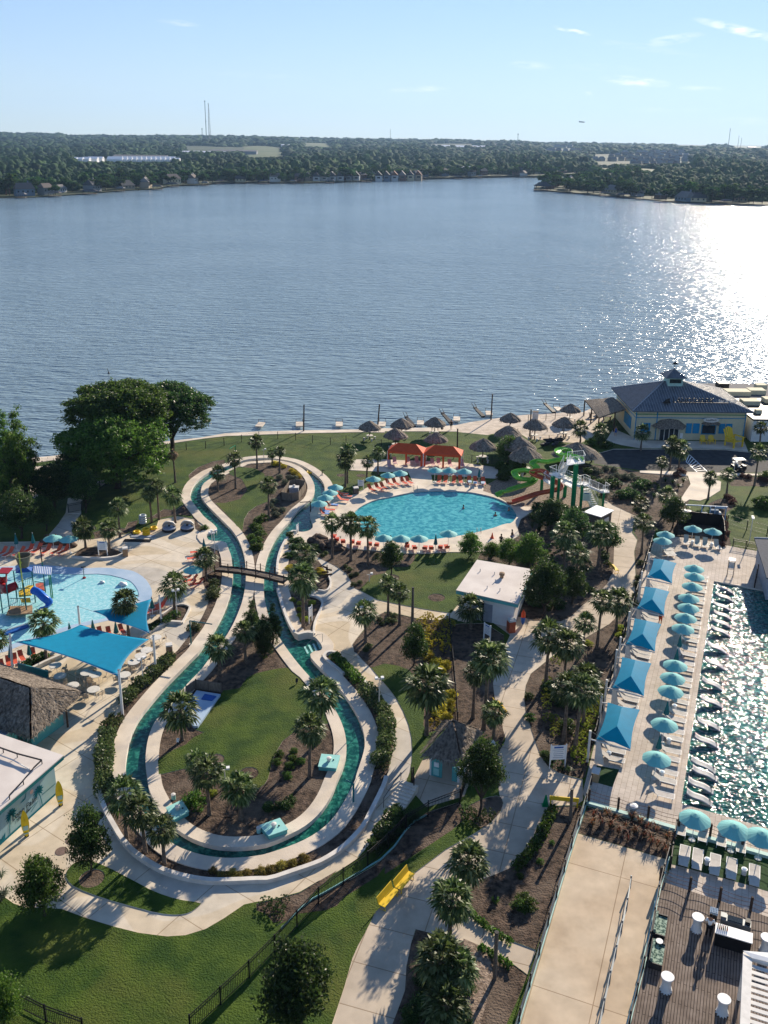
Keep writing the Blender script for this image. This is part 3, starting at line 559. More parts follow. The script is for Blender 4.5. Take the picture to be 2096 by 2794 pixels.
def grass_tuft(seed,n=70,m='l_greyleaf'):
 r=random.Random(seed);mb=MB()
 for _ in range(n):
  a=r.uniform(0,2*PI);l=r.uniform(.5,1.0);dr=r.uniform(.25,.75);p=Vector((0,0,0));q=Vector((math.cos(a)*dr*.5*l,math.sin(a)*dr*.5*l,l*.75));t=Vector((math.cos(a)*dr*1.1*l,math.sin(a)*dr*1.1*l,l*.7))
  w_=Vector((-math.sin(a),math.cos(a),0))*.022
  mb.add([p-w_,p+w_,q+w_,q-w_,t],[(0,1,2,3),(3,2,4)])
 me=bpy.data.meshes.new('foliage');me.from_pydata(mb.v,[],mb.f);me.materials.append(M[m]);return me
TUFT=[grass_tuft(i)for i in range(2)]
def palm_crown(seed,nl=36,lo=-55,hi=82):
 r=random.Random(seed);mb=MB()
 for i in range(nl):
  t=i/(nl-1);el=R(hi+(lo-hi)*t**.9+r.uniform(-9,9));az=i*2.39996+r.uniform(-.25,.25)
  d=Vector((math.cos(az)*math.cos(el),math.sin(az)*math.cos(el),math.sin(el)));side=Vector((-math.sin(az),math.cos(az),0));up=side.cross(d)*-1
  if up.z<0:up=-up
  pl=r.uniform(.34,.5)*(1 if el>-.3 else.8);h=d*pl;mb.add([Vector((0,0,0))-side*.012,Vector((0,0,0))+side*.012,h+side*.01,h-side*.01],[(0,1,2,3)])
  k=9;fl=r.uniform(.42,.56)
  for j in range(k):
   a=R(-78+156*j/(k-1));dd=(d*math.cos(a)+side*math.sin(a)).normalized();L_=fl*(1-.25*abs(a)/1.4)
   w_=(side*math.cos(a)-d*math.sin(a))*.052
   m1=h+dd*L_*.55+up*(.03 if j%2 else-.01);e=h+dd*L_-Vector((0,0,1))*L_*r.uniform(.18,.42)
   mb.add([h,m1-w_,m1+w_,e],[(0,1,3,2)])
 me=bpy.data.meshes.new('crown');me.from_pydata(mb.v,[],mb.f);me.materials.append(M['l_palm']);return me
PALMC=[palm_crown(100+i)for i in range(4)];PALMFAT=[palm_crown(120+i,50,-70,85)for i in range(2)];DEADC=palm_crown(140,34,-88,-35)
def trunk_mesh(bend,r0=.16,r1=.12):
 mb=MB();mb.path([(bend*t*t,bend*.5*t*t,t)for t in(0,.03,.15,.35,.6,.85,1.0)],[r0*1.35,r0*1.1,r0,r1*1.05,r1,r1*1.1,r1*1.35],9)
 me=bpy.data.meshes.new('trunk');me.from_pydata(mb.v,[],mb.f);me.materials.append(M['trunk']);me.polygons.foreach_set('use_smooth',[True]*len(me.polygons));return me
TRK=[trunk_mesh(0),trunk_mesh(.15),trunk_mesh(-.12)]
def palm(bs,cs,rad,label,i,group='sabal palms of the garden',fat=False,dead=False,r=1.0):
 b=W(bs)[0];b.z=gz(b.x,b.y);c=pp(cs)[0];h=max(.5,hgt(b,c[1]))
 t=thing('palm_tree',label,'palm tree',b,rnd.uniform(0,6),group)
 k=i%3;inst('trunk',TRK[k],t,(0,0,0),(0,0,0),(r,r,h))
 bend=(0,.15,-.12)[k]
 inst('crown',DEADC if dead else(PALMFAT[i%2]if fat else PALMC[i%4]),t,(bend*r,bend*.5*r,h-.05),(0,0,rnd.uniform(0,6)),(rad,rad,rad*(1.05 if not fat else 1.0)),M['l_dead']if dead else None)
 if not dead and rnd.random()<.5:inst('dead_fronds',DEADC,t,(bend*r,bend*.5*r,h-.1),(0,0,rnd.uniform(0,6)),(rad*.62,)*3,M['l_dead'])
 return t
def tree(base,h,rad,cme,label,m='l_oak',group=None,trunk_r=.18,squash=1.0,cat='tree',limbs=5,cz=None,name='tree'):
 """h: crown centre height"""
 t=thing(name,label,cat,base,0,group);r=random.Random(int(base[0]*13+base[1]*7));mb=MB();fork=h*.45 if h>rad*.6 else h*.3
 mb.path([(0,0,-.1),(0,0,.15),(.03*h,0,fork*.6),(.02*h,.02*h,fork)],[trunk_r*1.5,trunk_r*1.1,trunk_r,trunk_r*.95],8)
 for k in range(limbs):
  a=k*2*PI/limbs+r.uniform(-.3,.3);e=Vector((math.cos(a)*rad*.62,math.sin(a)*rad*.62,h+rad*.1*r.uniform(-1,1.5)))
  s0=Vector((.02*h,.02*h,fork*r.uniform(.75,1)));mid=s0 .lerp(e,.45)+Vector((0,0,rad*.08));mb.path([s0,mid,e],[trunk_r*.6,trunk_r*.4,trunk_r*.12],6)
 mb.path([(.02*h,.02*h,fork),(0,0,h),(0,0,h+rad*.5)],[trunk_r*.8,trunk_r*.5,trunk_r*.15],6)
 obj('trunk',mb,M['bark'],t);inst('crown',cme,t,(0,0,h),(0,0,r.uniform(0,6)),(rad,rad,rad*squash),M[m]);return t
SN={}
def shrub(p,rad,m,label,group,kind=0,squash=.85,name='shrub',cat='shrub'):
 if isinstance(p,str):p=W(p)[0]
 z=gz(p[0],p[1]);me=SHRUBM[kind%3]if kind<10 else(ROUNDM if kind==10 else TUFT[kind%2])
 o=inst(name,me,None,(p[0],p[1],z),(0,0,rnd.uniform(0,6)),(rad,rad,rad*squash),M[m])
 return tag(o,label,cat,group)
 # ------------ the far shore
FS='p -1500,640 -600,575 0,541 100,539 230,531 340,521 430,517 470,509 560,506 600,501 700,501 840,501 950,498 1080,493 1200,489 1300,486 1400,484 1455,485 1500,481 1570,478 1640,483 1642,496 1580,500 1500,506 1462,512 1456,518 1500,523 1570,529 1640,534 1720,541 1770,546 1850,554 1960,557 2096,561 2700,600 4200,700'
fsh=[v.to_2d()for v in W(FS,-1.5)]
far_end=[Vector((9000,9000)),Vector((0,10500)),Vector((-9000,9000))]
FARP=fsh+far_end
def hill(x,y):
 d=math.hypot(x,y);a=math.atan2(x,y);t=min(1,max(0,(d-1900)/3600));t=t*t*(3-2*t)
 g=26+6*math.sin(a*9+1)+3*math.sin(a*23)+(16 if a<-.15 else 16*math.exp(-((a+.15)/.12)**2))+(8 if a<-.32 else 0)*min(1,max(0,(d-3500)/1500))
 e=min(1,max(0,(d-850)/600))
 return-.9+t*g+e*2.0
def build_far():
 vs=[Vector(p)for p in FARP];n=len(vs);es=[(i,(i+1)%n)for i in range(n)]
 for d in(900,1100,1300,1600,1900,2300,2700,3100,3600,4200,4800,5600,6500,8000):
  for k in range(-34,35):
   a=k*.03;p=Vector((d*math.sin(a)*1.0,d*math.cos(a)))
   if inside(p,FARP):vs.append(p)
 V,E_,F,_,_,_=delaunay_2d_cdt(vs,es,[],1,1e-3)
 mb=MB();mb.v=[(v[0],v[1],hill(v[0],v[1]))for v in V]
 mb.f=[tuple(f)for f in F if inside((sum(V[i][0]for i in f)/3,sum(V[i][1]for i in f)/3),FARP)]
 tag(obj('far_hills',mb,M['farland'],smooth=True),kind='structure')
M['farland']=mat('far_land',(.018,.032,.010),.9,col2=(.035,.055,.016),scale=.006,coord='World')
M['field']=mat('pale_field',(.05,.085,.025),.9,col2=(.095,.11,.045),scale=.01,coord='World')
build_far()
OPEN=[('p 660,409 770,411 790,430 670,432','field'),('p 820,405 905,406 905,413 820,413','field'),('p 1840,401 1935,401 1930,408 1840,407','field'),('p 2000,400 2090,402 2090,417 1985,416','field'),('p 1630,452 1800,455 1790,468 1640,462','field'),('p 200,428 470,428 470,442 200,442',None),('p 500,408 700,412 690,420 500,420',None),('p 1160,408 1300,408 1300,413 1160,412',None),('p 1610,424 1880,424 1900,447 1620,450',None),('p 1500,411 1570,412 1570,422 1480,422',None),('p 1780,470 1800,474 1790,480 1760,476',None)]
OP=[]
for s_,k_ in OPEN:
 P=[v.to_2d()for v in W(s_,6)];OP.append((P,min(p.x for p in P),min(p.y for p in P),max(p.x for p in P),max(p.y for p in P)))
 if k_:
  mb=MB();Pc=chaikin(P,2);c_=sum(Pc,Vector((0,0)))/len(Pc)
  mb.add([(p.x,p.y,hill(p.x,p.y)+1.5)for p in Pc]+[(c_.x,c_.y,hill(c_.x,c_.y)+1.5)],[(i,(i+1)%len(Pc),len(Pc))for i in range(len(Pc))])
  tag(obj('field',mb,M[k_]),kind='structure')
def is_open(x,y):return any(a<=x<=c and b<=y<=d and inside((x,y),P)for P,a,b,c,d in OP)
def ico(seed,lumpy=.42):
 rs=np.random.RandomState(seed);p=(1+5**.5)/2
 v=np.array([(-1,p,0),(1,p,0),(-1,-p,0),(1,-p,0),(0,-1,p),(0,1,p),(0,-1,-p),(0,1,-p),(p,0,-1),(p,0,1),(-p,0,-1),(-p,0,1)],float);v/=np.linalg.norm(v[0])
 f=[(0,11,5),(0,5,1),(0,1,7),(0,7,10),(0,10,11),(1,5,9),(5,11,4),(11,10,2),(10,7,6),(7,1,8),(3,9,4),(3,4,2),(3,2,6),(3,6,8),(3,8,9),(4,9,5),(2,4,11),(6,2,10),(8,6,7),(9,8,1)]
 v=list(v);mid={};F=[]
 def m(a,b):
  k=(min(a,b),max(a,b))
  if k not in mid:q=v[a]+v[b];q=q/np.linalg.norm(q);mid[k]=len(v);v.append(q)
  return mid[k]
 for a,b,c in f:x,y,z=m(a,b),m(b,c),m(c,a);F+=[(a,x,z),(b,y,x),(c,z,y),(x,y,z)]
 v=np.array(v);v*=(1+lumpy*(rs.rand(len(v))-.5)*2)[:,None];v[:,2]=np.where(v[:,2]<-.3,-.3-.2*rs.rand(len(v)),v[:,2]);return v,np.array(F)
ICOS=[ico(i)for i in range(6)]
def forest():
 rs=np.random.RandomState(5);VV,FF=[],[];b=0;d=840.0
 def onecrown(x,y,s,hh):
  nonlocal b
  v,f=ICOS[rs.randint(6)];a=rs.rand()*6.3;ca,sa=math.cos(a),math.sin(a)
  w_=np.stack([(v[:,0]*ca-v[:,1]*sa)*s,(v[:,0]*sa+v[:,1]*ca)*s,v[:,2]*hh],1)+np.array([x,y,hill(x,y)+hh*.5])
  VV.append(w_);FF.append(f+b);b+=len(v)
 while d<7600:
  st=.0062*d if d<2500 else.0078*d;na=int(.98*d/st)
  for k in range(na):
   a=(k+rs.rand())/na*.98-.49;dd=d+rs.rand()*st*1.4;x,y=dd*math.sin(a),dd*math.cos(a)
   if not inside((x,y),FARP)or is_open(x,y):continue
   if min(math.hypot(x-p[0],y-p[1])for p in fsh[1:-1:1])<42:continue
   if rs.rand()<.12 and d<2600:continue
   s=st*(.42+.5*rs.rand()**2);hh=min(8,max(4,s*.9))*(.6+.8*rs.rand())*(.75+.35*math.sin(x*.013+y*.007)*math.sin(y*.009-x*.004+1)+.25)
   for kk in(1.04,1.1,1.17,1.25,1.35,1.5,1.7):
    if is_open(x*kk,y*kk):hh=min(hh,max(1.5,(48-(44-hill(x*kk,y*kk))/kk-hill(x,y))*.6));break
   onecrown(x,y,s,hh)
  d+=st*1.35
 V=np.concatenate(VV);F=np.concatenate(FF);me=npmesh('far_forest',V,F,M['l_far']);o=bpy.data.objects.new('far_forest',me);C.objects.link(o);tag(o,'dark green woodland covering the far shore up to the horizon','woodland',kind='stuff')
forest()
FARC=[]
for i in range(6):
 rs_=np.random.RandomState(300+i);lob=[(0,0,.3,.6)]+[(.45*math.cos(k*1.26+i),.45*math.sin(k*1.26+i),.1+.2*rs_.rand(),.42)for k in range(5)]+([(0,0,.9,.35)]if i%2 else[])
 V_,F_=cards(crown_pts(rs_,lob,900,.12,.6),900,.15,rs_);FARC.append(npmesh('crown',V_,F_,M['l_far']))
mb=MB();mb.tube((0,0,-1),(0,0,1),.05,.03,5);FT=bpy.data.meshes.new('trunk');FT.from_pydata(mb.v,[],mb.f);FT.materials.append(M['bark'])
def shore_pt(u,back):
 """u in 0..1 along the visible far shore, back metres inland"""
 P=fsh[2:-2];ls=[(P[i+1]-P[i]).length for i in range(len(P)-1)];s=u*sum(ls);i=0
 while i<len(ls)-1 and s>ls[i]:s-=ls[i];i+=1
 a,b=P[i],P[i+1];t=(b-a).normalized();n_=Vector((-t.y,t.x))
 q=a.lerp(b,min(1,s/ls[i]));return q+n_*back,t
HOUSE_S=[]
rnd3=random.Random(33)
cnt=0
for k in range(290):
 u=(k+rnd3 .random())/290;q,t=shore_pt(u,rnd3 .choice([9,20,34,48])+rnd3 .uniform(-4,4))
 if not inside(q,FARP):continue
 x=proj((q.x,q.y,0))[0]
 if x<-60 or x>2150:continue
 s=rnd3 .uniform(5,10.5);h=s*rnd3 .uniform(.85,1.2);z=hill(q.x,q.y)
 zone='left' if x<700 else('middle' if x<1440 else 'right')
 t_=thing('shore_tree',{'left':'leafy tree among the waterfront houses on the left far shore','middle':'leafy tree among the waterfront houses in the middle of the far shore','right':'leafy tree on the wooded point at the right of the lake'}[zone],'tree',(q.x,q.y,z),0,'trees along the far shore, '+zone)
 inst('trunk',FT,t_,(0,0,h*.35),(0,0,0),(s,s,h*.45));inst('crown',FARC[k%6],t_,(0,0,h*.75),(0,0,rnd3 .uniform(0,6)),(s,s,h*.62))
WALLS=[mat('siding_white',(.5,.5,.48),.8),mat('siding_tan',(.33,.27,.2),.8),mat('siding_grey',(.2,.22,.24),.8),mat('brick_far',(.17,.10,.08),.9),mat('siding_cream',(.5,.43,.28),.8),mat('siding_blue',(.13,.18,.23),.8)]
ROOFS=[mat('roof_grey',(.17,.165,.16),.9),mat('roof_brown',(.13,.11,.10),.9),mat('roof_slate',(.05,.055,.065),.9),mat('roof_red',(.14,.07,.05),.9)]
WN=['white','tan','grey','brick','cream','slate blue'];RN=['grey','brown','slate','reddish']
def house(p,rz,wx,wy,h,wi,ri,label,group,z=None,pitch=.45,chim=False):
 t=thing('lakeside_house',label,'house',(p[0],p[1],hill(p[0],p[1])if z is None else z),rz,group)
 obj('wall',MB().box(0,0,h/2-1,wx,wy,h+2),WALLS[wi],t)
 rh=wy*pitch;e=.6;mb=MB();X,Y=wx/2+e,wy/2+e
 mb.add([(-X,-Y,h),(X,-Y,h),(X,Y,h),(-X,Y,h),(-X*.75,0,h+rh),(X*.75,0,h+rh),(-X,-Y,h-.25),(X,-Y,h-.25),(X,Y,h-.25),(-X,Y,h-.25)],[(0,1,5,4),(2,3,4,5),(3,0,4),(1,2,5),(6,7,1,0),(7,8,2,1),(8,9,3,2),(9,6,0,3),(9,8,7,6)])
 rf=obj('roof',mb,ROOFS[ri],t)
 if chim:obj('chimney',MB().box(wx*.25,wy*.1,h+rh*.7,1,1,rh+1),WALLS[wi],rf)
 k=max(2,int(wx/3.5))
 for i in range(k):obj('window',MB().box(-wx/2+(i+.5)*wx/k,-wy/2-.04,h*.62,1.3,.1,1.5),M['glass'],t)
 return t
def face(q):return math.atan2(-q[0],q[1])*1.0
zones={}
hs=[]
for k in range(52):
 u=(k+.5)/52+rnd3 .uniform(-.004,.004);q,t=shore_pt(u,rnd3 .choice([13,17,30]));x=proj((q.x,q.y,0))[0]
 if x<-20 or x>2110 or not inside(q,FARP)or 1560<x<1640:continue
 hs.append((x,q,t))
hs.sort(key=lambda a:a[0])
for k,(x,q,t)in enumerate(hs):
 wi,ri=rnd3 .randrange(6),rnd3 .randrange(3);s=.75+.5*rnd3 .random();st=rnd3 .choice([3.5,6])
 zone='left far shore' if x<640 else('middle of the far shore' if x<1440 else 'right far shore');zones[zone]=zones.get(zone,0)+1
 house(q,math.atan2(t.y,t.x),13*s,9*s,st,wi,ri,'%s waterfront house, %s from the left on the %s'%(WN[wi],nth(zones[zone]-1),zone),'waterfront houses',chim=k%3==0)
for i in range(12):
 x=862+i*22+(40 if i>5 else 0);y=496-i*.4;wi=[0,0,0,0,2,0,0,5,0,3,4,1][i];q=at(x,y,0)
 t=thing('townhouse','%s narrow gabled townhouse, %s from the left in the row on the middle shore'%(WN[wi],nth(i)),'house',(q.x,q.y+20,hill(q.x,q.y)),-.1,'gabled townhouses on the far shore')
 obj('wall',MB().prism([(-4,-5),(4,-5),(4,5),(-4,5)],-2,5.5),WALLS[wi],t)
 obj('roof',MB().add([(-4.5,-5.5,5.2),(4.5,-5.5,5.2),(-1.2,-5.5,11),(-4.5,5.5,5.2),(4.5,5.5,5.2),(-1.2,5.5,11)],[(0,1,2),(5,4,3),(1,4,5,2),(0,2,5,3),(3,4,1,0)]),ROOFS[(0,2,3)[i%3]if i>7 else 2],t)
 obj('window',MB().box(0,-5.05,3,4,.1,2),M['glass'],t)
for i,x in enumerate((60,150,245,330,430,470,560,600,720,800,900,1000,1080,1150,1250,1310,1650,1700,1745,1980)):
 y=np.interp(x,[p[0]for p in pp(FS)][2:22],[p[1]for p in pp(FS)][2:22])if x<1455 else np.interp(x,[1500,1570,1640,1720,1770,1850,1960,2096],[523,529,534,541,546,554,557,561])
 q=at(x,y+1.5,-1.5);t=thing('boat_dock','dark roofed boat dock standing in the water, %s from the left along the far shore'%nth(i),'dock',(q.x,q.y,-1.5),0,'boat docks on the far shore')
 s=1+.4*(i%3)
 obj('deck',MB().box(0,0,.9,7*s,5,.3),M['wood'],t);obj('roof',MB().add([(-4*s,-3,3.4),(4*s,-3,3.4),(4*s,3,3.4),(-4*s,3,3.4),(-2*s,0,4.8),(2*s,0,4.8)],[(0,1,5,4),(2,3,4,5),(3,0,4),(1,2,5),(3,2,1,0)]),ROOFS[i%3],t)
 mb=MB()
 for a in(-3.2*s,0,3.2*s):
  for b_ in(-2.2,2.2):mb.tube((a,b_,-1),(a,b_,3.4),.15)
 obj('posts',mb,M['darkwood'],t)
q=at(1480,521,-1.5);t=thing('lake_gazebo','dark hip-roofed boathouse at the very tip of the wooded point','boathouse',(q.x,q.y,-1.5))
obj('roof',MB().add([(-9,-6,5),(9,-6,5),(9,6,5),(-9,6,5),(-4,0,9),(4,0,9)],[(0,1,5,4),(2,3,4,5),(3,0,4),(1,2,5),(3,2,1,0)]),ROOFS[2],t);obj('deck',MB().box(0,0,1,18,12,.5),M['wood'],t)
mb=MB()
for a in(-7.5,0,7.5):
 for b_ in(-5,5):mb.tube((a,b_,-1),(a,b_,5),.3)
obj('posts',mb,M['darkwood'],t)
M['wh']=mat('white_metal_roof',(.75,.75,.75),.4)
wb=[(x,y)for x in range(315,472,13)for y in(431.5,435)]+[(190,434),(207,434),(225,434),(247,433),(262,432)]
for i,(x,y)in enumerate(wb):
 q=at(x,y,10);z=hill(q.x,q.y)
 tag(obj('storage_shed',MB().prism([(-13,-7),(13,-7),(13,7),(-13,7)],0,9).add([(-13.5,-7.5,9),(13.5,-7.5,9),(13.5,7.5,9),(-13.5,7.5,9),(-13.5,0,12),(13.5,0,12)],[(0,1,5,4),(2,3,4,5),(3,0,4),(1,2,5)]),M['wh']),'small white shed in the bright rows beyond the left far shore','shed','white sheds beyond the left shore').location=(q.x,q.y,z)
for x,y,wx,wy,h,mm,lb in((385,425,105,30,9,'siding_blue','long blue-grey warehouse behind the white sheds beyond the left shore'),(560,417,110,30,9,'white_metal_roof','low white shop building left of the pale field'),(640,415,120,30,9,'siding_grey','low grey shop building beside the pale field'),(757,391,110,40,14,'white_metal_roof','white block on the wooded ridge left of centre'),(671,378,100,40,16,'siding_white','pale building on the skyline beside the radio masts'),(1212,411,330,40,9,'white_metal_roof','very long bright white shed roof beyond the middle shore'),(1275,412,140,40,9,'white_metal_roof','shorter bright white shed roof right of the very long one'),(1284,452,30,14,8,'siding_white','white flat-roofed house among the trees right of the middle shore'),(1395,410,160,40,10,'siding_tan','tan shed roof beyond the inlet'),(2050,414,40,20,9,'brick_far','brown barn at the right edge of the far fields'),(779,408,28,20,12,'siding_white','small white building at the edge of the centre field')):
 q=at(x,y,12);z=hill(q.x,q.y);t=thing('far_building',lb,'building',(q.x,q.y,z));obj('wall',MB().box(0,0,h/2,wx,wy,h),MATS[mm],t);obj('roof',MB().add([(-wx/2-1,-wy/2-1,h),(wx/2+1,-wy/2-1,h),(wx/2+1,wy/2+1,h),(-wx/2-1,wy/2+1,h),(-wx/2,0,h+wy*.12),(wx/2,0,h+wy*.12)],[(0,1,5,4),(2,3,4,5),(3,0,4),(1,2,5),(3,2,1,0)]),MATS['white_metal_roof']if 'white' in mm or x in(2050,)else ROOFS[0],t)
sub=0
for row,(y,x0,x1)in enumerate(((424,1700,1870),(430,1660,1890),(436,1620,1885),(442,1720,1880),(447,1720,1860),(415,1480,1600),(420,1450,1620),(429,1420,1600))):
 n_=int((x1-x0)/17)
 for k in range(n_):
  q=at(x0+(k+.5)*17+rnd3 .uniform(-4,4),y+rnd3 .uniform(-1,1),6);wi=rnd3 .choice([1,2,1,4,3]);z=hill(q.x,q.y);sub+=1
  t=thing('suburb_house','small gabled house in the dense suburb beyond the point at the right','house',(q.x,q.y,z),rnd3 .uniform(-.5,.5),'suburb houses beyond the point');s=.62*q.length/1000
  obj('wall',MB().box(0,0,3,9*s,8*s,6),WALLS[wi],t);e=4.8*s;obj('roof',MB().add([(-e,-e,6),(e,-e,6),(e,e,6),(-e,e,6),(-e*.6,0,6+e*.75),(e*.6,0,6+e*.75)],[(0,1,5,4),(2,3,4,5),(3,0,4),(1,2,5)]),ROOFS[rnd3 .randrange(2)],t)
def mast(x,ytop,ybase,r,label,lattice=False,ball=None):
 q=at(x,max(ybase,392)+3,20);d=4200.0;q=Vector((q.x,q.y,0));q=q*(d/q.length);z=hill(q.x,q.y);q.z=z;q.x=0
 rr=ray(x,385);q=Vector((rr.x/rr.y*d,d,0));q.z=z;h=hgt(q,ytop)if True else 0
 lo,hi=0,500
 for _ in range(30):
  m_=(lo+hi)/2
  if proj(q+Vector((0,0,m_)))[1]>ytop:lo=m_
  else:hi=m_
 t=thing('radio_mast',label,'mast',q,0,'masts on the skyline');mb=MB()
 if lattice:
  for k in range(3):a=k*2.09;mb.tube((6*math.cos(a),6*math.sin(a),0),(1.2*math.cos(a),1.2*math.sin(a),lo),.8,.6,4)
  for k in range(18):
   f0,f1=k/18,(k+1)/18;r0,r1=6-4.8*f0,6-4.8*f1
   for j in range(3):a,b_=j*2.09,(j+1)*2.09;mb.tube((r0*math.cos(a),r0*math.sin(a),lo*f0),(r1*math.cos(b_),r1*math.sin(b_),lo*f1),.4,n=3)
 else:mb.tube((0,0,0),(0,0,lo),r,r*.8,5)
 obj('mast_tower',mb,M['mastm'],t)
 if ball:
  mb=MB()
  for f in ball:mb.lathe([(.5,lo*f-2),(3.2,lo*f-1),(3.2,lo*f+1.5),(.5,lo*f+2.5)],8)
  obj('antenna_ring',mb,M['mastm'],t)
M['mastm']=mat('mast_grey',(.16,.18,.2),.6)
mast(564,275,372,1.6,'tallest slim radio mast with two rings, middle of the left three',ball=(.99,.5));mast(573,281,372,1,'lattice radio mast right of the tallest slim one',True);mast(553,351,372,1.3,'short radio mast left of the two tall ones',ball=(.98,));mast(1065,352,380,.9,'faint thin mast on the centre skyline')
mast(1413,365,385,1.4,'short mast with a crown on the skyline above the inlet',ball=(.97,));mast(1989,350,385,1.3,'tallest thin mast on the skyline near the right edge');mast(2015,370,385,1,'small mast just right of the tallest one near the right edge');mast(2023,376,385,.9,'smallest mast at the far right of the skyline')
rr=ray(1588,333);q=rr*1500;t=thing('airplane','tiny distant airplane flying low above the horizon','airplane',(q.x,q.y,CAMH+rr.z*1500))
obj('fuselage',MB().path([(-5,0,0),(-3,0,.2),(3,0,0),(5,0,-.2)],[.3,.8,.8,.2],6),M['mastm'],t);obj('wing',MB().box(0,0,.3,1.6,11,.25),M['mastm'],t);obj('tail_fin',MB().box(-4.5,0,1,1,.2,1.8),M['mastm'],t)
M['air']=bpy.data.materials.new('air');M['air'].use_nodes=True;n_=M['air'].node_tree.nodes;n_.remove(n_['Principled BSDF']);pv=n_.new('ShaderNodeVolumePrincipled');pv.inputs['Color'].default_value=(.42,.66,1,1);pv.inputs['Density'].default_value=HAZE;pv.inputs['Anisotropy'].default_value=.2
M['air'].node_tree.links.new(pv.outputs[0],n_['Material Output'].inputs['Volume'])
hz=obj('haze',MB().box(0,5250,198,21000,11500,402),M['air']);tag(hz,'thin pale haze over the lake and the far shore','haze',kind='stuff')
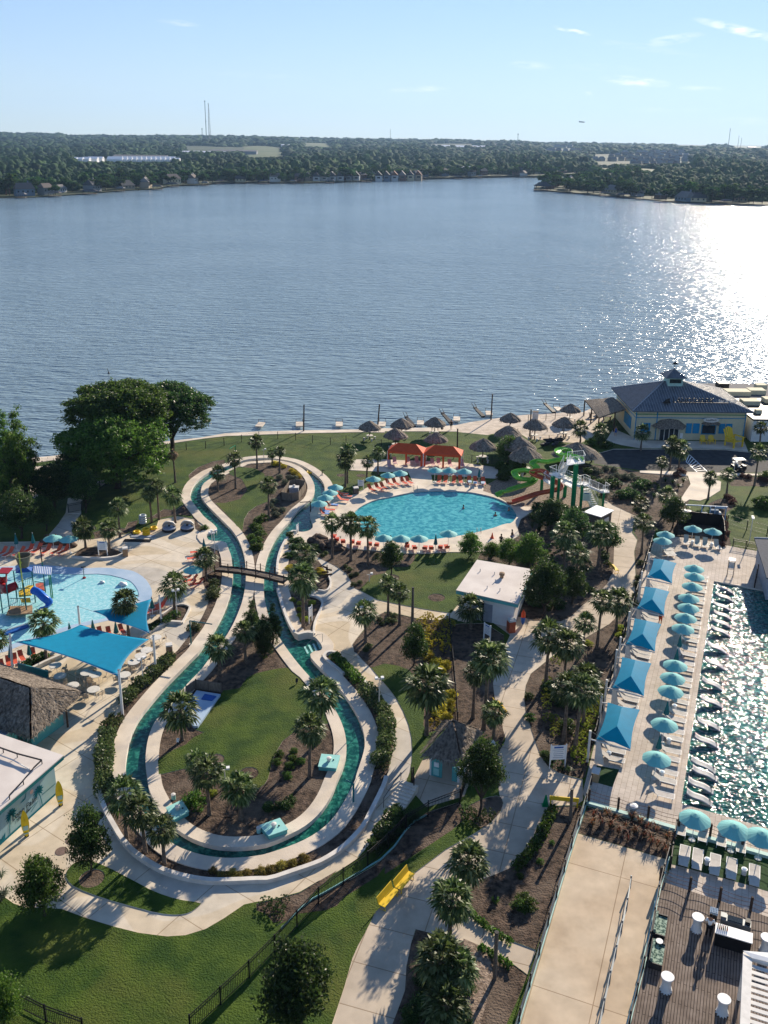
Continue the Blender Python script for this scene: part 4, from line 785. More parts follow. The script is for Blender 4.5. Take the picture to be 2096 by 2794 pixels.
# ------------ garden vegetation
PALMS=[('a1 1390,1200','a1 1380,820',1.7,'tall palm on the lawn inside the top loop of the river, by its left bank'),('a1 1160,1240','a1 1150,1000',1.7,'bushy palm in mulch inside the top-left bend of the river'),('a1 305,1640','a1 290,1260',1.6,'left palm of the dense clump behind the stacked tubes'),('a1 400,1600','a1 400,1170',1.7,'right and taller palm of the dense clump behind the stacked tubes'),('a1 610,1640','a1 620,1290',1.8,'palm behind the two round daybeds at the river'),('a2 10,940','a2 4,590',1.7,'tall palm just inside the very top of the river loop'),('a2 205,900','a2 200,740',1.3,'left of the two small palms at the top right of the river loop'),('a2 300,1000','a2 310,715',1.4,'right of the two small palms at the top right of the river loop'),('a2 160,1585','a2 190,1150',1.75,'palm beside the wooden pump enclosure inside the river loop'),('a2 1150,1180','a2 1130,840',1.9,'front palm of the tall pair beside the sign left of the oval pool'),('a2 1175,1130','a2 1160,700',1.7,'rear and taller palm of the pair beside the sign left of the oval pool'),('a2 1425,1110','a2 1420,850',1.6,'slim palm left of the orange cabanas'),('a2 1570,1015','a2 1570,740',1.7,'palm touching the left orange cabana'),('b0 1110,305','b0 1090,60',1.9,'palm in the mulch island left of the white notice board by the splash pool'),('b0 1420,355','b0 1420,60',1.7,'palm right behind the white notice board by the splash pool'),('p 328,1466','p 325,1385',1.8,'palm behind the mulch island, left of the stacked tubes'),('p 127,1800','p 116,1700',2.0,'palm rising behind the left corner of the big blue sail'),('p 352,1742','p 346,1640',1.9,'palm poking up beside the small blue sail'),('p -4,1800','p -8,1742',1.8,'palm cut by the left edge below the splash pool'),('b1 600,1120','b1 565,790',2.0,'palm in the kerbed bed right of the splash pool'),('b1 1010,725','b1 1030,440',1.7,'palm at the left end of the footbridge'),('c1 1185,320','b1 1180,1600',1.9,'palm on the inner bank of the river above the wooden enclosure'),('c1 1520,150','b1 1590,1390',1.6,'dark palm at the top of the island, left of its twin'),('b2 90,1650','b2 80,1370',1.7,'dark palm on the island beside the right channel'),('c1 700,1140','c1 680,740',2.0,'palm beside the light blue pump deck on the island'),('d1 890,170','c1 840,1430',1.35,'rear palm of the pair beside the white floodlight'),('d1 1050,440','c1 985,1560',1.6,'front palm of the pair beside the white floodlight'),('d1 1455,500','d1 1460,90',1.8,'pale dying palm in the mulch right of the floodlight'),('p 346,2293','p 333,2172',2.0,'left and tallest palm of the three at the bottom left bend of the river'),('p 397,2327','p 389,2212',1.8,'middle palm of the three at the bottom left bend of the river'),('p 449,2359','p 446,2262',1.6,'right and smallest palm of the three at the bottom left bend of the river'),('c2 815,1150','c2 830,540',2.05,'tall palm at the right river bank of the island, the upper of two'),('c2 690,1615','c2 680,970',2.0,'tall palm at the right river bank of the island, the lower of two'),('b2 605,1340','b2 570,700',2.6,'biggest palm right of the footbridge, over the white sign'),('b2 660,900','b2 650,390',2.0,'palm behind the biggest one right of the footbridge'),('b2 1410,1530','b2 1410,1140',1.7,'single palm beside the wide plaza right of the river steps'),('b2 980,445','p 898,1425',1.8,'left palm of the three between the oval pool and the rocks'),('b2 1220,475','p 955,1428',2.1,'middle and fullest palm of the three between the oval pool and the rocks'),('b2 1440,545','p 998,1437',1.8,'right palm of the three between the oval pool and the rocks'),('b3 42,1215','b3 50,780',1.6,'left palm of the pair by the wooden pole in front of the lawn'),('b3 190,1305','b3 185,890',1.55,'right palm of the pair by the wooden pole in front of the lawn'),('b3 1110,1350','b3 1135,1080',2.1,'full palm at the front left corner of the white-roofed building'),('c3 1140,850','c3 1150,260',1.5,'thin palm with dry fronds between the fence and the curved path'),('c3 1280,1000','c3 1310,60',2.2,'tall full palm at the edge of the shaded path'),('c3 1405,1150','c3 1390,770',1.4,'small palm beside the path above the thatched kiosk'),('c3 540,1070','c3 565,430',2.6,'large palm above the thatched kiosk, beside the yellow shrubs'),('b4 1085,1600','b4 1060,980',1.75,'slim palm at the bend of the path, left of its twin'),('b4 1330,1385','b4 1370,1000',1.9,'slim palm at the bend of the path beside the pool terrace fence'),('b4 900,1660','b4 895,1270',1.4,'short palm in the lower planted island of the path'),('c4 420,430','b4 420,1430',2.1,'palm at the upper left tip of the long planted island'),('b4 800,960','b4 800,380',1.9,'thin palm in the dark grove beside the white-roofed building'),('b4 1100,545','b4 1080,110',2.3,'full palm at the right edge of the dark grove by the path'),('b4 650,600','b4 660,140',2.1,'palm in the middle of the dark grove behind the white-roofed building'),('b4 900,750','b4 960,520',1.3,'low palm in front of the dark grove'),('c4 655,1150','c4 600,450',2.1,'left palm of the dense clump in the long planted island'),('c4 800,1290','c4 780,480',2.1,'front palm of the dense clump in the long planted island'),('c4 900,1000','c4 930,320',1.9,'right palm of the dense clump in the long planted island'),('c4 640,600','b4 720,1540',1.9,'rear palm of the dense clump in the long planted island'),('p 1750,1512','p 1757,1425',1.7,'palm beside the top left corner of the pool terrace'),('p 1815,1400','p 1832,1350',1.7,'palm beside the pool equipment yard'),('p 1745,1405','p 1745,1375',1.6,'palm in the dark shrubs right of the slide tower'),('a4 870,600','a4 915,420',1.9,'left palm of the pair between the beach and the restaurant'),('a4 1110,610','a4 1125,450',1.9,'right palm of the pair between the beach and the restaurant'),('a5 10,700','a5 45,470',2.0,'palm in front of the left corner of the restaurant'),('a5 500,950','a5 490,690',2.0,'right palm of the pair in front of the restaurant door'),('a5 385,950','a5 400,640',1.9,'left palm of the pair in front of the restaurant door'),('a5 255,1180','a5 265,850',1.4,'small palm on the corner between the road and the footpath'),('a5 880,1345','a5 910,1060',1.4,'dark palm standing in the pale footpath right of the slide tower'),('a5 1120,1275','a5 1110,1020',1.7,'palm beside the pale footpath left of the small lawn'),('a5 1480,1160','a5 1495,730',1.9,'tall palm on the small lawn in front of the road'),('a5 1545,650','a5 1560,410',1.8,'palm at the right corner of the restaurant'),('p 2110,1330','p 2105,1260',1.7,'palm cut by the right edge at the road'),('p 1276,2441','d3 640,600',2.2,'palm in the mulch beside the main path, above the yellow benches'),('e1 1245,650','e1 1235,380',2.2,'full shaggy palm at the fork of the paths'),('e1 1190,1010','e1 1180,740',2.1,'left palm of the big cluster below the fork of the paths'),('e1 1290,1060','e1 1270,800',1.9,'right palm of the big cluster below the fork of the paths'),('e1 1230,1260','e1 1220,1060',1.9,'lowest palm of the big cluster, cut by the bottom edge')]
FAT={33,43,45,51,73,74,75,76}
for i,(b_,c_,r_,lb)in enumerate(PALMS):palm(b_,c_,r_*(.9 if i>71 else 1.0)*rnd.uniform(.84,1.08),lb,i,fat=(i in FAT)or i%5==2,r=1.0+.15*(r_>2))
palm('a1 610,1125','a1 610,700',1.5,'dead palm with hanging brown fronds under the big oaks',1,dead=True)
def T_(bs,cs,rad,cm,label,m='l_oak',squash=1.0,tr=.18,group='shade trees of the resort',limbs=5,name='tree'):
 b=W(bs)[0];b.z=gz(b.x,b.y);tree(b,hgt(b,pp(cs)[0][1]),rad,cm,label,m,group,tr,squash,limbs=limbs,name=name)
T_('p 322,1332','p 285,1222',7.9,CR_BIG[0],'broad bright green oak at the left, in front of the darker ones','l_bright',.85,.4,'large oaks by the lake',7,'oak_tree')
T_('p 335,1290','p 318,1108',8.2,CR_BIG[1],'huge spreading oak behind the bright green one at the lake','l_oak',.62,.45,'large oaks by the lake',7,'oak_tree')
T_('a1 565,800','p 500,1115',6.6,CR_BIG[0],'dark oak with a visible forked trunk beside the lakeside walk','l_darkleaf',.8,.35,'large oaks by the lake',7,'oak_tree')
T_('p 72,1390','p 88,1238',3.9,CONE,'tall feathery cypress near the left edge, the right one','l_bright',1.55,.3,'cypresses at the left edge',name='cypress_tree');T_('p 0,1420','p 12,1305',3.8,CONE,'bushy cypress cut by the left edge','l_bright',1.3,.3,'cypresses at the left edge',name='cypress_tree')
T_('p 30,1330','p 40,1215',3.3,CONE,'darker cypress behind the two others at the left edge','l_oak',1.5,.25,'cypresses at the left edge',name='cypress_tree');T_('p 128,1450','p 125,1405',1.7,CR_SMALL[1],'small dark tree in the deep shade at the left','l_darkleaf',1.3,.1)
T_('p 150,1400','p 150,1335',3.3,CR_SMALL[2],'added dark tree filling the shade between the cypresses and the oaks','l_darkleaf',1.0,.15);T_('p 60,1470','p 55,1405',3.0,CR_SMALL[0],'added dark spreading tree filling the shade low at the left edge','l_darkleaf',.9,.15);T_('p 235,1400','p 225,1335',2.6,CR_SMALL[1],'added dark tree filling the shade beside the ramped walk under the oaks','l_darkleaf',1.0,.12)  # trees added to cover the bright walk where shade belongs
T_('p 200,1345','p 185,1290',3.4,CR_SMALL[0],'added dark undergrowth tree filling the shade below the big oaks','l_darkleaf',.8,.15)  # another tree added to darken the pale ground under the oaks
T_('d0 1180,1215','p 244,2308',1.75,CR_SMALL[0],'young dense tree on the small kidney-shaped lawn','l_darkleaf',1.45,.07);T_('p 122,2500','p 118,2428',1.85,CR_SMALL[1],'young tree at the edge of the plaza, lower left','l_oak',1.15,.07)
T_('p 812,2880','p 806,2700',2.6,CR_SMALL[2],'round glossy tree at the bottom edge beside the fence','l_darkleaf',1.0,.12);T_('p 12,2800','p 12,2745',1.5,CR_SMALL[0],'light green tree in the bottom left corner','l_bright',1.2,.08)
T_('d3 700,275','p 1308,2105',2.1,CR_SMALL[1],'dense dark tree beside the thatched kiosk','l_darkleaf',1.1,.1);T_('p 1067,1573','p 1067,1524',1.75,CR_SMALL[2],'small round tree at the left end of the lawn below the oval pool','l_darkleaf',1.05,.08)
T_('p 1130,1815','p 1124,1768',1.6,CR_SMALL[0],'dark conical tree in the mulch beside the yellow shrubs','l_darkleaf',1.35,.08)
T_('p 1284,1518','p 1286,1494',1.75,CR_SMALL[1],'big round clipped tree beside the oval pool','l_bright',.95,.1,'green trees between the oval pool and the white roof');T_('p 1340,1525','p 1340,1508',1.5,CR_SMALL[2],'low tree right of the round clipped one by the oval pool','l_bright',.8,.1,'green trees between the oval pool and the white roof')
T_('p 1390,1540','p 1400,1512',2.0,CR_SMALL[0],'light green tree behind the white roof, left part','l_bright',.8,.1,'green trees between the oval pool and the white roof');T_('p 1445,1560','p 1446,1510',2.4,CR_SMALL[1],'large light green dome of a tree behind the white roof','l_bright',.85,.12,'green trees between the oval pool and the white roof')
T_('p 1482,1690','p 1472,1610',3.0,CR_SMALL[2],'big dark tree hugging the right side of the white-roofed building','l_darkleaf',1.0,.14,'dark grove right of the white-roofed building');T_('p 1560,1650','p 1560,1600',1.9,CR_SMALL[0],'dark tree in the grove behind the curved path','l_darkleaf',1.0,.1,'dark grove right of the white-roofed building')
T_('p 1500,1450','p 1500,1412',2.5,CR_SMALL[1],'dark tree at the foot of the slide tower','l_darkleaf',.9,.1);T_('p 1565,1490','p 1565,1440',2.4,CR_SMALL[0],'dark tree beside the white-roofed ticket kiosk','l_darkleaf',.9,.1);T_('p 1385,1265','p 1385,1232',2.6,CR_SMALL[0],'dark green tree right of the orange cabanas','l_oak',.8,.1)
T_('p 1410,1300','p 1412,1275',1.8,CR_SMALL[2],'small green tree behind the start of the green slide','l_bright',.8,.1);T_('p 1835,1440','p 1842,1405',2.3,CR_SMALL[1],'dark tree left of the pool equipment yard','l_darkleaf',.9,.1);T_('p 1655,1520','p 1662,1470',2.0,CR_SMALL[0],'dark tree between the kiosk and the path','l_darkleaf',.9,.1)
for i,(x,y,l_)in enumerate(((690,1690,'left'),(722,1735,'middle'),(745,1700,'right'))):T_('p %d,%d'%(x,y+60),'p %d,%d'%(x,y),1.5,CONE,l_+' tree of the three feathery dark ones on the narrow top of the island','l_darkleaf',1.5,.09,'feathery trees on the island tip')
def row(s,rad,m,desc,group,kind=0,sq=.85,name='shrub',jit=.15):
 P=pp(s)
 for i,p in enumerate(P):
  w_=at(*p);r=rad*(1+rnd.uniform(-jit,jit));shrub((w_.x,w_.y),r,m,desc%nth(i)if '%s' in desc else desc,group,kind if kind>=10 else i,sq,name)
row('b3 480,1290 590,1300 560,1225 500,1385 570,1440 680,1365 460,1455 540,1515 650,1490 680,1600 790,1450 780,1530 790,1640 520,1600 760,1285 710,1300 840,1330 530,1650',.85,'l_gold','golden yellow clipped shrub, %s of the bed left of the metal fence','golden shrubs above the thatched kiosk',10)
row('c3 560,50 600,110 680,170 790,190 720,270 850,580 840,690 670,790 750,750 800,860 650,960 880,790 720,870',.85,'l_gold','yellow-green shrub along the metal fence, %s counted from the top','golden shrubs above the thatched kiosk',0)
row('a2 240,895 350,930 460,985 550,1060 290,900 500,1020',.75,'l_gold','yellow shrub at the top right of the river loop, %s from the left','yellow shrubs inside the river loop')
row('b2 440,580 420,600 820,615 850,650',.75,'l_gold','yellow shrub beside the footbridge palms, %s from the left','yellow shrubs by the footbridge')
row('b2 470,1000 560,1040 560,1120 560,1200 600,1260 640,1250 720,1040',.55,'l_lime','lime green shrub under the big palm by the white sign, %s from the top','lime shrubs by the white sign')
row('a2 300,1075 420,1075 380,1150 230,1390 240,1490 250,1560 500,1090 180,1440 330,1500',.8,'l_greyleaf','grey-green mound beside the wooden pump enclosure, %s of its group','grey mounds inside the river loop')
row('a2 30,1640 90,1600 b1 1640,60 1600,200 1640,260 1620,330 b2 20,100 60,160 20,240 30,330',.95,'l_oak','dark green shrub on the narrow neck of the island, %s from the top','dark shrubs on the island neck')
row('c4 1125,510 1110,565 1075,640 1060,690 1040,740 1010,800 1000,850 970,920 950,980 920,1040 900,1100 890,1160 880,1220 860,1280 850,1400 840,1340',.8,'l_lime','lime green clipped hedge ball along the terrace fence, %s from the top','lime hedge balls along the terrace fence',10)
row('c4 450,400 440,480 440,560 440,640 440,720 450,880 530,890 540,980 540,1060 730,950 560,140',.62,'l_lime','green-yellow ball shrub in the long planted island, %s from the top','ball shrubs in the long planted island',10)
row('b4 970,1570 1400,1370 1390,1410 1380,1460',.6,'l_lime','lime ball shrub near the terrace fence posts, %s from the left','ball shrubs near the terrace fence')
row('d1 1100,1190 1220,1250 1540,1220 1350,1220 1450,1250',.55,'l_autumn','yellowish low shrub in the bottom ring bed, %s from the left','autumn shrubs of the ring bed')
row('d2 30,690 110,680 190,650 270,630 350,600',.55,'l_autumn','golden and rusty low shrub right of the bottom bend, %s from the left','autumn shrubs of the ring bed')
row('c2 300,1340 270,1440 480,1300 470,1400 570,1430 430,1500 400,1620',.6,'l_oak','green bush in the mulch of the island, %s from the top','bushes in the island mulch')
row('d2 90,210 160,205 220,200 250,160',.6,'l_darkleaf','dark low bush above the right turquoise hatch, %s from the left','bushes in the island mulch')
row('d1 860,330',1.25,'l_bright','bright green cycad-like bush beside the left turquoise hatch','bushes in the island mulch');row('d1 1090,190',.5,'l_lime','small bright green bush at the foot of the front palm','bushes in the island mulch')
row('b1 990,70',.8,'l_oak','round green bush at the edge of the plaza beside the river','plaza bushes');row('b1 850,1370',.9,'l_shrub','olive bush behind the green shower pipe','plaza bushes')
row('b1 1110,800 1120,880 1090,960',1.0,'l_shrub','olive bush below the footbridge ramp, %s from the top','plaza bushes');row('d0 60,1530 0,1600 f0 10,1180',1.1,'l_greyleaf','tall grey-green grass clump at the left edge, %s','grass clumps at the left edge',12,.9,'grass_clump')
row('b2 430,170 470,260 540,250 480,330 400,440 470,420 760,330 600,300',.9,'l_darkleaf','dark bush between the river and the pool rocks, %s of the bed','bushes between river and pool')
row('b2 800,360 850,420 900,390 1150,560 1200,600 1230,680 1250,800 1290,660 1340,770 1560,420 1540,480 1300,350 1100,300 1080,200',.5,'l_shrub','small brownish shrub in the mulch below the pool loungers, %s of the bed','brown shrubs below the pool loungers')
row('b3 60,1180 130,1200 50,1260 20,1280 120,1270 b2 1450,1600 1420,1640 1590,1250 1620,1300',.5,'l_shrub','low shrub at the foot of the pole palms, %s of its group','low shrubs by the pole palms')
row('b4 950,820 1000,880 900,900 1200,450 1220,520 1180,400 c4 200,600 220,870 420,1350 480,1400 560,1480 640,1540 720,1560',.7,'l_darkleaf','dark low shrub along the curved path, %s from the top','dark shrubs along the curved path')
row('c3 1240,1200 1280,1250 1230,1270',.9,'l_bright','green bush beside the wooden litter bin, %s','bushes by the litter bin')
row('d3 600,240 650,300 680,340 750,300 770,270 640,260 620,320',.6,'l_darkleaf','dark mound under the dense tree by the kiosk, %s of its group','mounds under the kiosk tree',10)
row('e1 60,400 120,400 180,380 150,440 80,450 140,480',.5,'l_darkleaf','dark mound in the bed beside the fence, %s of its group','dark mounds by the fence',10)
row('e2 70,390 100,420 50,430',.9,'l_oak','green bush in the mulch left of the ramp, %s of its group','bushes left of the ramp')
row('d4 290,470 200,610 50,720 e1 1545,380',.35,'l_oak','tiny dark plant in the bare mulch left of the ramp, %s','tiny plants in the mulch')
row('d4 600,280 650,330 720,360 780,400 850,450 900,400 940,330 880,300 760,310 690,280 830,370 590,340 d5 30,430 80,470 130,500 190,540 120,380 200,450 60,380',.95,'l_rust','spiky reddish grass clump below the pool terrace, %s of the bed','red grass clumps below the terrace',12,1.0,'grass_clump')
row('a4 1050,980 1100,1020 1200,960 1300,980 1350,1050 1450,1080 1250,1100 1530,1060 1600,1120 1180,1280 1250,1310 1100,1260 1400,1180 1500,1200 1330,1330 1570,1250',1.0,'l_greyleaf','grey-green shrub on the dark bank right of the slide tower, %s of the bank','shrubs on the dark bank')
row('a4 1000,640 1180,680 1150,620 1240,660',1.3,'l_oak','green bush in front of the beach palms, %s of its group','bushes by the beach palms')
row('a5 520,990 480,1040 560,1010 1330,1050 1400,1070 1560,1090 1620,1110 1200,1400 1180,1360 1130,1340',.8,'l_purple','dark reddish shrub beside the road, %s from the left','reddish shrubs by the road')
row('b5 1090,60 1100,130 1080,200 1060,280 1090,20 a5 1080,1600',.8,'l_purple','dark purple hedge shrub beside the pool terrace, %s from the bottom','purple hedge at the terrace')
row('b4 1570,950 1590,1050 1600,800 p 1740,1580 1748,1540 1700,1735',.6,'l_shrub','sparse shrub between the path and the terrace fence, %s from the bottom','sparse shrubs by the terrace fence')
row('a5 1620,1400 1560,1440 1640,1470 a5 1640,1090',1.5,'l_oak','dark bush on the small lawn at the right edge, %s','bushes at the right edge')
row('b4 100,700 160,900 300,1050 420,1080 560,1080 200,500 420,560 520,640 600,760 700,860 560,420 640,300 760,260 860,330 960,420 900,180 1000,60 b4 1180,300 500,200 330,120 250,60',1.5,'l_darkleaf','dark evergreen bush filling the grove right of the white-roofed building, %s from the left','dark bushes filling the grove')
row('a4 320,1500 420,1560 620,1500 700,1560 820,1540 880,1600 300,1620 1000,1620 560,1640',1.5,'l_darkleaf','dark bush at the foot of the slide tower, %s of the thicket','dark thicket under the slide tower')
row('a4 960,1010 1000,1120 1130,1150 1220,1180 1320,1150 1400,1320 1480,1280 1560,1330 1620,1200 a5 60,1180 150,1240 60,1300 180,1330 330,1120 420,1150 500,1200 560,1130',1.3,'l_darkleaf','dark bush on the shaded bank right of the slide tower, %s from the left','dark bushes on the shaded bank')
row('e1 1080,900 1130,1010 1060,1090 1180,1160 1310,1180 1330,960 1010,1150',1.0,'l_darkleaf','dark bush under the palm cluster at the bottom, %s of its group','dark bushes under the bottom palm cluster')
row('a3 1500,950 1570,1000 1640,950 1540,1080 a4 30,880 60,960',1.5,'l_oak','dark green bush between the cabana deck and the slide, %s of its group','bushes right of the cabana deck')
row('c4 560,620 640,700 740,640 820,700 480,500 900,560 700,1000',1.1,'l_darkleaf','dark bush under the dense palm clump of the long island, %s of its group','bushes under the long island palms')
row('d3 40,390 90,360 150,300 200,280 20,450',.9,'l_darkleaf','dark bush behind the diagonal fence near the steps, %s of its group','bushes behind the diagonal fence')
def rock(p,r,label,group,m):
 w_=at(*p);V_,F_=ICOS[rnd.randrange(6)];me=npmesh('boulder',V_*np.array([r,r*.8,r*.7]),F_,m);o=inst('boulder',me,None,(w_.x,w_.y,gz(w_.x,w_.y)+r*.15),(0,0,rnd.uniform(0,6)));tag(o,label,'rock',group)
M['rock']=mat('dark_rock',(.05,.035,.028),.85,col2=(.13,.085,.06),scale=2.5,bump=.8)
for i,p in enumerate(pp('b2 760,230 820,215 870,260 800,270 920,260 960,290 850,310 1010,300 1060,330')):rock(p,rnd.uniform(.6,.95),'dark boulder beside the oval pool, %s from the left of its pile'%nth(i),'boulders by the oval pool',M['rock'])
for i,p in enumerate(pp('b0 600,230 660,215 720,250 790,240 850,250 900,270 930,290 560,250 700,200')):rock(p,rnd.uniform(.5,.9),'dark boulder behind the splash pool loungers, %s of its pile'%nth(i),'boulders by the splash pool',M['rock'])
def hedge(s,wd,h,label,m='l_shrub',dens=260,size=.13):
 P=chaikin([v.to_2d()for v in W(s)],1,False);rs=np.random.RandomState(len(s));pts=[]
 for i in range(len(P)-1):
  a,b=P[i],P[i+1];L_=(b-a).length;n_=int(L_*dens*wd/1.2);t=(b-a).normalized();nn=Vector((-t.y,t.x));u=rs.rand(n_,3)
  side=(u[:,1]-.5)*wd;zz=h*(1-.25*(2*np.abs(u[:,1]-.5))**3)*(1-u[:,2]**2.5*.95)
  wob=1+.12*np.sin((a.x+t.x*u[:,0]*L_)*3.1+(a.y+t.y*u[:,0]*L_)*2.3)
  pts.append(np.stack([a.x+t.x*u[:,0]*L_+nn.x*side*wob,a.y+t.y*u[:,0]*L_+nn.y*side*wob,zz*wob],1))
 c=np.concatenate(pts);o0=c[0].copy();o0[2]=0;V_,F_=cards(c-o0,len(c),size,rs);me=npmesh('hedge',V_,F_,M[m]);o=bpy.data.objects.new('hedge',me);C.objects.link(o);o.location=o0;tag(o,label,'hedge','clipped hedges beside the river')
hedge('c1 560,90 480,180 400,260 300,330 230,400 120,480 50,560 0,620 c0 1600,690',1.3,.9,'long dark hedge between the cafe tables and the upper left river bank');hedge('c0 1520,880 1450,960 1400,1030',1.4,.8,'short loose hedge at the end of the plaza by the river')
hedge('c0 1400,1080 1380,1200 1360,1330 1350,1450 1350,1600 p 283,2140 290,2180',1.5,1.0,'tall flowering hedge left of the lower river bend');hedge('c2 1000,80 1080,150 1180,260 1290,380 1330,430',1.15,.8,'green hedge starting at the white rounded kerb tip','l_oak')
hedge('c2 1390,500 1480,600 1560,740 c3 0,800 20,950 30,1150 10,1300 c2 1600,1450 1560,1540',1.5,.9,'long olive hedge along the right river bank');hedge('d3 110,240 60,300 20,350 d2 930,430 900,480 860,540',1.2,.9,'dark leafy hedge climbing beside the black fence to the steps','l_darkleaf')
hedge('d4 310,215 270,270 240,350 200,430 150,520 100,580 40,640 0,670',.8,.5,'low green hedge edging the wide path left of the ramp','l_oak');hedge('e1 1370,450 1450,520 1530,580 1650,660',.5,.35,'low green edging along the small side path, upper side','l_oak');hedge('e1 1440,680 1540,740 1650,820',.5,.35,'low green edging along the small side path, lower side','l_oak')
hedge('c0 330,190 420,140 520,90 600,50',1.2,.5,'low planting behind the dark green screen','l_darkleaf');hedge('b1 440,1310 520,1250 600,1200 660,1180',1.1,.5,'low planting in the kerbed bed under the right sail post','l_darkleaf');hedge('b1 250,1400 330,1340 400,1300',1.0,.5,'low dark planting behind the small blue sail','l_darkleaf')
for i,(s_,t_,h_,lb)in enumerate((('d0 1250,95 1275,150 1340,350 1400,480 1480,620 1560,760 1659,880 d1 90,970 300,1110 450,1190 660,1260 900,1310 1100,1330 1400,1325 1659,1310 d2 100,752 280,690 400,650 500,610 640,520 740,420 800,350 850,250 910,130 952,40 c3 20,1640',.35,.35,'long white curved kerb round the bottom river bed'),('c2 1500,500 1400,400 1300,290 1150,130 1080,60 1000,12 920,15 880,50 870,90 1000,190 1130,300',.28,.3,'white rounded kerb tip of the hedge below the river steps'),('b2 275,870 300,960 370,1190 430,1330 512,1478 640,1440 740,1450',.3,.45,'white wall along the right river bank below the footbridge'),('b2 270,650 272,540 290,420 340,290 400,190 450,105 540,112',.28,.3,'white wall along the right river bank above the footbridge'),('b2 690,935 760,950 830,985 860,1040 820,1150 760,1270 740,1380 750,1440',.22,.25,'pale kerb round the bed with the white sign'),('b2 900,640 965,740 955,830 900,885 800,870',.22,.25,'pale kerb round the yellow shrubs by the footbridge'),('b0 940,432 960,443 1300,458 1500,440 1590,400',.3,.25,'curved stone kerb of the notice board island'),('b1 170,1475 400,1340 520,1278 690,1290',.3,.3,'low curved wall behind the cafe tables on the right'),('b1 440,1185 600,1065 700,1045 790,1070 800,1100 760,1180 700,1290',.2,.2,'kerb round the bed with the lamp beside the cafe'),('c0 400,250 640,130 800,65',.3,.4,'straight low wall beside the cafe tables on the left'))):
 wall_line(s_,t_,h_,M['white_wall'],'garden_kerb',lb,'kerb')
 # ------------ furniture
def gp(s):
 w_=W(s)[0]if isinstance(s,str)else at(*s);return Vector((w_.x,w_.y,gz(w_.x,w_.y)))
def part(t,name,mb,m,parent=None,smooth=False):return obj(name,mb,m,parent or t,smooth,off=t.location)
UD=(at(1948.5,1587)-at(1859,2193)).normalized();AD=math.atan2(UD.y,UD.x)
VD=Vector((UD.y,-UD.x,0))
def U3(a,b,z=0):return UD*a+VD*b+Vector((0,0,z))
def make_umbrella():
 t=thing('umbrella','umbrella','umbrella',(0,0,0));mb=MB();n=8;r_,z0,z1=1.25,1.92,2.42
 def tier(ra,za,rb,zb,sag):
  vs=[]
  for k in range(2*n):
   a=k*PI/n;q=1 if k%2==0 else.955
   vs.append((ra*math.cos(a),ra*math.sin(a),za));vs.append((rb*q*math.cos(a),rb*q*math.sin(a),zb-(0 if k%2==0 else-sag)))
  m_=2*n;return vs,[(2*k,2*k+1,2*((k+1)%m_)+1,2*((k+1)%m_))for k in range(m_)]
 mb.add(*tier(.3,z1-.06,r_,z0,.03));obj('canopy',mb,M['umb'],t)
 m2=MB();m2 .add(*tier(.02,z1+.1,.36,z1-.02,.01));obj('vent_cap',m2,M['umb'],t)
 obj('pole',MB().tube((0,0,0),(0,0,z1+.05),.03,n=6),M['white'],t)
 for k in range(8):a=k*PI/4;obj('rib',MB().tube((.05*math.cos(a),.05*math.sin(a),z1-.08),(r_*.97*math.cos(a),r_*.97*math.sin(a),z0-.02),.012,n=3,cap=False),M['white'],t)
 obj('base',MB().lathe([(.28,0),(.28,.06),(.06,.1)],10),M['offwhite'],t);return t
def make_closed(m='tealdark'):
 t=thing('closed_umbrella','closed','umbrella',(0,0,0))
 mb=MB();vs=[]
 for z,r_ in((.95,.27),(1.1,.24),(1.6,.15),(2.1,.06),(2.3,.01)):
  for k in range(12):q=r_*(1 if k%2 else.68);vs.append((q*math.cos(k*PI/6),q*math.sin(k*PI/6),z))
 mb.add(vs,[(j*12+i,j*12+(i+1)%12,(j+1)*12+(i+1)%12,(j+1)*12+i)for j in range(4)for i in range(12)])
 obj('folded_canopy',mb,M[m],t);obj('pole',MB().tube((0,0,0),(0,0,2.35),.03),M['white'],t);obj('base',MB().lathe([(.28,0),(.28,.06),(.06,.1)],10),M['offwhite'],t);return t
def make_lounger(fab,back=48,name='sun_lounger'):
 t=thing(name,'lounger','lounger',(0,0,0));f=MB();L_,w_=1.95,.62;b=R(back)
 for s in(-1,1):f.tube((-.3,s*w_/2,.33),(.95,s*w_/2,.33),.022,n=4)
 f.tube((.95,-w_/2,.33),(.95,w_/2,.33),.022,n=4);f.tube((-.3,-w_/2,.33),(-.3,w_/2,.33),.022,n=4);obj('frame',f,M['white'],t)
 for x in(-.25,.85):
  for s in(-1,1):obj('leg',MB().tube((x,s*w_/2,.33),(x,s*w_/2,0),.022,n=4),M['white'],t)
 se=MB();se.sheet([[(x,-w_/2+.02,.35-.02*math.sin((x+.3)/1.25*PI)),(x,w_/2-.02,.35-.02*math.sin((x+.3)/1.25*PI))]for x in(-.3,0,.3,.6,.93)],.025);obj('seat',se,fab,t)
 bk=MB();bk.sheet([[(-.3-q*math.cos(b),-w_/2+.02,.36+q*math.sin(b)),(-.3-q*math.cos(b),w_/2-.02,.36+q*math.sin(b))]for q in(0,.25,.5,.75)],.03);obj('backrest',bk,fab,t)
 return t
PROTO={}
def place(kind,mk,pos,rz,label,group,scale=None):
 if kind not in PROTO:PROTO[kind]=mk();o=PROTO[kind];o.location=pos;o.rotation_euler=(0,0,rz);o['label']=label;o['group']=group;o.scale=(scale or 1,)*3;return o
 return dup(PROTO[kind],pos,rz,label,group,scale or 1)
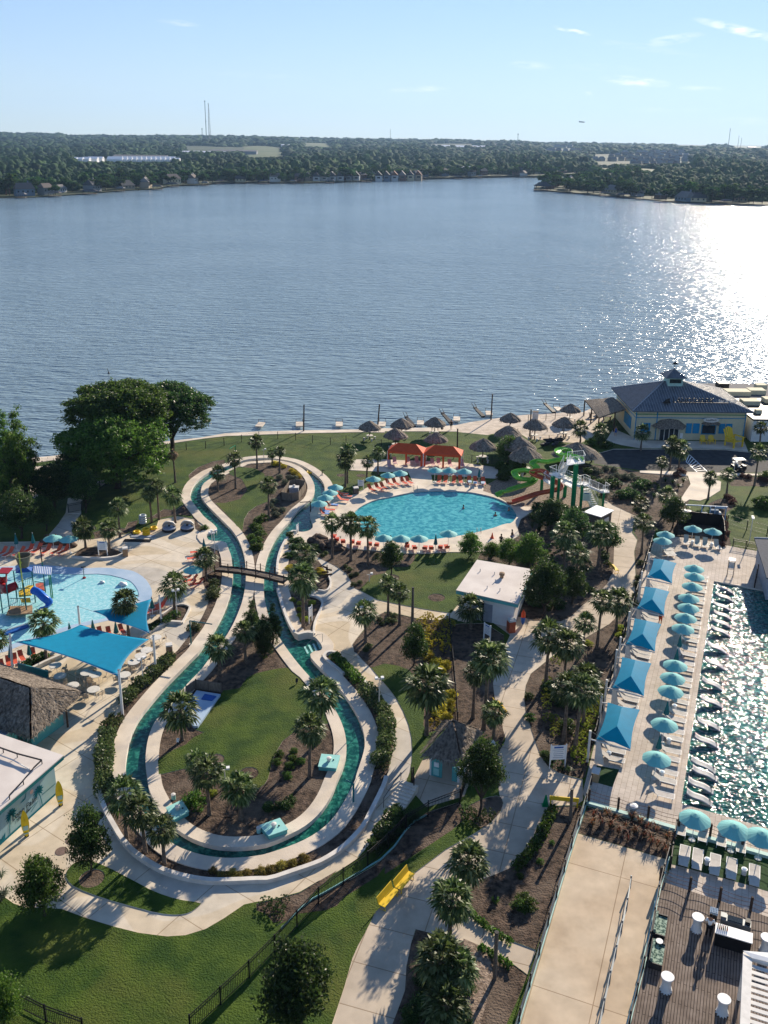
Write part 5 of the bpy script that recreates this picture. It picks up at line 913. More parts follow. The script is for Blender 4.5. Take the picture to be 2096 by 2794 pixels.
def umbs(s,desc,group,h=2.0,names=None):
 for i,p in enumerate(pp(s)):
  q=at(p[0],p[1],h);place('u',make_umbrella,(q.x,q.y,gz(q.x,q.y)),rnd.uniform(0,.7),desc%(names[i]if names else nth(i)),group,.92)
umbs('a2 1020,1180 950,1250 890,1312 810,1390','open aqua umbrella on the river side of the oval pool, %s from the top','open umbrellas left of the oval pool')
umbs('a2 1510,1072 a3 42,1022 200,996','open aqua umbrella beyond the oval pool, left group, %s from the left','open umbrellas beyond the oval pool')
umbs('a3 650,958 835,958 1030,973','open aqua umbrella in front of the orange cabanas, %s from the left','open umbrellas beyond the oval pool')
umbs('p 1047,1466 1095,1468.5 1144,1468.5 1224,1455','open aqua umbrella on the near side of the oval pool, %s from the left','open umbrellas on the near side of the oval pool')
umbs('b0 680,168 890,178','open umbrella over the red loungers behind the splash pool, %s from the left','open umbrellas by the splash pool');umbs('b1 840,572','open aqua umbrella beside the footbridge, %s','open umbrellas by the splash pool',names=['the only one'])
umbs('b5 690,52 945,88','open pale aqua umbrella at the far end of the large pool terrace, %s one','open umbrellas at the terrace end',names=['left','right']);umbs('b5 335,127 295,207','open pale aqua umbrella in the far left corner of the terrace, %s one','open umbrellas at the terrace end',names=['rear','front'])
umbs('b5 705,567 705,667 680,797 635,947 630,1072 595,1202 560,1342 c5 460,157 425,322 400,492 320,922 220,1362','open aqua umbrella in the long line beside the large pool, %s from the far end','open umbrellas beside the large pool')
umbs('d5 410,277 700,357 905,412','large open aqua umbrella at the near edge of the large pool, %s from the left','open umbrellas at the near edge of the large pool')
for i,(s_,lb)in enumerate((('b0 205,190','closed pale umbrella in the deep shade behind the splash pool, left one'),('b0 425,180','closed pale umbrella in the deep shade behind the splash pool, right one'),('b1 978,250','closed umbrella beside the red loungers near the river steps'),('b0 900,1350','closed dark umbrella sticking up left of the blue sail top'),('b0 1200,1310','closed dark umbrella sticking up behind the blue sail, middle one'),('b0 1497,1330','closed dark umbrella among the red chairs right of the sail top'),('b0 375,1610','closed dark umbrella under the left edge of the big sail'),('b1 305,1010','closed dark umbrella behind the small blue sail'),('b0 130,1640','closed dark umbrella beside the left sail post'),('p 1189,1474','closed dark umbrella on the near side of the oval pool'),('a3 1222,1000','closed blue umbrella on the deck right of the cabanas'),('b5 520,1510','closed teal umbrella in the long terrace line, farther one'),('c5 480,30','closed teal umbrella beside a white bucket in the terrace line'),('c5 352,720','closed teal umbrella in the terrace line, between two open ones'),('c5 255,1160','closed teal umbrella in the terrace line, nearest one'))):
 p=pp(s_)[0];q=at(p[0],p[1],1.6);place('cu',make_closed,(q.x,q.y,gz(q.x,q.y)),i,lb,'closed umbrellas')
SL={'or':lambda:make_lounger(M['sling']),'pk':lambda:make_lounger(M['pinksling']),'gr':lambda:make_lounger(M['greycush'],30),'fl':lambda:make_lounger(M['greycush'],6),'st':lambda:make_lounger(M['greycush'],48)}
def lng(kind,s,rz,desc,group,n0=0,sc=1):
 for i,p in enumerate(pp(s)):
  q=at(p[0],p[1],.35);place('l'+kind,SL[kind],(q.x,q.y,gz(q.x,q.y)),R(rz)+rnd.uniform(-.12,.12),desc%nth(i+n0),group,sc)
lng('or','a2 1105,1265 1150,1300 1115,1345 970,1420 930,1475 890,1525',-12,'orange lounger under the umbrellas left of the oval pool, %s from the top','orange loungers left of the oval pool')
lng('or','a2 1490,1215 1580,1195 1650,1190 a3 60,1140 145,1135 245,1120 315,1115',-52,'orange lounger beyond the oval pool on the left, %s from the left','orange loungers beyond the oval pool')
lng('or','a3 702,1100 785,1100 895,1100 980,1100 1088,1105 1172,1110 1275,1120',-92,'orange lounger beyond the oval pool on the right, %s from the left','orange loungers beyond the oval pool')
lng('pk','a3 300,860 415,850 620,880 700,875 845,890 1000,890 60,900 130,860',-85,'faded lounger in or beside the orange cabanas, %s of its group','faded loungers by the cabanas')
lng('or','b2 1000,175 1040,215 1120,240 1240,245 1320,265 1465,275 1555,285 b3 290,300 385,320 520,325 600,325 720,315 800,310',88,'orange lounger on the near side of the oval pool, %s from the left','orange loungers on the near side of the oval pool')
lng('or','b0 20,370 110,375 250,370 375,330 480,330 600,340 735,345 825,345',-115,'orange lounger in the row behind the splash pool, %s from the left','orange loungers behind the splash pool')
lng('or','b1 900,350 860,430 760,680 810,720 790,790 880,770',200,'orange lounger between the plaza and the footbridge, %s from the top','orange loungers by the footbridge')
lng('or','b1 420,1030 330,1110 380,1090',215,'orange lounger behind the right sail post, %s of three','orange loungers behind the right sail post')
lng('or','b0 1300,1400 1410,1400 1580,1365 c0 30,170 110,120 190,90 280,50 430,15',-60,'orange lounger along the near rim of the splash pool, %s counted from the right','orange loungers along the near rim of the splash pool',0,.8)
e0,e1_=at(1931.7,1580),at(1840,2178);n=29
for i in range(n):
 q=e0 .lerp(e1_,(i+.25*(i%2==0))/(n-1));q=q-VD*.95
 place('lgr',SL['gr'],(q.x,q.y,gz(q.x,q.y)),AD-PI/2+rnd.uniform(-.04,.04),'grey-cushioned lounger beside the large pool, %s in the row from the far end'%nth(i),'grey loungers beside the large pool')
def bucket():
 t=thing('bucket','','bucket',(0,0,0));obj('body',MB().lathe([(.17,0),(.2,.42),(.21,.42),(.21,.46)],14),M['white'],t);obj('lid',MB().lathe([(.15,.462),(.15,.48),(.05,.5)],12),M['pad'],t);return t
for i,s_ in enumerate(('c5 445,745','c5 370,1185','c5 280,1610','c4 1235,1355','d5 495,625','d5 770,700','b5 675,265','b5 925,295')):
 p=gp(s_);place('bk',bucket,p,0,['white bucket table in the terrace line, farthest of three','white bucket table in the terrace line, middle of three','white bucket table in the terrace line, nearest of three','white bucket table under the nearest blue canopy','white bucket table between the lower flat loungers, left one','white bucket table between the lower flat loungers, right one','white bucket table between the far terrace loungers, left one','white bucket table between the far terrace loungers, right one'][i],'white bucket tables')
lng('st','b5 600,225 745,245 845,260 1000,285',-98,'grey lounger facing the camera at the far end of the terrace, %s from the left','grey loungers at the far end of the terrace')
lng('st','b5 330,330 340,370 370,400',10,'grey lounger in the far left corner of the terrace, %s from the back','grey loungers in the far left terrace corner')
for i,s_ in enumerate(('d5 330,560','d5 428,585','d5 557,625','d5 680,655','d5 850,705')):
 q=gp(s_);q=at(*pp(s_)[0],.4);place('lfl',SL['fl'],(q.x,q.y,gz(q.x,q.y)),AD,'flat grey lounger on the green turf strip, %s from the left'%nth(i),'flat loungers on the turf strip',1.12)
def wave_lounger():
 t=thing('water_lounger','','lounger',(0,0,0));rows=[]
 for k in range(19):
  u=k/18;x=-1.0+2.05*u;z=.12+.62*(1-u)**2.2+.16*math.sin(u*PI*2.0-1.9)*(.4+u*.6)
  rows.append([(x,-.40,z),(x,-.2,z-.015),(x,.2,z-.015),(x,.40,z)])
 mb=MB();mb.sheet(rows,.05);obj('seat',mb,M['wl'],t,smooth=True)
 obj('pedestal',MB().add([(.15,-.33,-.2),(.75,-.33,-.2),(.75,.33,-.2),(.15,.33,-.2),(.1,-.35,.12),(.8,-.35,.15),(.8,.35,.15),(.1,.35,.12)],[(0,1,5,4),(1,2,6,5),(2,3,7,6),(3,0,4,7)]),M['wl'],t);return t
M['wl']=mat('silver_moulded_plastic',(.26,.27,.28),.6,var=.1)
for i,s_ in enumerate(('b5 1110,845','b5 1100,945','b5 1070,1065','b5 1080,1180','b5 1065,1280','b5 1050,1385','b5 1000,1600','c5 980,150','c5 945,410','c5 935,640','c5 895,930','c5 870,1150','c5 825,1460','c5 845,1570','d5 455,40','d5 445,130')):
 q=at(*pp(s_)[0],.2);place('wl',wave_lounger,(q.x,q.y,-.08),AD-PI/2+rnd.uniform(-.08,.08),'wavy silver lounger standing in the shallow water, %s from the far end'%nth(i),'wavy loungers in the large pool',1.0)
def palapa():
 t=thing('palapa','','thatched umbrella',(0,0,0));mb=MB();r=random.Random(4);n=30;prof=((.03,3.35),(.5,3.1),(1.1,2.72),(1.65,2.28),(1.9,1.98));vs=[]
 for j,(ra,z)in enumerate(prof):
  for k in range(n):q=ra*(1+(r.uniform(-.05,.05)if j else 0));vs.append((q*math.cos(2*PI*k/n),q*math.sin(2*PI*k/n),z+(r.uniform(-.06,.06)if j else 0)))
 fs=[(j*n+k,(j+1)*n+k,(j+1)*n+(k+1)%n,j*n+(k+1)%n)for j in range(4)for k in range(n)];mb.add(vs,fs)
 for k in range(n*3):a=r.uniform(0,6.28);ra=r.uniform(1.5,1.9);z=1.98+(1.9-ra)*.65+.03;da=.03;mb.add([(ra*math.cos(a-da),ra*math.sin(a-da),z),(ra*math.cos(a+da),ra*math.sin(a+da),z),((ra+.25)*math.cos(a+r.uniform(-.05,.05)),(ra+.25)*math.sin(a),z-.28)],[(0,1,2)])
 obj('thatch_canopy',mb,M['thatch'],t);obj('post',MB().tube((0,0,0),(0,0,3.2),.09,.07,8),M['darkwood'],t)
 tb=obj('table',MB().lathe([(.55,.72),(.58,.76),(.55,.8),(.1,.8)],16),M['offwhite'],t)
 for k in range(4):a=k*PI/2+.4;obj('stool',MB().lathe([(.12,0),(.12,.4),(.2,.4),(.2,.46)],8,.95*math.cos(a),.95*math.sin(a)),M['offwhite'],t)
 return t
PL=(('a2 1465,380',1,'leftmost thatched umbrella by the lake, at the second tall pole'),('a3 222,350',1.05,'thatched umbrella at the lake wall, second from the left'),('a3 140,480',1.05,'thatched umbrella on the grass in front of the second one at the wall'),('a3 650,330',1,'thatched umbrella at the lake wall behind the gap of the cabanas'),('a3 665,530',1.03,'thatched umbrella on the grass right behind the orange cabanas'),('a3 1275,620',1.15,'lone thatched umbrella casting a round shadow on the lawn'),('a3 1625,270',1,'thatched umbrella at the edge of the sand beside the third tall pole'),('a3 1600,455',1.2,'big thatched umbrella at the lawn corner next to the sand'),('a4 0,560',1.2,'thatched umbrella overlapping the big one at the lawn corner'),('a4 90,610',1.35,'large dark thatched umbrella behind the green slide loop'),('a4 170,735',1.35,'large dark thatched umbrella nearest the green slide loop'),('a4 290,360',1.1,'left of the two thatched umbrellas standing in the sand'),('a4 667,330',1.1,'right of the two thatched umbrellas standing in the sand'),('a4 745,150',1,'thatched umbrella at the far edge of the beach by the restaurant'))
for i,(s_,sc,lb)in enumerate(PL):
 q=at(*pp(s_)[0],2.6*sc);place('pa',palapa,(q.x,q.y,gz(q.x,q.y)),i*.7,lb,'thatched umbrellas by the lake',sc)
for i,(b_,tp,lb)in enumerate((('a2 610,460','a2 622,120','tall dark pole at the lake wall, leftmost'),('a2 1570,370','a2 1603,112','leaning dark pole behind the leftmost thatched umbrella'),('a3 1375,308','p 1344,1076','tallest dark pole at the lake, beside the beach'),('a3 938,685','a3 940,430','thin brown pole behind the right orange cabana'),('a4 215,560','a4 232,180','dark pole standing in the beach sand'),('b3 357,1310','b3 362,825','thick wooden pole in front of the lawn below the oval pool'),('e1 1540,880','e1 1550,580','wooden pole cut at the small side path'),('d4 425,300','d4 433,65','wooden pole beside the yellow sign bench left of the ramp'),('e2 0,0','e2 0,-5',None))):
 if not lb:continue
 a,c=gp(b_),pp(tp)[0];h=hgt(a,c[1]);tp_=at(c[0],c[1],h+a.z);t=thing('wooden_pole',lb,'pole',a,0,'poles')
 d=tp_-a;d.z=h;d.x*=.6;d.y*=.6;obj('shaft',MB().tube((0,0,0),d,.13 if i!=5 else.17,.11,8),M['darkwood']if i<5 else M['wood'],t);obj('cap',MB().lathe([(.14,h-.02),(.14,h+.05)],8,d.x,d.y),M['dark'],t)
for i,(s_,lb)in enumerate((('a2 35,405','pale floating dock left of the first tall pole'),('a2 555,400','pale floating dock beside the first tall pole'),('a2 1070,400','pale floating dock between the first two tall poles'),('a2 1620,400','pale floating dock partly hidden by the leftmost thatched umbrella'),('a3 460,380','pale floating dock right of the second lake-wall thatched umbrella'),('a3 930,330','pale floating dock left of the sand'),('a3 1350,255','pale floating dock at the third tall pole'),('a4 600,200','pale floating dock at the beach'))):
 q=at(*pp(s_)[0],-1.3);t=thing('floating_dock',lb,'dock',(q.x,q.y,-1.5),rnd.uniform(-.15,.15),'floating docks along the lake wall')
 obj('deck',MB().box(0,.8,.42,1.25,2.6,.22),M['rim'],t);obj('rail',MB().tube((-.6,2.0,.5),(-.6,2.0,1.1),.04).tube((.6,2.0,.5),(.6,2.0,1.1),.04).tube((-.6,2,1.1),(.6,2,1.1),.03),M['wood'],t)
 if i>3:o=thing('launch_ramp','dark tilted float ramp leaning off the '+('dock right of the second lake-wall umbrella','dock left of the sand','dock at the third tall pole','dock at the beach')[i-4],'ramp',(q.x-1.5,q.y-.3,-1.5),.45,'dark float ramps');obj('plate',MB().add([(-.4,-.8,.4),(.4,-.8,.4),(.3,2.6,1.3),(-.3,2.6,1.3),(-.4,-.8,.1),(.4,-.8,.1),(.3,2.6,1.1),(-.3,2.6,1.1)],[(0,1,2,3),(7,6,5,4),(0,4,5,1),(1,5,6,2),(2,6,7,3),(3,7,4,0)]),M['dark'],o);obj('rail',MB().tube((-.3,2.2,1.2),(-.3,3.2,1.9),.05).tube((.3,2.2,1.2),(.3,3.2,1.9),.05),M['dark'],o)
q=at(297,1019,-1.5);t=thing('marker_buoy','small dark marker buoy alone on the lake above the oaks','buoy',(q.x,q.y,-1.5));obj('float',MB().lathe([(.05,-.3),(.25,0),(.2,.2),(.1,.3)],10),M['dark'],t);obj('staff',MB().tube((0,0,.2),(-.2,0,1.1),.06),M['dark'],t)
def fence(P,h,label,kind='picket',sp=2.3,m='black',z=None,rails=None,bm='plank',name='metal_fence',group=None,cat='fence',postr=.045):
 P=[Vector((p[0],p[1]))for p in P];o0=Vector((P[0].x,P[0].y,0));t=thing(name,label,cat,o0,0,group)
 L_=[0]
 for i in range(len(P)-1):L_.append(L_[-1]+(P[i+1]-P[i]).length)
 n_=max(1,round(L_[-1]/sp))
 def pt(s):
  for i in range(len(P)-1):
   if s<=L_[i+1]or i==len(P)-2:return P[i].lerp(P[i+1],min(1,(s-L_[i])/max(1e-6,L_[i+1]-L_[i])))
 Q=[pt(L_[-1]*k/n_)for k in range(n_+1)]
 for k,q in enumerate(Q):
  zz=z if z is not None else.03
  part(t,'post',MB().box(q.x,q.y,zz+h/2+.03,postr*2,postr*2,h+.06),M[m])
  if k<n_:
   a,b=q,Q[k+1];d=(b-a);mb=MB()
   if kind=='picket':
    for hz in(.12,h-.25,h-.03):mb.tube((a.x,a.y,zz+hz),(b.x,b.y,zz+hz),.03,n=4,cap=False)
    c_=int(d.length/.13)
    for j in range(1,c_):p=a.lerp(b,j/c_);mb.tube((p.x,p.y,zz+.1),(p.x,p.y,zz+h),.017,n=3,cap=False)
    part(t,'picket_panel',mb,M[m])
   elif kind=='wire':
    for hz in(.15,h*.5,h-.02):mb.tube((a.x,a.y,zz+hz),(b.x,b.y,zz+hz),.03 if m in('dark','steel')else.012,n=4,cap=False)
    part(t,'wire_panel',mb,M[m])
   elif kind=='rope':
    for hz in rails or(.35,.7,1.0):
     pts=[Vector((a.lerp(b,u).x,a.lerp(b,u).y,zz+hz-.09*math.sin(u*PI)))for u in(0,.2,.4,.6,.8,1)];mb.path(pts,.016,4)
    part(t,'rope',mb,M['rope'])
   elif kind=='board':
    mb.add([(a.x,a.y,zz),(b.x,b.y,zz),(b.x,b.y,zz+h),(a.x,a.y,zz+h),(a.x+.04,a.y+.04,zz),(b.x+.04,b.y+.04,zz),(b.x+.04,b.y+.04,zz+h),(a.x+.04,a.y+.04,zz+h)],[(0,1,2,3),(7,6,5,4),(3,2,6,7)]);part(t,'board_panel',mb,M[bm])
 return t
M['aqua']=mat('aqua_edging_paint',(.2,.42,.42),.6,var=.15);M['rope']=mat('brown_rope',(.09,.05,.04),.9);M['plank']=mat('fence_planks',(.13,.10,.075),.85,col2=(.24,.2,.16),scale=9,stretch=(3,3,.3))
def w2(s):return[v.to_2d()for v in W(s)]
wall_line('e1 160,560 330,385 470,312 650,205 850,85 f1 1000,822 1100,775',.06,.16,M['aqua'],'aqua_edging','bright aqua edging strip along the foot of the long black fence','edging')
fence(w2('p 520,2820 570,2773 645,2703 711,2642 777,2570 840,2496 901,2435 977,2391 d3 105,435 205,305 320,270'),1.35,'long black metal fence running diagonally across the foreground lawn')
fence(w2('d3 320,265 480,205 610,150 c3 1060,1680'),1.35,'black metal fence in front of the thatched kiosk yard');fence(w2('p -20,2680 e0 150,1120 330,1171 540,1250'),1.3,'black metal fence in the bottom left corner')
fence(w2('c3 370,1659 330,1600 d3 215,80'),1.2,'short black railing left of the kiosk steps',sp=1.2)
fence(w2('a0 1470,1130 1600,1040 a1 60,960 200,900 330,870'),1.3,'dark wire fence under the oaks, beyond the ramped walk','wire');fence(w2('a0 890,1520 980,1515 1050,1500 1125,1430 1195,1340 1265,1245 1365,1165 1470,1100'),1.3,'dark metal fence along the ramped walk below the oaks','picket',2.0)
fence(w2('a1 500,720 665,700 820,710 975,690 1120,665 1270,640 1420,612 1570,580 a2 70,555 237,560 405,560 555,585 700,608 857,620 1010,648 1165,610 1320,640 1485,640 a3 160,700 500,760 1000,840 1175,880 1535,890 1650,900'),1.25,'long thin wire fence between the lawn and the lake walk','wire',3.2)
fence(w2('p 1779,1488 1730,1650 1654,1900 1620,2030'),1.25,'dark picket fence along the left side of the pool terrace','picket',2.0);fence(w2('b3 835,1300 860,1659 c3 865,10 900,400 925,700 940,930'),1.2,'dark metal fence on the mulch bed above the thatched kiosk','picket',2.2)
fence(w2('b5 470,150 480,20 600,-10 1060,40 1080,250'),1.7,'black plank fence round the pool equipment yard','board',2.0,'black',name='plank_fence',bm='black')
fence(w2('p 1985,1430 2010,1438 2100,1462 2400,1530'),1.3,'pale-railed fence between the terrace and the small lawn','wire',2.6,'black',rails=None);fence(w2('p 2000,1490 2070,1503'),1.0,'short dark fence at the back edge of the terrace','picket',2.0)
TF=w2('p 1605.5,2194 1870,2271 2096,2337 2500,2455');fence(TF,1.05,'dark post and rope fence along the near edge of the terrace','rope',2.15,'darkwood',z=.25,name='rope_fence',postr=.07)
wall_line('p 1603,2196 1870,2275 2096,2341 2500,2460',.35,.3,M['palegreen'],'terrace_kerb','pale green kerb under the terrace rope fence','kerb')
RL=w2('p 1612,2150 1590,2230 1565.7,2300 1500,2517 1418.9,2788 1385,2900');fence(RL,1.0,'dark rail along the left edge of the ramp','wire',2.4,'dark',z=.3,name='ramp_rail');wall_line('p 1609,2150 1588,2230 1563.7,2300 1498,2517 1416,2788 1383,2900',.22,.32,M['palegreen'],'ramp_kerb','pale green kerb along the left edge of the ramp','kerb')
RR=w2('p 1823.7,2346 1797,2440 1770,2590 1718.8,2794 1695,2890');fence(RR,1.0,'dark rail between the ramp and the timber deck','wire',2.2,'dark',z=.3,name='ramp_rail');wall_line('p 1823,2346 1795,2440 1768,2590 1716,2794 1693,2890',.22,.35,M['palegreen'],'ramp_kerb','pale green kerb between the ramp and the timber deck','kerb')
fence(w2('p 1843,2273 1838,2300 1828,2375'),1.1,'short rail at the left end of the turf strip','wire',1.5,'dark',z=.1,name='ramp_rail')
RM=w2('e2 760,295 750,380 700,600 640,850 570,1171 545,1290');fence(RM,.95,'double steel handrail down the middle of the ramp','wire',2.0,'steel',z=.06,name='handrail',cat='handrail')
DKP=w2('p 1800,2413 2096,2512 2900,2760 2900,3300 1640,3300 1718,2794 1768,2590');M['deckwood']=mat('deck_boards',(.14,.105,.085),.8,col2=(.22,.175,.145),scale=1.5,coord='World')
m_=M['deckwood'];nn,ll=m_.node_tree.nodes,m_.node_tree.links;wv=nn.new('ShaderNodeTexBrick');g_=nn.new('ShaderNodeNewGeometry');ma=nn.new('ShaderNodeMapping');ma.inputs['Rotation'].default_value=(0,0,-AD);ll.new(g_.outputs['Position'],ma.inputs['Vector']);ll.new(ma.outputs[0],wv.inputs['Vector'])
wv.inputs['Scale'].default_value=1;wv.inputs['Brick Width'].default_value=3;wv.inputs['Row Height'].default_value=.17;wv.inputs['Mortar Size'].default_value=.022;wv.inputs['Color1'].default_value=(1,1,1,1);wv.inputs['Color2'].default_value=(.85,.83,.8,1);wv.inputs['Mortar'].default_value=(.16,.13,.12,1)
mxx=nn.new('ShaderNodeMix');mxx.data_type='RGBA';mxx.blend_type='MULTIPLY';mxx.inputs['Factor'].default_value=1;src_=nn['Principled BSDF'].inputs['Base Color'].links[0].from_socket;ll.new(src_,mxx.inputs['A']);ll.new(wv.outputs['Color'],mxx.inputs['B']);ll.new(mxx.outputs['Result'],nn['Principled BSDF'].inputs['Base Color'])
tag(obj('timber_deck',MB().prism(DKP,.0,.3),M['deckwood']),kind='structure')
fence(w2('p 1800,2413 1952,2466 2096,2512 2500,2640'),1.1,'dark rope fence along the far edge of the timber deck','rope',1.95,'darkwood',z=.3,name='rope_fence',postr=.07)
def cocktail():
 t=thing('cocktail_table','','table',(0,0,0));mb=MB();n=24;vs=[]
 for z,ra,fo in((1.06,.38,0),(1.0,.37,0),(.85,.24,.08),(.4,.24,.12),(.0,.32,.2)):
  for k in range(n):q=ra*(1+fo*math.cos(k*PI/2*1.0*4/2));vs.append((q*math.cos(2*PI*k/n),q*math.sin(2*PI*k/n),z))
 mb.add(vs,[(j*n+k,(j+1)*n+k,(j+1)*n+(k+1)%n,j*n+(k+1)%n)for j in range(4)for k in range(n)]);obj('cloth_skirt',mb,M['white'],t,smooth=True);obj('tabletop',MB().lathe([(.38,1.062),(.385,1.09),(.37,1.1)],28),M['white'],t);return t
for i,(s_,lb)in enumerate((('k 930,440','white draped cocktail table on the deck beside the bartender'),('k 620,1050','white draped cocktail table on the deck beside the green sofas'),('k 1190,1280','white draped cocktail table nearest the bottom edge of the deck'),('k 1625,650','white draped cocktail table cut by the right edge'))):
 q=at(*pp(s_)[0],.3);place('ct',cocktail,(q.x,q.y,.3),i,lb,'white cocktail tables',1.0)
q=at(*pp('k 1290,600')[0],.3);t=thing('deck_bar','black deck bar with a pale bottle-covered top','bar',q,AD-PI/2)
obj('cabinet',MB().box(0,0,.5,2.1,.75,1.0),M['black'],t);obj('counter',MB().box(0,0,1.03,2.2,.85,.06),M['white'],t)
BOT=[mat('bottle_brown',(.15,.05,.01),.2),mat('bottle_green',(.02,.12,.04),.2),mat('bottle_clear',(.5,.5,.45),.2),mat('bottle_red',(.4,.03,.02),.25)]
bt=lambda k:MB().lathe([(.035,0),(.035,.18),(.012,.22),(.012,.29)],8)
for k in range(12):
 o=obj('bottle',bt(k),BOT[k%4]);o.location=q+Matrix.Rotation(AD-PI/2,3,'Z')@Vector((-.95+.11*(k%6),.15-.16*(k//6),1.06));tag(o,'%s bottle on the deck bar, %s from the left in the %s row'%(('brown','green','clear','red')[k%4],nth(k%6),('far','near')[k//6]),'bottle','bottles on the deck bar')
back=q+Matrix.Rotation(AD-PI/2,3,'Z')@Vector((.1,1.35,0));t=thing('ice_bin','steel back counter with an ice bin behind the deck bar','counter',back,AD-PI/2)
obj('counter',MB().box(0,0,.42,1.8,.55,.84),M['steel'],t);obj('bin',MB().box(-.05,0,.87,.9,.45,.06),M['glass'],t);obj('box',MB().box(.7,0,.97,.3,.35,.26),M['dark'],t);obj('tray',MB().box(-.75,.05,.9,.35,.4,.12),M['steel'],t)
cr=q+Matrix.Rotation(AD-PI/2,3,'Z')@Vector((-1.25,1.5,0));t=thing('bottle_crate','blue-grey gridded bottle rack beside the bartender','crate',cr,AD-PI/2);obj('stand',MB().box(0,0,.4,.45,.45,.8),M['dark'],t);mb=MB();[mb.box(-.2+.1*a,0,.9,.02,.5,.2)for a in range(5)];[mb.box(0,-.2+.1*a,.901,.5,.02,.19)for a in range(5)];obj('grid',mb,M['pad'],t)
for k,(s_,lb)in enumerate((('k 560,400','upper green leaf-patterned sofa on the deck edge'),('k 530,690','lower green leaf-patterned sofa on the deck edge'))):
 q=at(*pp(s_)[0],.6);q.z=.3;t=thing('outdoor_sofa',lb,'sofa',q,AD,'patterned sofas');M['leafcloth']=mat('leaf_cushion',(.005,.05,.04),.8,col2=(.32,.42,.33),scale=7,detail=1)
 obj('frame',MB().box(0,0,.12,1.75,.8,.22).box(0,.36,.4,1.75,.08,.5).box(-.86,0,.3,.06,.8,.36).box(.86,0,.3,.06,.8,.36),M['dark'],t);obj('seat_cushion',MB().box(0,-.05,.31,1.6,.68,.16),M['leafcloth'],t);obj('back_cushion',MB().box(0,.26,.52,1.6,.14,.42),M['leafcloth'],t)
q=at(*pp('k 555,565')[0],.7);t=thing('side_table','small white-topped side table between the two patterned sofas','table',(q.x,q.y,.3),0);obj('tabletop',MB().lathe([(.22,.5),(.22,.54)],14),M['white'],t);obj('leg',MB().tube((0,0,0),(0,0,.5),.04),M['dark'],t)
pg=[at(*p,3.6)for p in pp('k 1405,670 1380,1391')];c0_=at(*pp('k 1400,660')[0],3.6);t=thing('louvred_pergola','white louvred pergola roof in the bottom right corner','pergola',(c0_.x,c0_.y,.3),AD-PI/2);LN=7.0
obj('side_beam',MB().box(.28,-LN/2,3.2,.5,LN,.25),M['offwhite'],t);obj('end_beam',MB().box(2.6,-.12,3.201,4.2,.3,.3).add([(.0,0,3.4),(4.6,.9,3.9),(4.6,-.4,3.9),(.5,-.35,3.4)],[(0,1,2,3)]),M['white'],t)
for k in range(14):obj('louvre',MB().box(2.6,-.75-.42*k,3.2,4.15,.24,.05),M['offwhite'],t)
for x,y in((.2,-.2),(.2,-6.7),(4.6,-.2)):obj('post',MB().box(x,y,1.5,.2,.2,3.05),M['offwhite'],t)
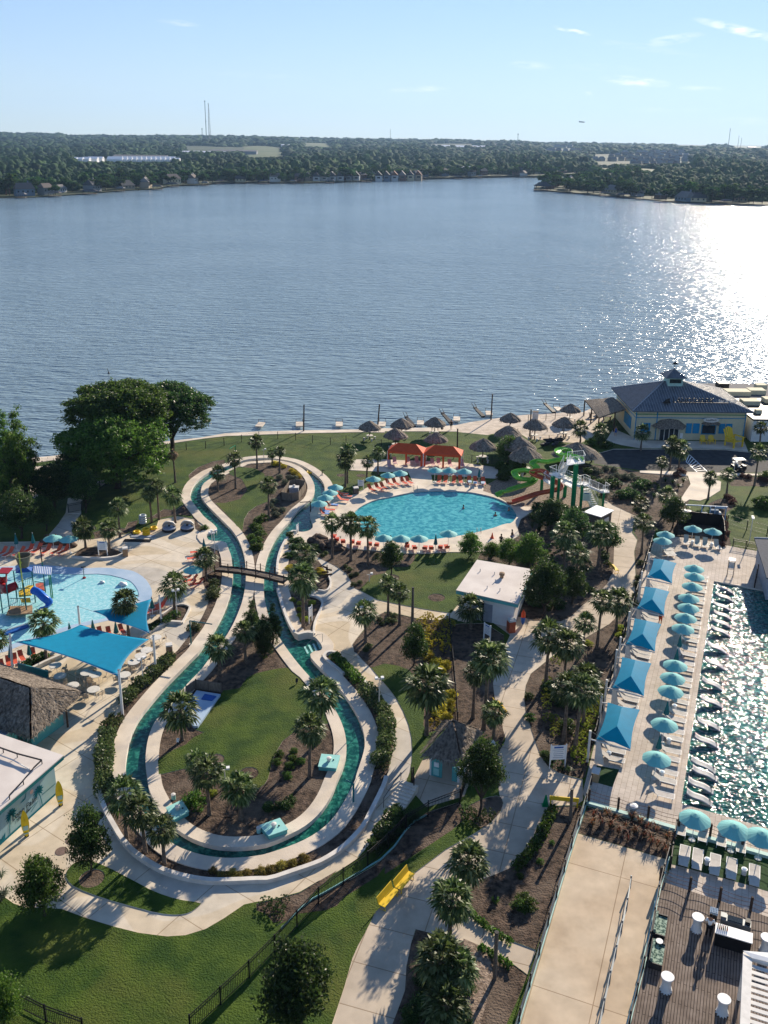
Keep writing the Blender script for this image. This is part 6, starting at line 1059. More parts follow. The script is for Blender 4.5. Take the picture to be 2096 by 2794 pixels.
# ------------ structures
def ah(s,z):p=pp(s)[0];return at(p[0],p[1],z)
def cab(i,corners5,corners1,f):
 P=[corners1[k].lerp(corners5[k],f)for k in range(6)]
 lb=['farthest blue fabric cabana of the five on the terrace','second farthest blue fabric cabana on the terrace','middle blue fabric cabana of the five on the terrace','second nearest blue fabric cabana on the terrace','nearest and largest-looking blue fabric cabana on the terrace'][i]
 c=sum(P[:4],Vector())/4;t=thing('cabana',lb,'cabana',(c.x,c.y,.06),0,'blue cabanas on the terrace')
 FL,FR,NR,NL,RF,RP=P;FL.z=NL.z=2.35;FR.z=NR.z=2.3;RF.z=2.75;RP.z=3.0
 mb=MB()
 def tri(a,b,c_,n=5,sag=.0):
  g=[]
  for u in range(n+1):
   row=[]
   for v in range(n+1):
    p=a.lerp(b,u/n).lerp(c_.lerp(c_,0),0)if False else None
  return g
 def patch(a,b,c_,d,inw=None,n=6):
  """bilinear a-b / d-c sheet, edges a-d and b-c pulled inwards"""
  g=[]
  for u in range(n+1):
   l_=a.lerp(d,u/n);r_=b.lerp(c_,u/n);k=.22*math.sin(u/n*PI)
   if inw=='a':l_=l_.lerp(r_,k*.55)
   if inw=='b':r_=r_.lerp(l_,k*.55)
   g.append([l_.lerp(r_,v/n)for v in range(n+1)])
  return g
 mb.sheet(patch(FL,RF,RP,NL,'a'),.015);mb.sheet(patch(RF,FR,NR,RP,'b'),.015)
 mid=NL.lerp(NR,.5).lerp(RP,.12);mb.add([NL,mid,NR,RP],[(0,1,3),(1,2,3)])
 part(t,'fabric_roof',mb,M['sail'])
 for a,b,nm in((NL,NR,'near_beam'),(FL,FR,'far_beam')):
  e=b-(b-a)*0;out=(a-b).normalized()*.55;p0=a+out;p0z=Vector((p0 .x,p0 .y,2.2))
  part(t,'post',MB().box(p0 .x,p0 .y,1.5,.17,.17,3.0,AD),M['offwhite'])
  part(t,'beam',MB().tube(p0z,(e.x,e.y,2.2),.06,n=6),M['offwhite']);part(t,'stay_cable',MB().tube((p0 .x,p0 .y,2.98),a.lerp(b,.5)+Vector((0,0,-.1)),.012,n=3),M['steel'])
 part(t,'privacy_curtain',MB().add([(NL.x,NL.y,.1),(NL.x,NL.y,2.2),(NL.lerp(NR,.12).x,NL.lerp(NR,.12).y,2.2),(NL.lerp(NR,.3).x,NL.lerp(NR,.3).y,.1)],[(0,1,2,3)]),M['offwhite'])
 ctr=(FL+FR+NR+NL)/4;dirx=(FR-FL).normalized();rz=math.atan2(dirx.y,dirx.x);diry=(FL-NL).normalized()
 for k in range(3):
  q=ctr+diry*(-.85+.8*k)-dirx*.1 if k<2 else ctr-diry*2.0-dirx*.0
  place('lgr',SL['gr'],(q.x,q.y,.06),rz,'grey lounger %s the %s'%('beside' if k==2 else 'under',lb.replace(' of the five','').replace(' on the terrace','').replace(' and largest-looking',''))+(', left one' if k==0 else(', right one' if k==1 else ', on its near side')),'grey loungers of the cabanas')
k5=[ah(s,z)for s,z in(('c4 1225,645',2.35),('c4 1640,740',2.3),('c4 1520,1255',2.3),('c4 1080,1125',2.35),('c4 1410,700',2.75),('c4 1345,955',3.0))]
k1=[ah(s,z)for s,z in(('b5 180,445',2.35),('b5 475,505',2.3),('b5 418,768',2.3),('b5 88,692',2.35),('b5 320,460',2.75),('b5 268,582',3.0))]
for i,f in enumerate((0,.245,.49,.745,1)):cab(i,[v.copy()for v in k5],[v.copy()for v in k1],f)
def post(bs,tps,r,label,m='white',lean=1.0):
 b=gp(bs);c=pp(tps)[0];h=hgt(b,c[1]);t=thing('sail_post',label,'post',b,0,'white sail posts');tp=at(c[0],c[1],h+b.z)-b;tp.x*=lean;tp.y*=lean;tp.z=h
 obj('shaft',MB().tube((0,0,0),tp,r,r*.85,10),M[m],t);obj('cap',MB().lathe([(r,h),(r,h+.05)],10,tp.x,tp.y),M['steel'],t);return b+tp
pN=post('p 335,1952','p 324,1828',.12,'white sail post nearest the camera, beside the hedge');pR=post('p 425,1831','p 418.6,1735',.12,'white sail post right of the big blue sail');pL=post('p 35,1836','p 27,1731',.12,'white sail post at the left corner of the big blue sail')
pF=post('p 221,1735','p 213,1655',.12,'white sail post at the far corner between both blue sails');pS=post('p 441,1702','p 434.6,1625',.1,'white sail post beside the palm right of the small sail')
def sail(A,B,C_,D,label,loc,n=18,curve=.13):
 t=thing('shade_sail',label,'shade sail',loc,0,'large blue shade sails');g=[]
 for i in range(n+1):
  row=[]
  for j in range(n+1):
   u,v=i/n,j/n;p=A*(1-u)*(1-v)+B*u*(1-v)+C_*u*v+D*(1-u)*v;c=(A+B+C_+D)/4
   k=curve*(1-4*(v-.5)**2)*(2*abs(u-.5))**3+curve*(1-4*(u-.5)**2)*(2*abs(v-.5))**3;q=p.lerp(c,k);row.append(q)
  g.append(row)
 part(t,'fabric',MB().sheet(g,.012),M['sail'],smooth=True)
 ed=MB();bd=[r[0]for r in g]+g[-1]+[r[-1]for r in g[::-1]]+g[0][::-1]
 for a,b in zip(bd[::3],bd[3::3]):
  ed.tube(a,b,.018,n=3,cap=False)
 part(t,'edge_rope',ed,M['pad']);return t
A=ah('b0 1040,1300',2.6);B=ah('b0 200,1525',3.9);Cc=ah('p 323,1846',3.7);D=ah('p 408,1744',3.5)
t=sail(A,B,Cc,D,'big four-cornered blue shade sail over the cafe tables',(gp('c0 1100,300').x,gp('c0 1100,300').y,0))
mb=MB()
for a,b in((A,Vector((pF.x,pF.y,2.7))),(B,pL),(Cc,pN),(D,pR)):mb.tube(a,b+Vector((0,0,-.1)),.02,n=4)
part(t,'tie_rope',mb,M['steel'])
A=ah('b0 1195,1125',3.4);B=ah('b0 1480,1290',2.9).lerp(A,.25);Cc=ah('b1 280,1418',2.9);D=ah('b1 305,968',3.3)
t=sail(A,B,Cc,D,'smaller blue shade sail with a palm poking past it',(gp('b0 1600,1500').x,gp('b0 1600,1500').y,0),curve=.16)
mb=MB();mb.tube(A,pF,.015,n=3);mb.tube(Cc,pR,.015,n=3);mb.tube(D,pS,.015,n=3);part(t,'tie_rope',mb,M['steel'])
def cafe():
 t=thing('cafe_table','','table',(0,0,0));obj('tabletop',MB().lathe([(.56,.7),(.58,.72),(.57,.745),(.1,.75)],24),M['offwhite'],t)
 for k in range(4):a=k*PI/2+.6;obj('leg',MB().tube((.4*math.cos(a),.4*math.sin(a),.7),(.5*math.cos(a),.5*math.sin(a),0),.02,n=4),M['offwhite'],t)
 return t
def cchair():
 t=thing('cafe_chair','','chair',(0,0,0));obj('seat',MB().box(0,0,.44,.42,.42,.035),M['cch'],t);obj('backrest',MB().box(-.2,0,.68,.03,.4,.3),M['cch'],t)
 for x in(-.18,.18):
  for y in(-.18,.18):obj('leg',MB().tube((x,y,.44),(x*1.15,y*1.15,0),.016,n=4),M['offwhite'],t)
 return t
M['cch']=mat('sand_sling',(.5,.40,.28),.8)
nt_=0
for i,s_ in enumerate(('c0 715,165','c0 775,300','c0 940,422','c0 1210,475','c0 1120,258','c0 1235,285','c0 1610,285','c1 70,120','c1 160,40','b1 240,1625','b1 355,1460','c0 1050,640')):
 q=ah(s_,.75);z=gz(q.x,q.y)
 if i==11:continue
 place('ct2',cafe,(q.x,q.y,z),i,'round pale cafe table, %s of those around the big blue sail'%nth(i),'round cafe tables')
 for k in range(3):
  a=i*1.3+k*2.1;place('cc',cchair,(q.x+.82*math.cos(a),q.y+.82*math.sin(a),z),a+PI,'light tubular cafe chair at the %s round cafe table, %s of three'%(nth(i),nth(k)),'light cafe chairs');nt_+=1
def lamp(bs,tps,label,two=True,rz=.2):
 b=gp(bs);h=hgt(b,pp(tps)[0][1]);t=thing('lamp_post',label,'lamp',b,rz,'white floodlight posts');obj('pole',MB().tube((0,0,0),(0,0,h-.1),.05,.04,8),M['offwhite'],t);obj('cross_arm',MB().box(0,0,h-.12,.55,.06,.06),M['offwhite'],t)
 for s in((-1,1)if two else(1,)):obj('lamp_head',MB().box(.27*s,0,h,.26,.3,.16),M['white'],t)
lamp('p 615,2148','c1 1250,1500','white double floodlight post on the island lawn');lamp('c2 1585,745','c2 1590,330','white double floodlight post in the right hedge');lamp('p 391.5,1869','p 390,1797','white floodlight post in the hedge beside the cafe',rz=.9);lamp('p 484,1685','p 479,1610','white lamp post in the kerbed bed beside the palm',rz=.4)
lamp('b1 1120,370','b1 1110,80','white lamp post at the river steps by the plaza, right one');lamp('b1 1085,240','b1 1080,110','white double lamp at the river steps by the plaza, left one',rz=-.4);lamp('p 2044.7,1480','p 2054,1412','white double lamp on the small lawn behind the terrace',rz=1.3)
lamp('b2 1460,745','b2 1462,640','small path lamp at the lawn edge by the plaza',False);lamp('a2 98,870','a2 98,690','thin lamp at the top of the river loop',False);lamp('a5 1215,1000','a5 1225,860','small lamp post beside the golf cart',True)
def pipe(bs,tps,arm,label,m='green'):
 b=gp(bs);h=hgt(b,pp(tps)[0][1]);e=ah(arm,h+b.z)-b;t=thing('spray_pipe',label,'pipe',b,0,'spray pipes over the river');obj('upright',MB().tube((0,0,0),(0,0,h),.07,n=8),M[m],t);obj('arm',MB().tube((0,0,h),(e.x,e.y,h),.06,n=8),M[m],t);obj('foot_plate',MB().box(0,0,.03,.4,.4,.06),M['rim'],t)
pipe('b1 815,1560','b1 810,1250','b1 1085,1295','dark green pipe reaching over the left river channel','tealdark');pipe('d2 720,168','d2 717,25','d2 665,-5','dark teal pipe reaching over the river at the lower right bend','tealdark');pipe('a2 700,1500','a2 690,1368','a2 560,1378','dark pipe over the river beside the aqua umbrellas','dark');pipe('a1 1388,720','a1 1385,640','a1 1310,685','bright green pipe on the lawn at the top of the river','green');pipe('a2 850,1030','a2 860,960','a2 880,965','short dark shower pipe on the upper right river bank','dark')
def board(bs,tps,wd,label,rz=0,m='white',face='pad'):
 b=gp(bs);h=hgt(b,pp(tps)[0][1]);t=thing('notice_board',label,'sign',b,rz,'white notice boards')
 for s in(-1,1):obj('post',MB().box(s*wd/2,0,h/2,.09,.09,h),M[m],t)
 bd=obj('panel',MB().box(0,0,h*.66,wd-.1,.05,h*.58),M['white'],t)
 obj('heading',MB().box(0,-.03,h*.88,wd*.6,.02,h*.06),M['blue'],bd)
 for k in range(5):obj('text_line',MB().box(0,-.03,h*(.78-.08*k),wd*(.7-.1*(k%2)),.015,h*.018),M['greytxt'],bd)
M['greytxt']=mat('grey_print',(.3,.33,.38),.8)
board('b0 1335,405','b0 1320,215',1.05,'white notice board on the planted island by the splash pool');board('a2 1350,1220','a2 1350,1085',.8,'white notice board left of the oval pool');board('c4 570,1500','c4 570,1190',1.25,'white notice board at the lower tip of the long planted island',.1);board('b3 1320,1510','b3 1325,1290',.9,'tall white notice board in the shade before the white-roofed building',-.9)
board('b2 700,1270','b2 700,1060',.7,'white notice board in the bed beside the wide plaza',1.2);board('b2 530,120','b2 535,0',.6,'white notice board beside the river at the pool deck',1.3);board('a4 940,1430','a4 950,1240',1.1,'white notice board at the foot of the slide stairs',-.2)
def bin_(bs,tps,label,wd=.55,m='binwood',rz=.3):
 b=gp(bs);h=hgt(b,pp(tps)[0][1]);t=thing('litter_bin',label,'litter bin',b,rz,'litter bins');obj('body',MB().box(0,0,h*.4,wd,wd,h*.8),M[m],t);obj('hood',MB().box(0,0,h*.93,wd*1.04,wd*1.04,h*.14).box(0,.18,h*.83,wd*.9,.1,h*.1),M['offwhite'],t)
M['binwood']=mat('bin_slats',(.3,.2,.12),.8,var=.2)
bin_('c3 1375,1370','c3 1375,1165','tall pale litter bin beside the dense tree and kiosk',.5);bin_('p 463,1786','c1 545,-110','brown litter bin beside the cafe and river hedge',.6);bin_('b0 1625,410','b0 1625,300','pale litter bin at the corner of the notice board island',.6);bin_('b3 1630,1390','b3 1630,1225','brick-coloured litter bin at the corner of the white-roofed building',.7,'redorange');bin_('a2 1285,1270','a2 1290,1180','brown litter bin below the notice board left of the oval pool',.7,'wood')
def bench():
 t=thing('bench','','bench',(0,0,0));obj('seat',MB().box(0,0,.44,1.75,.5,.04),M['yellow'],t);obj('backrest',MB().add([(-.875,.24,.46),(.875,.24,.46),(.875,.38,.92),(-.875,.38,.92),(-.875,.28,.46),(.875,.28,.46),(.875,.42,.92),(-.875,.42,.92)],[(0,1,2,3),(7,6,5,4),(3,2,6,7),(0,4,5,1),(0,3,7,4),(1,5,6,2)]),M['yellow'],t)
 for x in(-.75,.75):obj('leg',MB().tube((x,-.2,.44),(x,-.22,0),.025,n=4).tube((x,.2,.44),(x,.24,0),.025,n=4).tube((x,-.2,.04),(x,.2,.04),.02,n=4),M['yellow'],t)
 return t
for s_,rz,lb in(('d3 30,865',-1,'lower of the two yellow metal benches beside the main path'),('d3 150,740',-1,'upper of the two yellow metal benches beside the main path'),('c3 1500,700',0,'cream and yellow bench at the edge of the shaded path'),('b4 1310,560',0,'pale yellow bench on the upper path beside the grove'),('b4 1300,140',0,'bench at the top of the path near the small kiosk'),('c3 1530,70',0,'pale bench beside the tall palm in the shade')):
 q=ah(s_,.45)
 if rz==-1:a,b=ah('e1 830,395',.45),ah('e1 960,240',.45);rz=math.atan2((b-a).y,(b-a).x)
 else:rz=1.75 if s_.startswith('b4')else 1.9
 place('bn',bench,(q.x,q.y,gz(q.x,q.y)),rz if abs(rz)<1.6 else rz,lb,'benches')
q=gp('d4 375,190');t=thing('sign_bench','yellow plank barrier beside the wooden pole at the ramp corner','barrier',q,-.12);obj('plank',MB().box(0,0,.62,2.2,.08,.35),M['yellow'],t);obj('leg',MB().box(-1,0,.25,.08,.3,.5),M['yellow'],t);obj('leg',MB().box(1,0,.25,.08,.3,.5),M['yellow'],t)
q=gp('d4 240,190');t=thing('palm_sign','small green palm-shaped stand beside the yellow barrier','stand',q);obj('board',MB().add([(-.25,0,0),(.25,0,0),(.05,0,1.0),(-.05,0,1.0),(-.25,.06,0),(.25,.06,0),(.05,.06,1.0),(-.05,.06,1.0)],[(0,1,2,3),(7,6,5,4),(0,3,7,4),(1,5,6,2),(3,2,6,7)]),M['green'],t);obj('foot',MB().box(0,.1,.02,.5,.4,.04),M['green'],t)
def hatch(corn,hh,label,m='teal'):
 P=[ah(c,hh)for c in corn];c=sum(P,Vector())/4;t=thing('pump_hatch',label,'hatch',(c.x,c.y,.05),0,'turquoise pump hatches');part(t,'lid',MB().prism([(p.x,p.y)for p in P],hh-.06,hh),M['hatch']);part(t,'box',MB().prism([(p.x*.94+c.x*.06,p.y*.94+c.y*.06)for p in P],.05,hh-.06),M[m])
 part(t,'vent',MB().lathe([(.14,hh),(.14,hh+.18),(.2,hh+.2),(.2,hh+.3),(.05,hh+.34)],12,c.x,c.y),M['offwhite']);part(t,'handle',MB().box(c.x+.35,c.y+.1,hh+.04,.12,.05,.08),M['dark'])
M['hatch']=mat('aqua_lid',(.30,.60,.56),.45,var=.05)
hatch(['d1 485,345','d1 695,245','d1 790,395','d1 590,505'],.45,'turquoise hatch at the lower left bend of the island rim');hatch(['d2 20,330','d2 175,275','d2 235,360','d2 90,410'],.5,'turquoise hatch at the bottom of the island rim');hatch(['c2 840,1310','c2 1085,1330','c2 1035,1500','c2 795,1475'],.45,'turquoise hatch at the right rim of the island')
for s_,lb in(('d1 588,240','small aqua cylinder above the lower left turquoise hatch'),('d2 18,385','small white cylinder left of the bottom turquoise hatch')):q=gp(s_);t=thing('air_vent',lb,'vent',q);obj('body',MB().lathe([(.17,0),(.17,.38)],12),M['hatch'],t);obj('cap',MB().lathe([(.18,.38),(.18,.45),(.02,.48)],12),M['offwhite'],t)
P=[ah(c,.25)for c in('c1 885,490','c1 1195,540','c1 905,955','c1 800,930')];P[3]=ah('c1 730,720',.25);t=thing('pump_deck','pale blue pump deck with a raised blue lid on the island','deck',(P[0].x,P[0].y,.02));Q=[P[0],P[1],ah('c1 900,955',.25),ah('c1 840,950',.25),ah('c1 720,720',.25)]
part(t,'slab',MB().prism([(p.x,p.y)for p in Q],.0,.25),M['pad']);L5=[ah(c,.33)for c in('c1 990,535','c1 1140,565','c1 1085,620','c1 945,600')];part(t,'lid',MB().prism([(p.x,p.y)for p in L5],.25,.34),M['blue'])
fence(w2('c1 755,560 880,470 1205,525'),.95,'weathered plank fence around the pale blue pump deck','board',1.5,'wood',name='plank_fence')
EN=w2('a2 345,1260 460,1160 645,1190 530,1350 345,1260');EN=[gp(c).to_2d()for c in('a2 320,1345','a2 525,1372','a2 650,1200','a2 450,1165','a2 320,1345')]
fence(EN,1.15,'weathered plank enclosure with a pump inside the river loop','board',1.6,'wood',name='plank_enclosure');c=(EN[0]+EN[1]+EN[2]+EN[3])/4;t=thing('pump_unit','pale pump unit inside the plank enclosure','pump',(c.x,c.y,.02));obj('housing',MB().box(0,0,.5,1.3,.8,1.0),M['greytxt'],t);obj('lid',MB().box(0,0,1.05,1.4,.9,.1),M['offwhite'],t);obj('motor',MB().lathe([(.2,1.1),(.2,1.35),(.05,1.4)],10),M['offwhite'],t)
a,b=at(*pp('b1 1150,545')[0],.9),at(*pp('b2 385,700')[0],.9);t=thing('footbridge','arched dark timber footbridge over both river channels','bridge',(a.x,a.y,0));d=(b-a);d.z=0;nv=Vector((-d.y,d.x,0)).normalized();g=[];n=24
def bz(u):return.62+.25*math.sin(PI*u)
for i in range(n+1):u=i/n;p=a+d*u;g.append([Vector((p.x,p.y,bz(u)))-nv*.6,Vector((p.x,p.y,bz(u)))+nv*.6])
part(t,'deck',MB().sheet(g,.08),M['wood'])
for s in(-1,1):
 part(t,'side_beam',MB().sheet([[r[0 if s<0 else 1]+Vector((0,0,.12)),r[0 if s<0 else 1]+Vector((0,0,-.16))+nv*.02*s]for r in g],.02),M['darkwood'])
 ps=[]
 for i in range(6):u=i/5;p=a+d*u+nv*.62*s;part(t,'post',MB().tube((p.x,p.y,bz(u)-.3),(p.x,p.y,bz(u)+1.0),.06,n=6),M['darkwood']);ps.append(Vector((p.x,p.y,bz(u))))
 for hz in(.45,.85):
  mb=MB()
  for p,q in zip(ps,ps[1:]):mb.path([p.lerp(q,u)+Vector((0,0,hz-.1*math.sin(PI*u)))for u in(0,.25,.5,.75,1)],.018,4)
  part(t,'rope',mb,M['rope'])
part(t,'ramp',MB().sheet([[a-nv*.6+Vector((0,0,bz(0)-.9)),a+nv*.6+Vector((0,0,bz(0)-.9))],[a-d.normalized()*1.6-nv*.9+Vector((0,-1.2,-.85)),a-d.normalized()*1.6+nv*.3+Vector((0,-1.2,-.85))]],.08),M['wood'])
def torus(ra,rb,z,cx,cy,n=20,m=8):
 vs=[((ra+rb*math.cos(2*PI*j/m))*math.cos(2*PI*i/n)+cx,(ra+rb*math.cos(2*PI*j/m))*math.sin(2*PI*i/n)+cy,z+rb*math.sin(2*PI*j/m))for i in range(n)for j in range(m)]
 return MB().add(vs,[(i*m+j,((i+1)%n)*m+j,((i+1)%n)*m+(j+1)%m,i*m+(j+1)%m)for i in range(n)for j in range(m)])
M['tube']=mat('yellow_inner_tube',(.75,.48,.02),.3,var=.05);M['cleart']=mat('pale_inner_tube',(.45,.5,.52),.2,var=.05)
k=0
for s_,n_,col in(('b1 110,120',1,'y'),('b1 235,140',3,'y'),('a1 190,1655',4,'c'),('b1 330,70',1,'y')):
 b=gp(s_)
 for j in range(n_):
  o=obj('inner_tube',torus(.36,.15,.16,0,0),M['tube' if col=='y' else 'cleart'],smooth=True);o.location=b+Vector((.03*(j%2),0,.3*j+.02));k+=1
  tag(o,('yellow' if col=='y' else 'clear')+' inner tube %s'%['lying alone at the left of the stack','at the bottom of the tall yellow stack','second from the bottom of the yellow stack','on top of the yellow stack','at the bottom of the clear stack','second in the clear stack','third in the clear stack','on top of the clear stack','lying alone right of the yellow stack'][k-1],'inner tube','inner tubes beside the plaza')
q=at(*pp('a2 688,985')[0],-.15);o=obj('inner_tube',torus(.4,.15,0,0,0),M['tube'],smooth=True);o.location=q;tag(o,'yellow inner tube floating alone in the river at the top right','inner tube')
t=thing('rubber_mat','long black rubber mat on the plaza before the tubes','mat',gp('b1 120,215'));obj('mat',MB().box(0,0,.03,3.4,.8,.05,-.02),M['black'],t);obj('tray',MB().box(.4,1.3,.05,3.0,.6,.08,-.02),M['greytxt'],t)
for s_,lb in(('b1 530,85','left round canopied daybed on the plaza'),('b1 765,75','right round canopied daybed on the plaza')):
 t=thing('daybed',lb,'daybed',gp(s_),-1.5,'round canopied daybeds');obj('base',MB().lathe([(.86,.08),(.9,.15),(.88,.34),(.8,.36)],24),M['dark'],t);obj('cushion',MB().lathe([(.84,.36),(.86,.42),(.8,.5),(.1,.52)],24),M['greytxt'],t)
 g=[]
 for i in range(9):
  a=R(95-85*i/8);g.append([(-.0-.86*math.cos(a)*1.0+0*j,.86*math.sin(a)*0,0)for j in range(1)])
 mb=MB();rows=[]
 for i in range(9):
  el=R(5+95*i/8);rows.append([(-math.cos(el)*.9*math.cos(az)*1.0,.9*math.sin(az)*(1 if i<9 else 0)*math.cos(el*.0)*max(.25,math.cos(el*.62)),.4+math.sin(el)*.95*max(.0,1)*math.cos(az*.55))for az in[R(-85+170*j/10)for j in range(11)]])
 obj('canopy',MB().sheet(rows,.02),M['offwhite'],t)
 for k in range(3):obj('pillow',MB().box(-.35+.12*k,-.3+.3*k,.6,.12,.3,.22,.2),M['dark' if k==1 else 'pad'],t)
M['surf']=mat('surfboard_yellow',(.78,.55,.02),.3,var=.04)
for i,(b_,t_,lb)in enumerate((('m 610,1690','m 610,1095','left yellow surfboard standing before the mural'),('m 1380,990','m 1375,425','right yellow surfboard standing at the mural corner'))):
 b=gp(b_);h=hgt(b,pp(t_)[0][1]);t=thing('surfboard',lb,'surfboard',b,.45,'yellow surfboards');mb=MB();vs=[];n=12
 for k in range(n+1):
  u=k/n;wd=.27*max(.03,math.sin(PI*min(1,max(0,u*.97+.015))))**.55;z=.05+u*(h-.05);th=.045*max(.2,math.sin(PI*u));vs+=[(-wd,0,z),(0,-th,z),(wd,0,z),(0,th,z)]
 mb.add(vs,[(k*4+j,k*4+(j+1)%4,(k+1)*4+(j+1)%4,(k+1)*4+j)for k in range(n)for j in range(4)]+[(3,2,1,0),(4*n,4*n+1,4*n+2,4*n+3)]);obj('board',mb,M['surf'],t);obj('stripe',MB().box(0,-.05,h*.35,.36,.012,h*.16).box(0,-.052,h*.15,.34,.012,.1),M['palegreen'],t);obj('stand',MB().box(0,.06,.12,.3,.12,.24),M['dark'],t);obj('fin',MB().add([(0,-.04,h*.72),(0,-.22,h*.68),(0,-.04,h*.6)],[(0,1,2)]),M['dark'],t)
for i,s_ in enumerate(('d0 1252,460','d0 945,765','d0 795,912','d0 545,1160')):
 q=gp(s_);t=tag(obj('manhole_cover',MB().lathe([(.52 if i!=2 else.44,.002),(.5 if i!=2 else.42,.02),(.1,.022)],24),MATS['dark_metal']if i==0 else MATS['rust_iron']if 'rust_iron' in MATS else mat('rust_iron',(.16,.11,.09),.8,var=.2,scale=8)),['dark blue-black manhole cover, uppermost on the plaza','brown manhole cover beside the young dense tree','smallest brown manhole cover on the plaza','brown manhole cover half hidden by the lower left tree'][i],'manhole cover','manhole covers on the plaza');t.location=q
 # ------------ buildings
def hexa(lo,hi):
 n=len(lo);return MB().add(list(lo)+list(hi),[tuple(range(n-1,-1,-1)),tuple(range(n,2*n))]+[(i,(i+1)%n,n+(i+1)%n,n+i)for i in range(n)])
M['mural']=mat('pale_blue_mural_wall',(.27,.42,.46),.8,var=.05,scale=1);M['mteal']=mat('mural_teal',(.0,.13,.17),.8);M['mdark']=mat('mural_ink',(.02,.035,.05),.8);M['msun']=mat('mural_sun',(.75,.5,.38),.8)
M['roofw']=mat('white_membrane_roof',(.55,.49,.44),.8,col2=(.66,.60,.54),scale=.5,coord='World',detail=8)
HB=2.9;g1=at(*pp('m 1300,700')[0],0);g0=at(*pp('m 0,1880')[0],0);fd=(g0-g1).normalized();bn=Vector((-fd.y,fd.x,0));bn=bn if bn.y>0 else-bn
far_=ah('c0 850,1340',HB+.35);bk=ah('c0 50,1070',HB+.35);bdir=(bk-far_).normalized();bdir.z=0
t=thing('pool_bar','flat-roofed pool bar with a pale blue palm mural at the left edge','building',(g1 .x,g1 .y,0));LW=14
W0,W1=g1,g1+fd*LW;W2,W3=W1+bdir*9,W0+bdir*9
part(t,'wall',MB().prism([(p.x,p.y)for p in(W0,W1,W2,W3)],0,HB),M['mural']);o_=.55
Rf=[W0-fd*o_-bdir*o_,W1+fd*o_-bdir*o_,W2+fd*o_+bdir*.3,W3-fd*o_+bdir*.3];rf=part(t,'roof',MB().prism([(p.x,p.y)for p in Rf],HB+.28,HB+.36),M['roofw']);part(t,'fascia',MB().prism([(p.x,p.y)for p in Rf],HB-.02,HB+.278),M['tealdark'])
ce=MB()
up_=Vector((0,0,1));fr_=-bn
def mp_(x,z,o=.02):return g1+fd*(6.2-x)+fr_*o+up_*z
def mural_palm(x,z0,h,lean,nm):
 mb=MB();pts=[(x+lean*(u**1.6),z0+h*u)for u in[k/8 for k in range(9)]]
 for(a,b),(c,d)in zip(pts,pts[1:]):mb.add([mp_(a-.045,b),mp_(a+.045,b),mp_(c+.035,d),mp_(c-.035,d)],[(0,1,2,3)])
 cx_,cz=pts[-1]
 for k in range(11):
  a=R(-40+k*26);L_=.62*(1 if 0<a<3 else.85);dx,dz=math.cos(a)*L_,math.sin(a)*L_-.12;px_,pz=-math.sin(a)*.11,math.cos(a)*.11
  mb.add([mp_(cx_-px_*.5,cz-pz*.5,.022),mp_(cx_+dx*.5+px_,cz+dz*.6+pz+.05,.022),mp_(cx_+dx,cz+dz-.06,.022),mp_(cx_+dx*.5-px_,cz+dz*.4-pz,.022),mp_(cx_+px_*.5,cz+pz*.5,.022)],[(0,1,2,3,4)])
 part(t,nm,mb,M['mteal'])
def wx(s):
 p=pp(s)[0];r=ray(*p);o=Vector((0,0,CAMH));d=r;tt=(g1-o).dot(bn)/d.dot(bn);q=o+d*tt;return 6.2-(q-g1).dot(fd),q.z
for s0,s1,nm in(('m 225,1640','m 240,1180','painted_palm'),('m 955,960','m 860,650','painted_palm')):
 x0,z0=wx(s0);x1,z1=wx(s1);mural_palm(x0,z0,z1-z0,x1-x0,nm)
x0,z0=wx('m 715,665');mb=MB();mb.add([mp_(x0+.17*math.cos(k*PI/8),z0+.17*math.sin(k*PI/8))for k in range(16)],[tuple(range(16))]);part(t,'painted_sun',mb,M['msun'])
x0,z0=wx('m 545,820');part(t,'painted_bird',MB().add([mp_(x0-.45,z0-.1),mp_(x0-.1,z0+.0),mp_(x0+.02,z0-.02),mp_(x0+.3,z0+.45),mp_(x0+.12,z0-.12),mp_(x0-.15,z0-.16)],[(0,1,2,5),(2,3,4,5)]),M['mteal'])
def rotm():X=-fd;Y=up_;Z=fr_;return Matrix(((X.x,Y.x,Z.x),(X.y,Y.y,Z.y),(X.z,Y.z,Z.z))).to_4x4()
def mtext(s,at_s,size,shear=.2):
 x,z=wx(at_s);p=mp_(x,z,.03)-t.location;o=textmesh(s,size,M['mdark'],t,p,rotm(),'mural_lettering',.005,shear=shear)
mtext('Lone Palm','m 555,1040',.62);mtext('Pool Bar','m 545,1160',.4)
for a,b in(('m 360,1310','m 560,1195'),('m 560,1195','m 820,910'),('m 945,745','m 1250,485'),('m 700,1130','m 860,880')):
 (xa,za),(xb,zb)=wx(a),wx(b);part(t,'painted_line',MB().add([mp_(xa,za),mp_(xb,zb),mp_(xb,zb+.05),mp_(xa,za+.05)],[(0,1,2,3)]),M['mteal'])
mb=MB();mb.add([mp_(-8,0,.024),mp_(6.2,0,.024),mp_(6.2,.18,.024),mp_(-8,.18,.024)],[(0,1,2,3)]);part(t,'painted_plinth',mb,M['mteal'])
x0,z0=wx('m 60,1730');part(t,'painted_chair',MB().add([mp_(x0-.3,z0-.3,.026),mp_(x0+.2,z0-.2,.026),mp_(x0+.3,z0+.35,.026),mp_(x0-.1,z0+.05,.026),mp_(x0-.35,z0+.25,.026)],[(0,1,2,3,4)]),M['mteal'])
D0,D1,D2=ah('f0 0,330',HB+.7),ah('f0 270,415',HB+.7),ah('f0 60,640',HB+.6);t2=thing('roof_frame','dark sign frame lying across the bar roof','frame',(D1 .x,D1 .y,HB+.36))
pts=[ah(s,HB+.75)for s in('f0 -60,310','f0 110,370','f0 270,412','f0 220,460')];m3=MB()
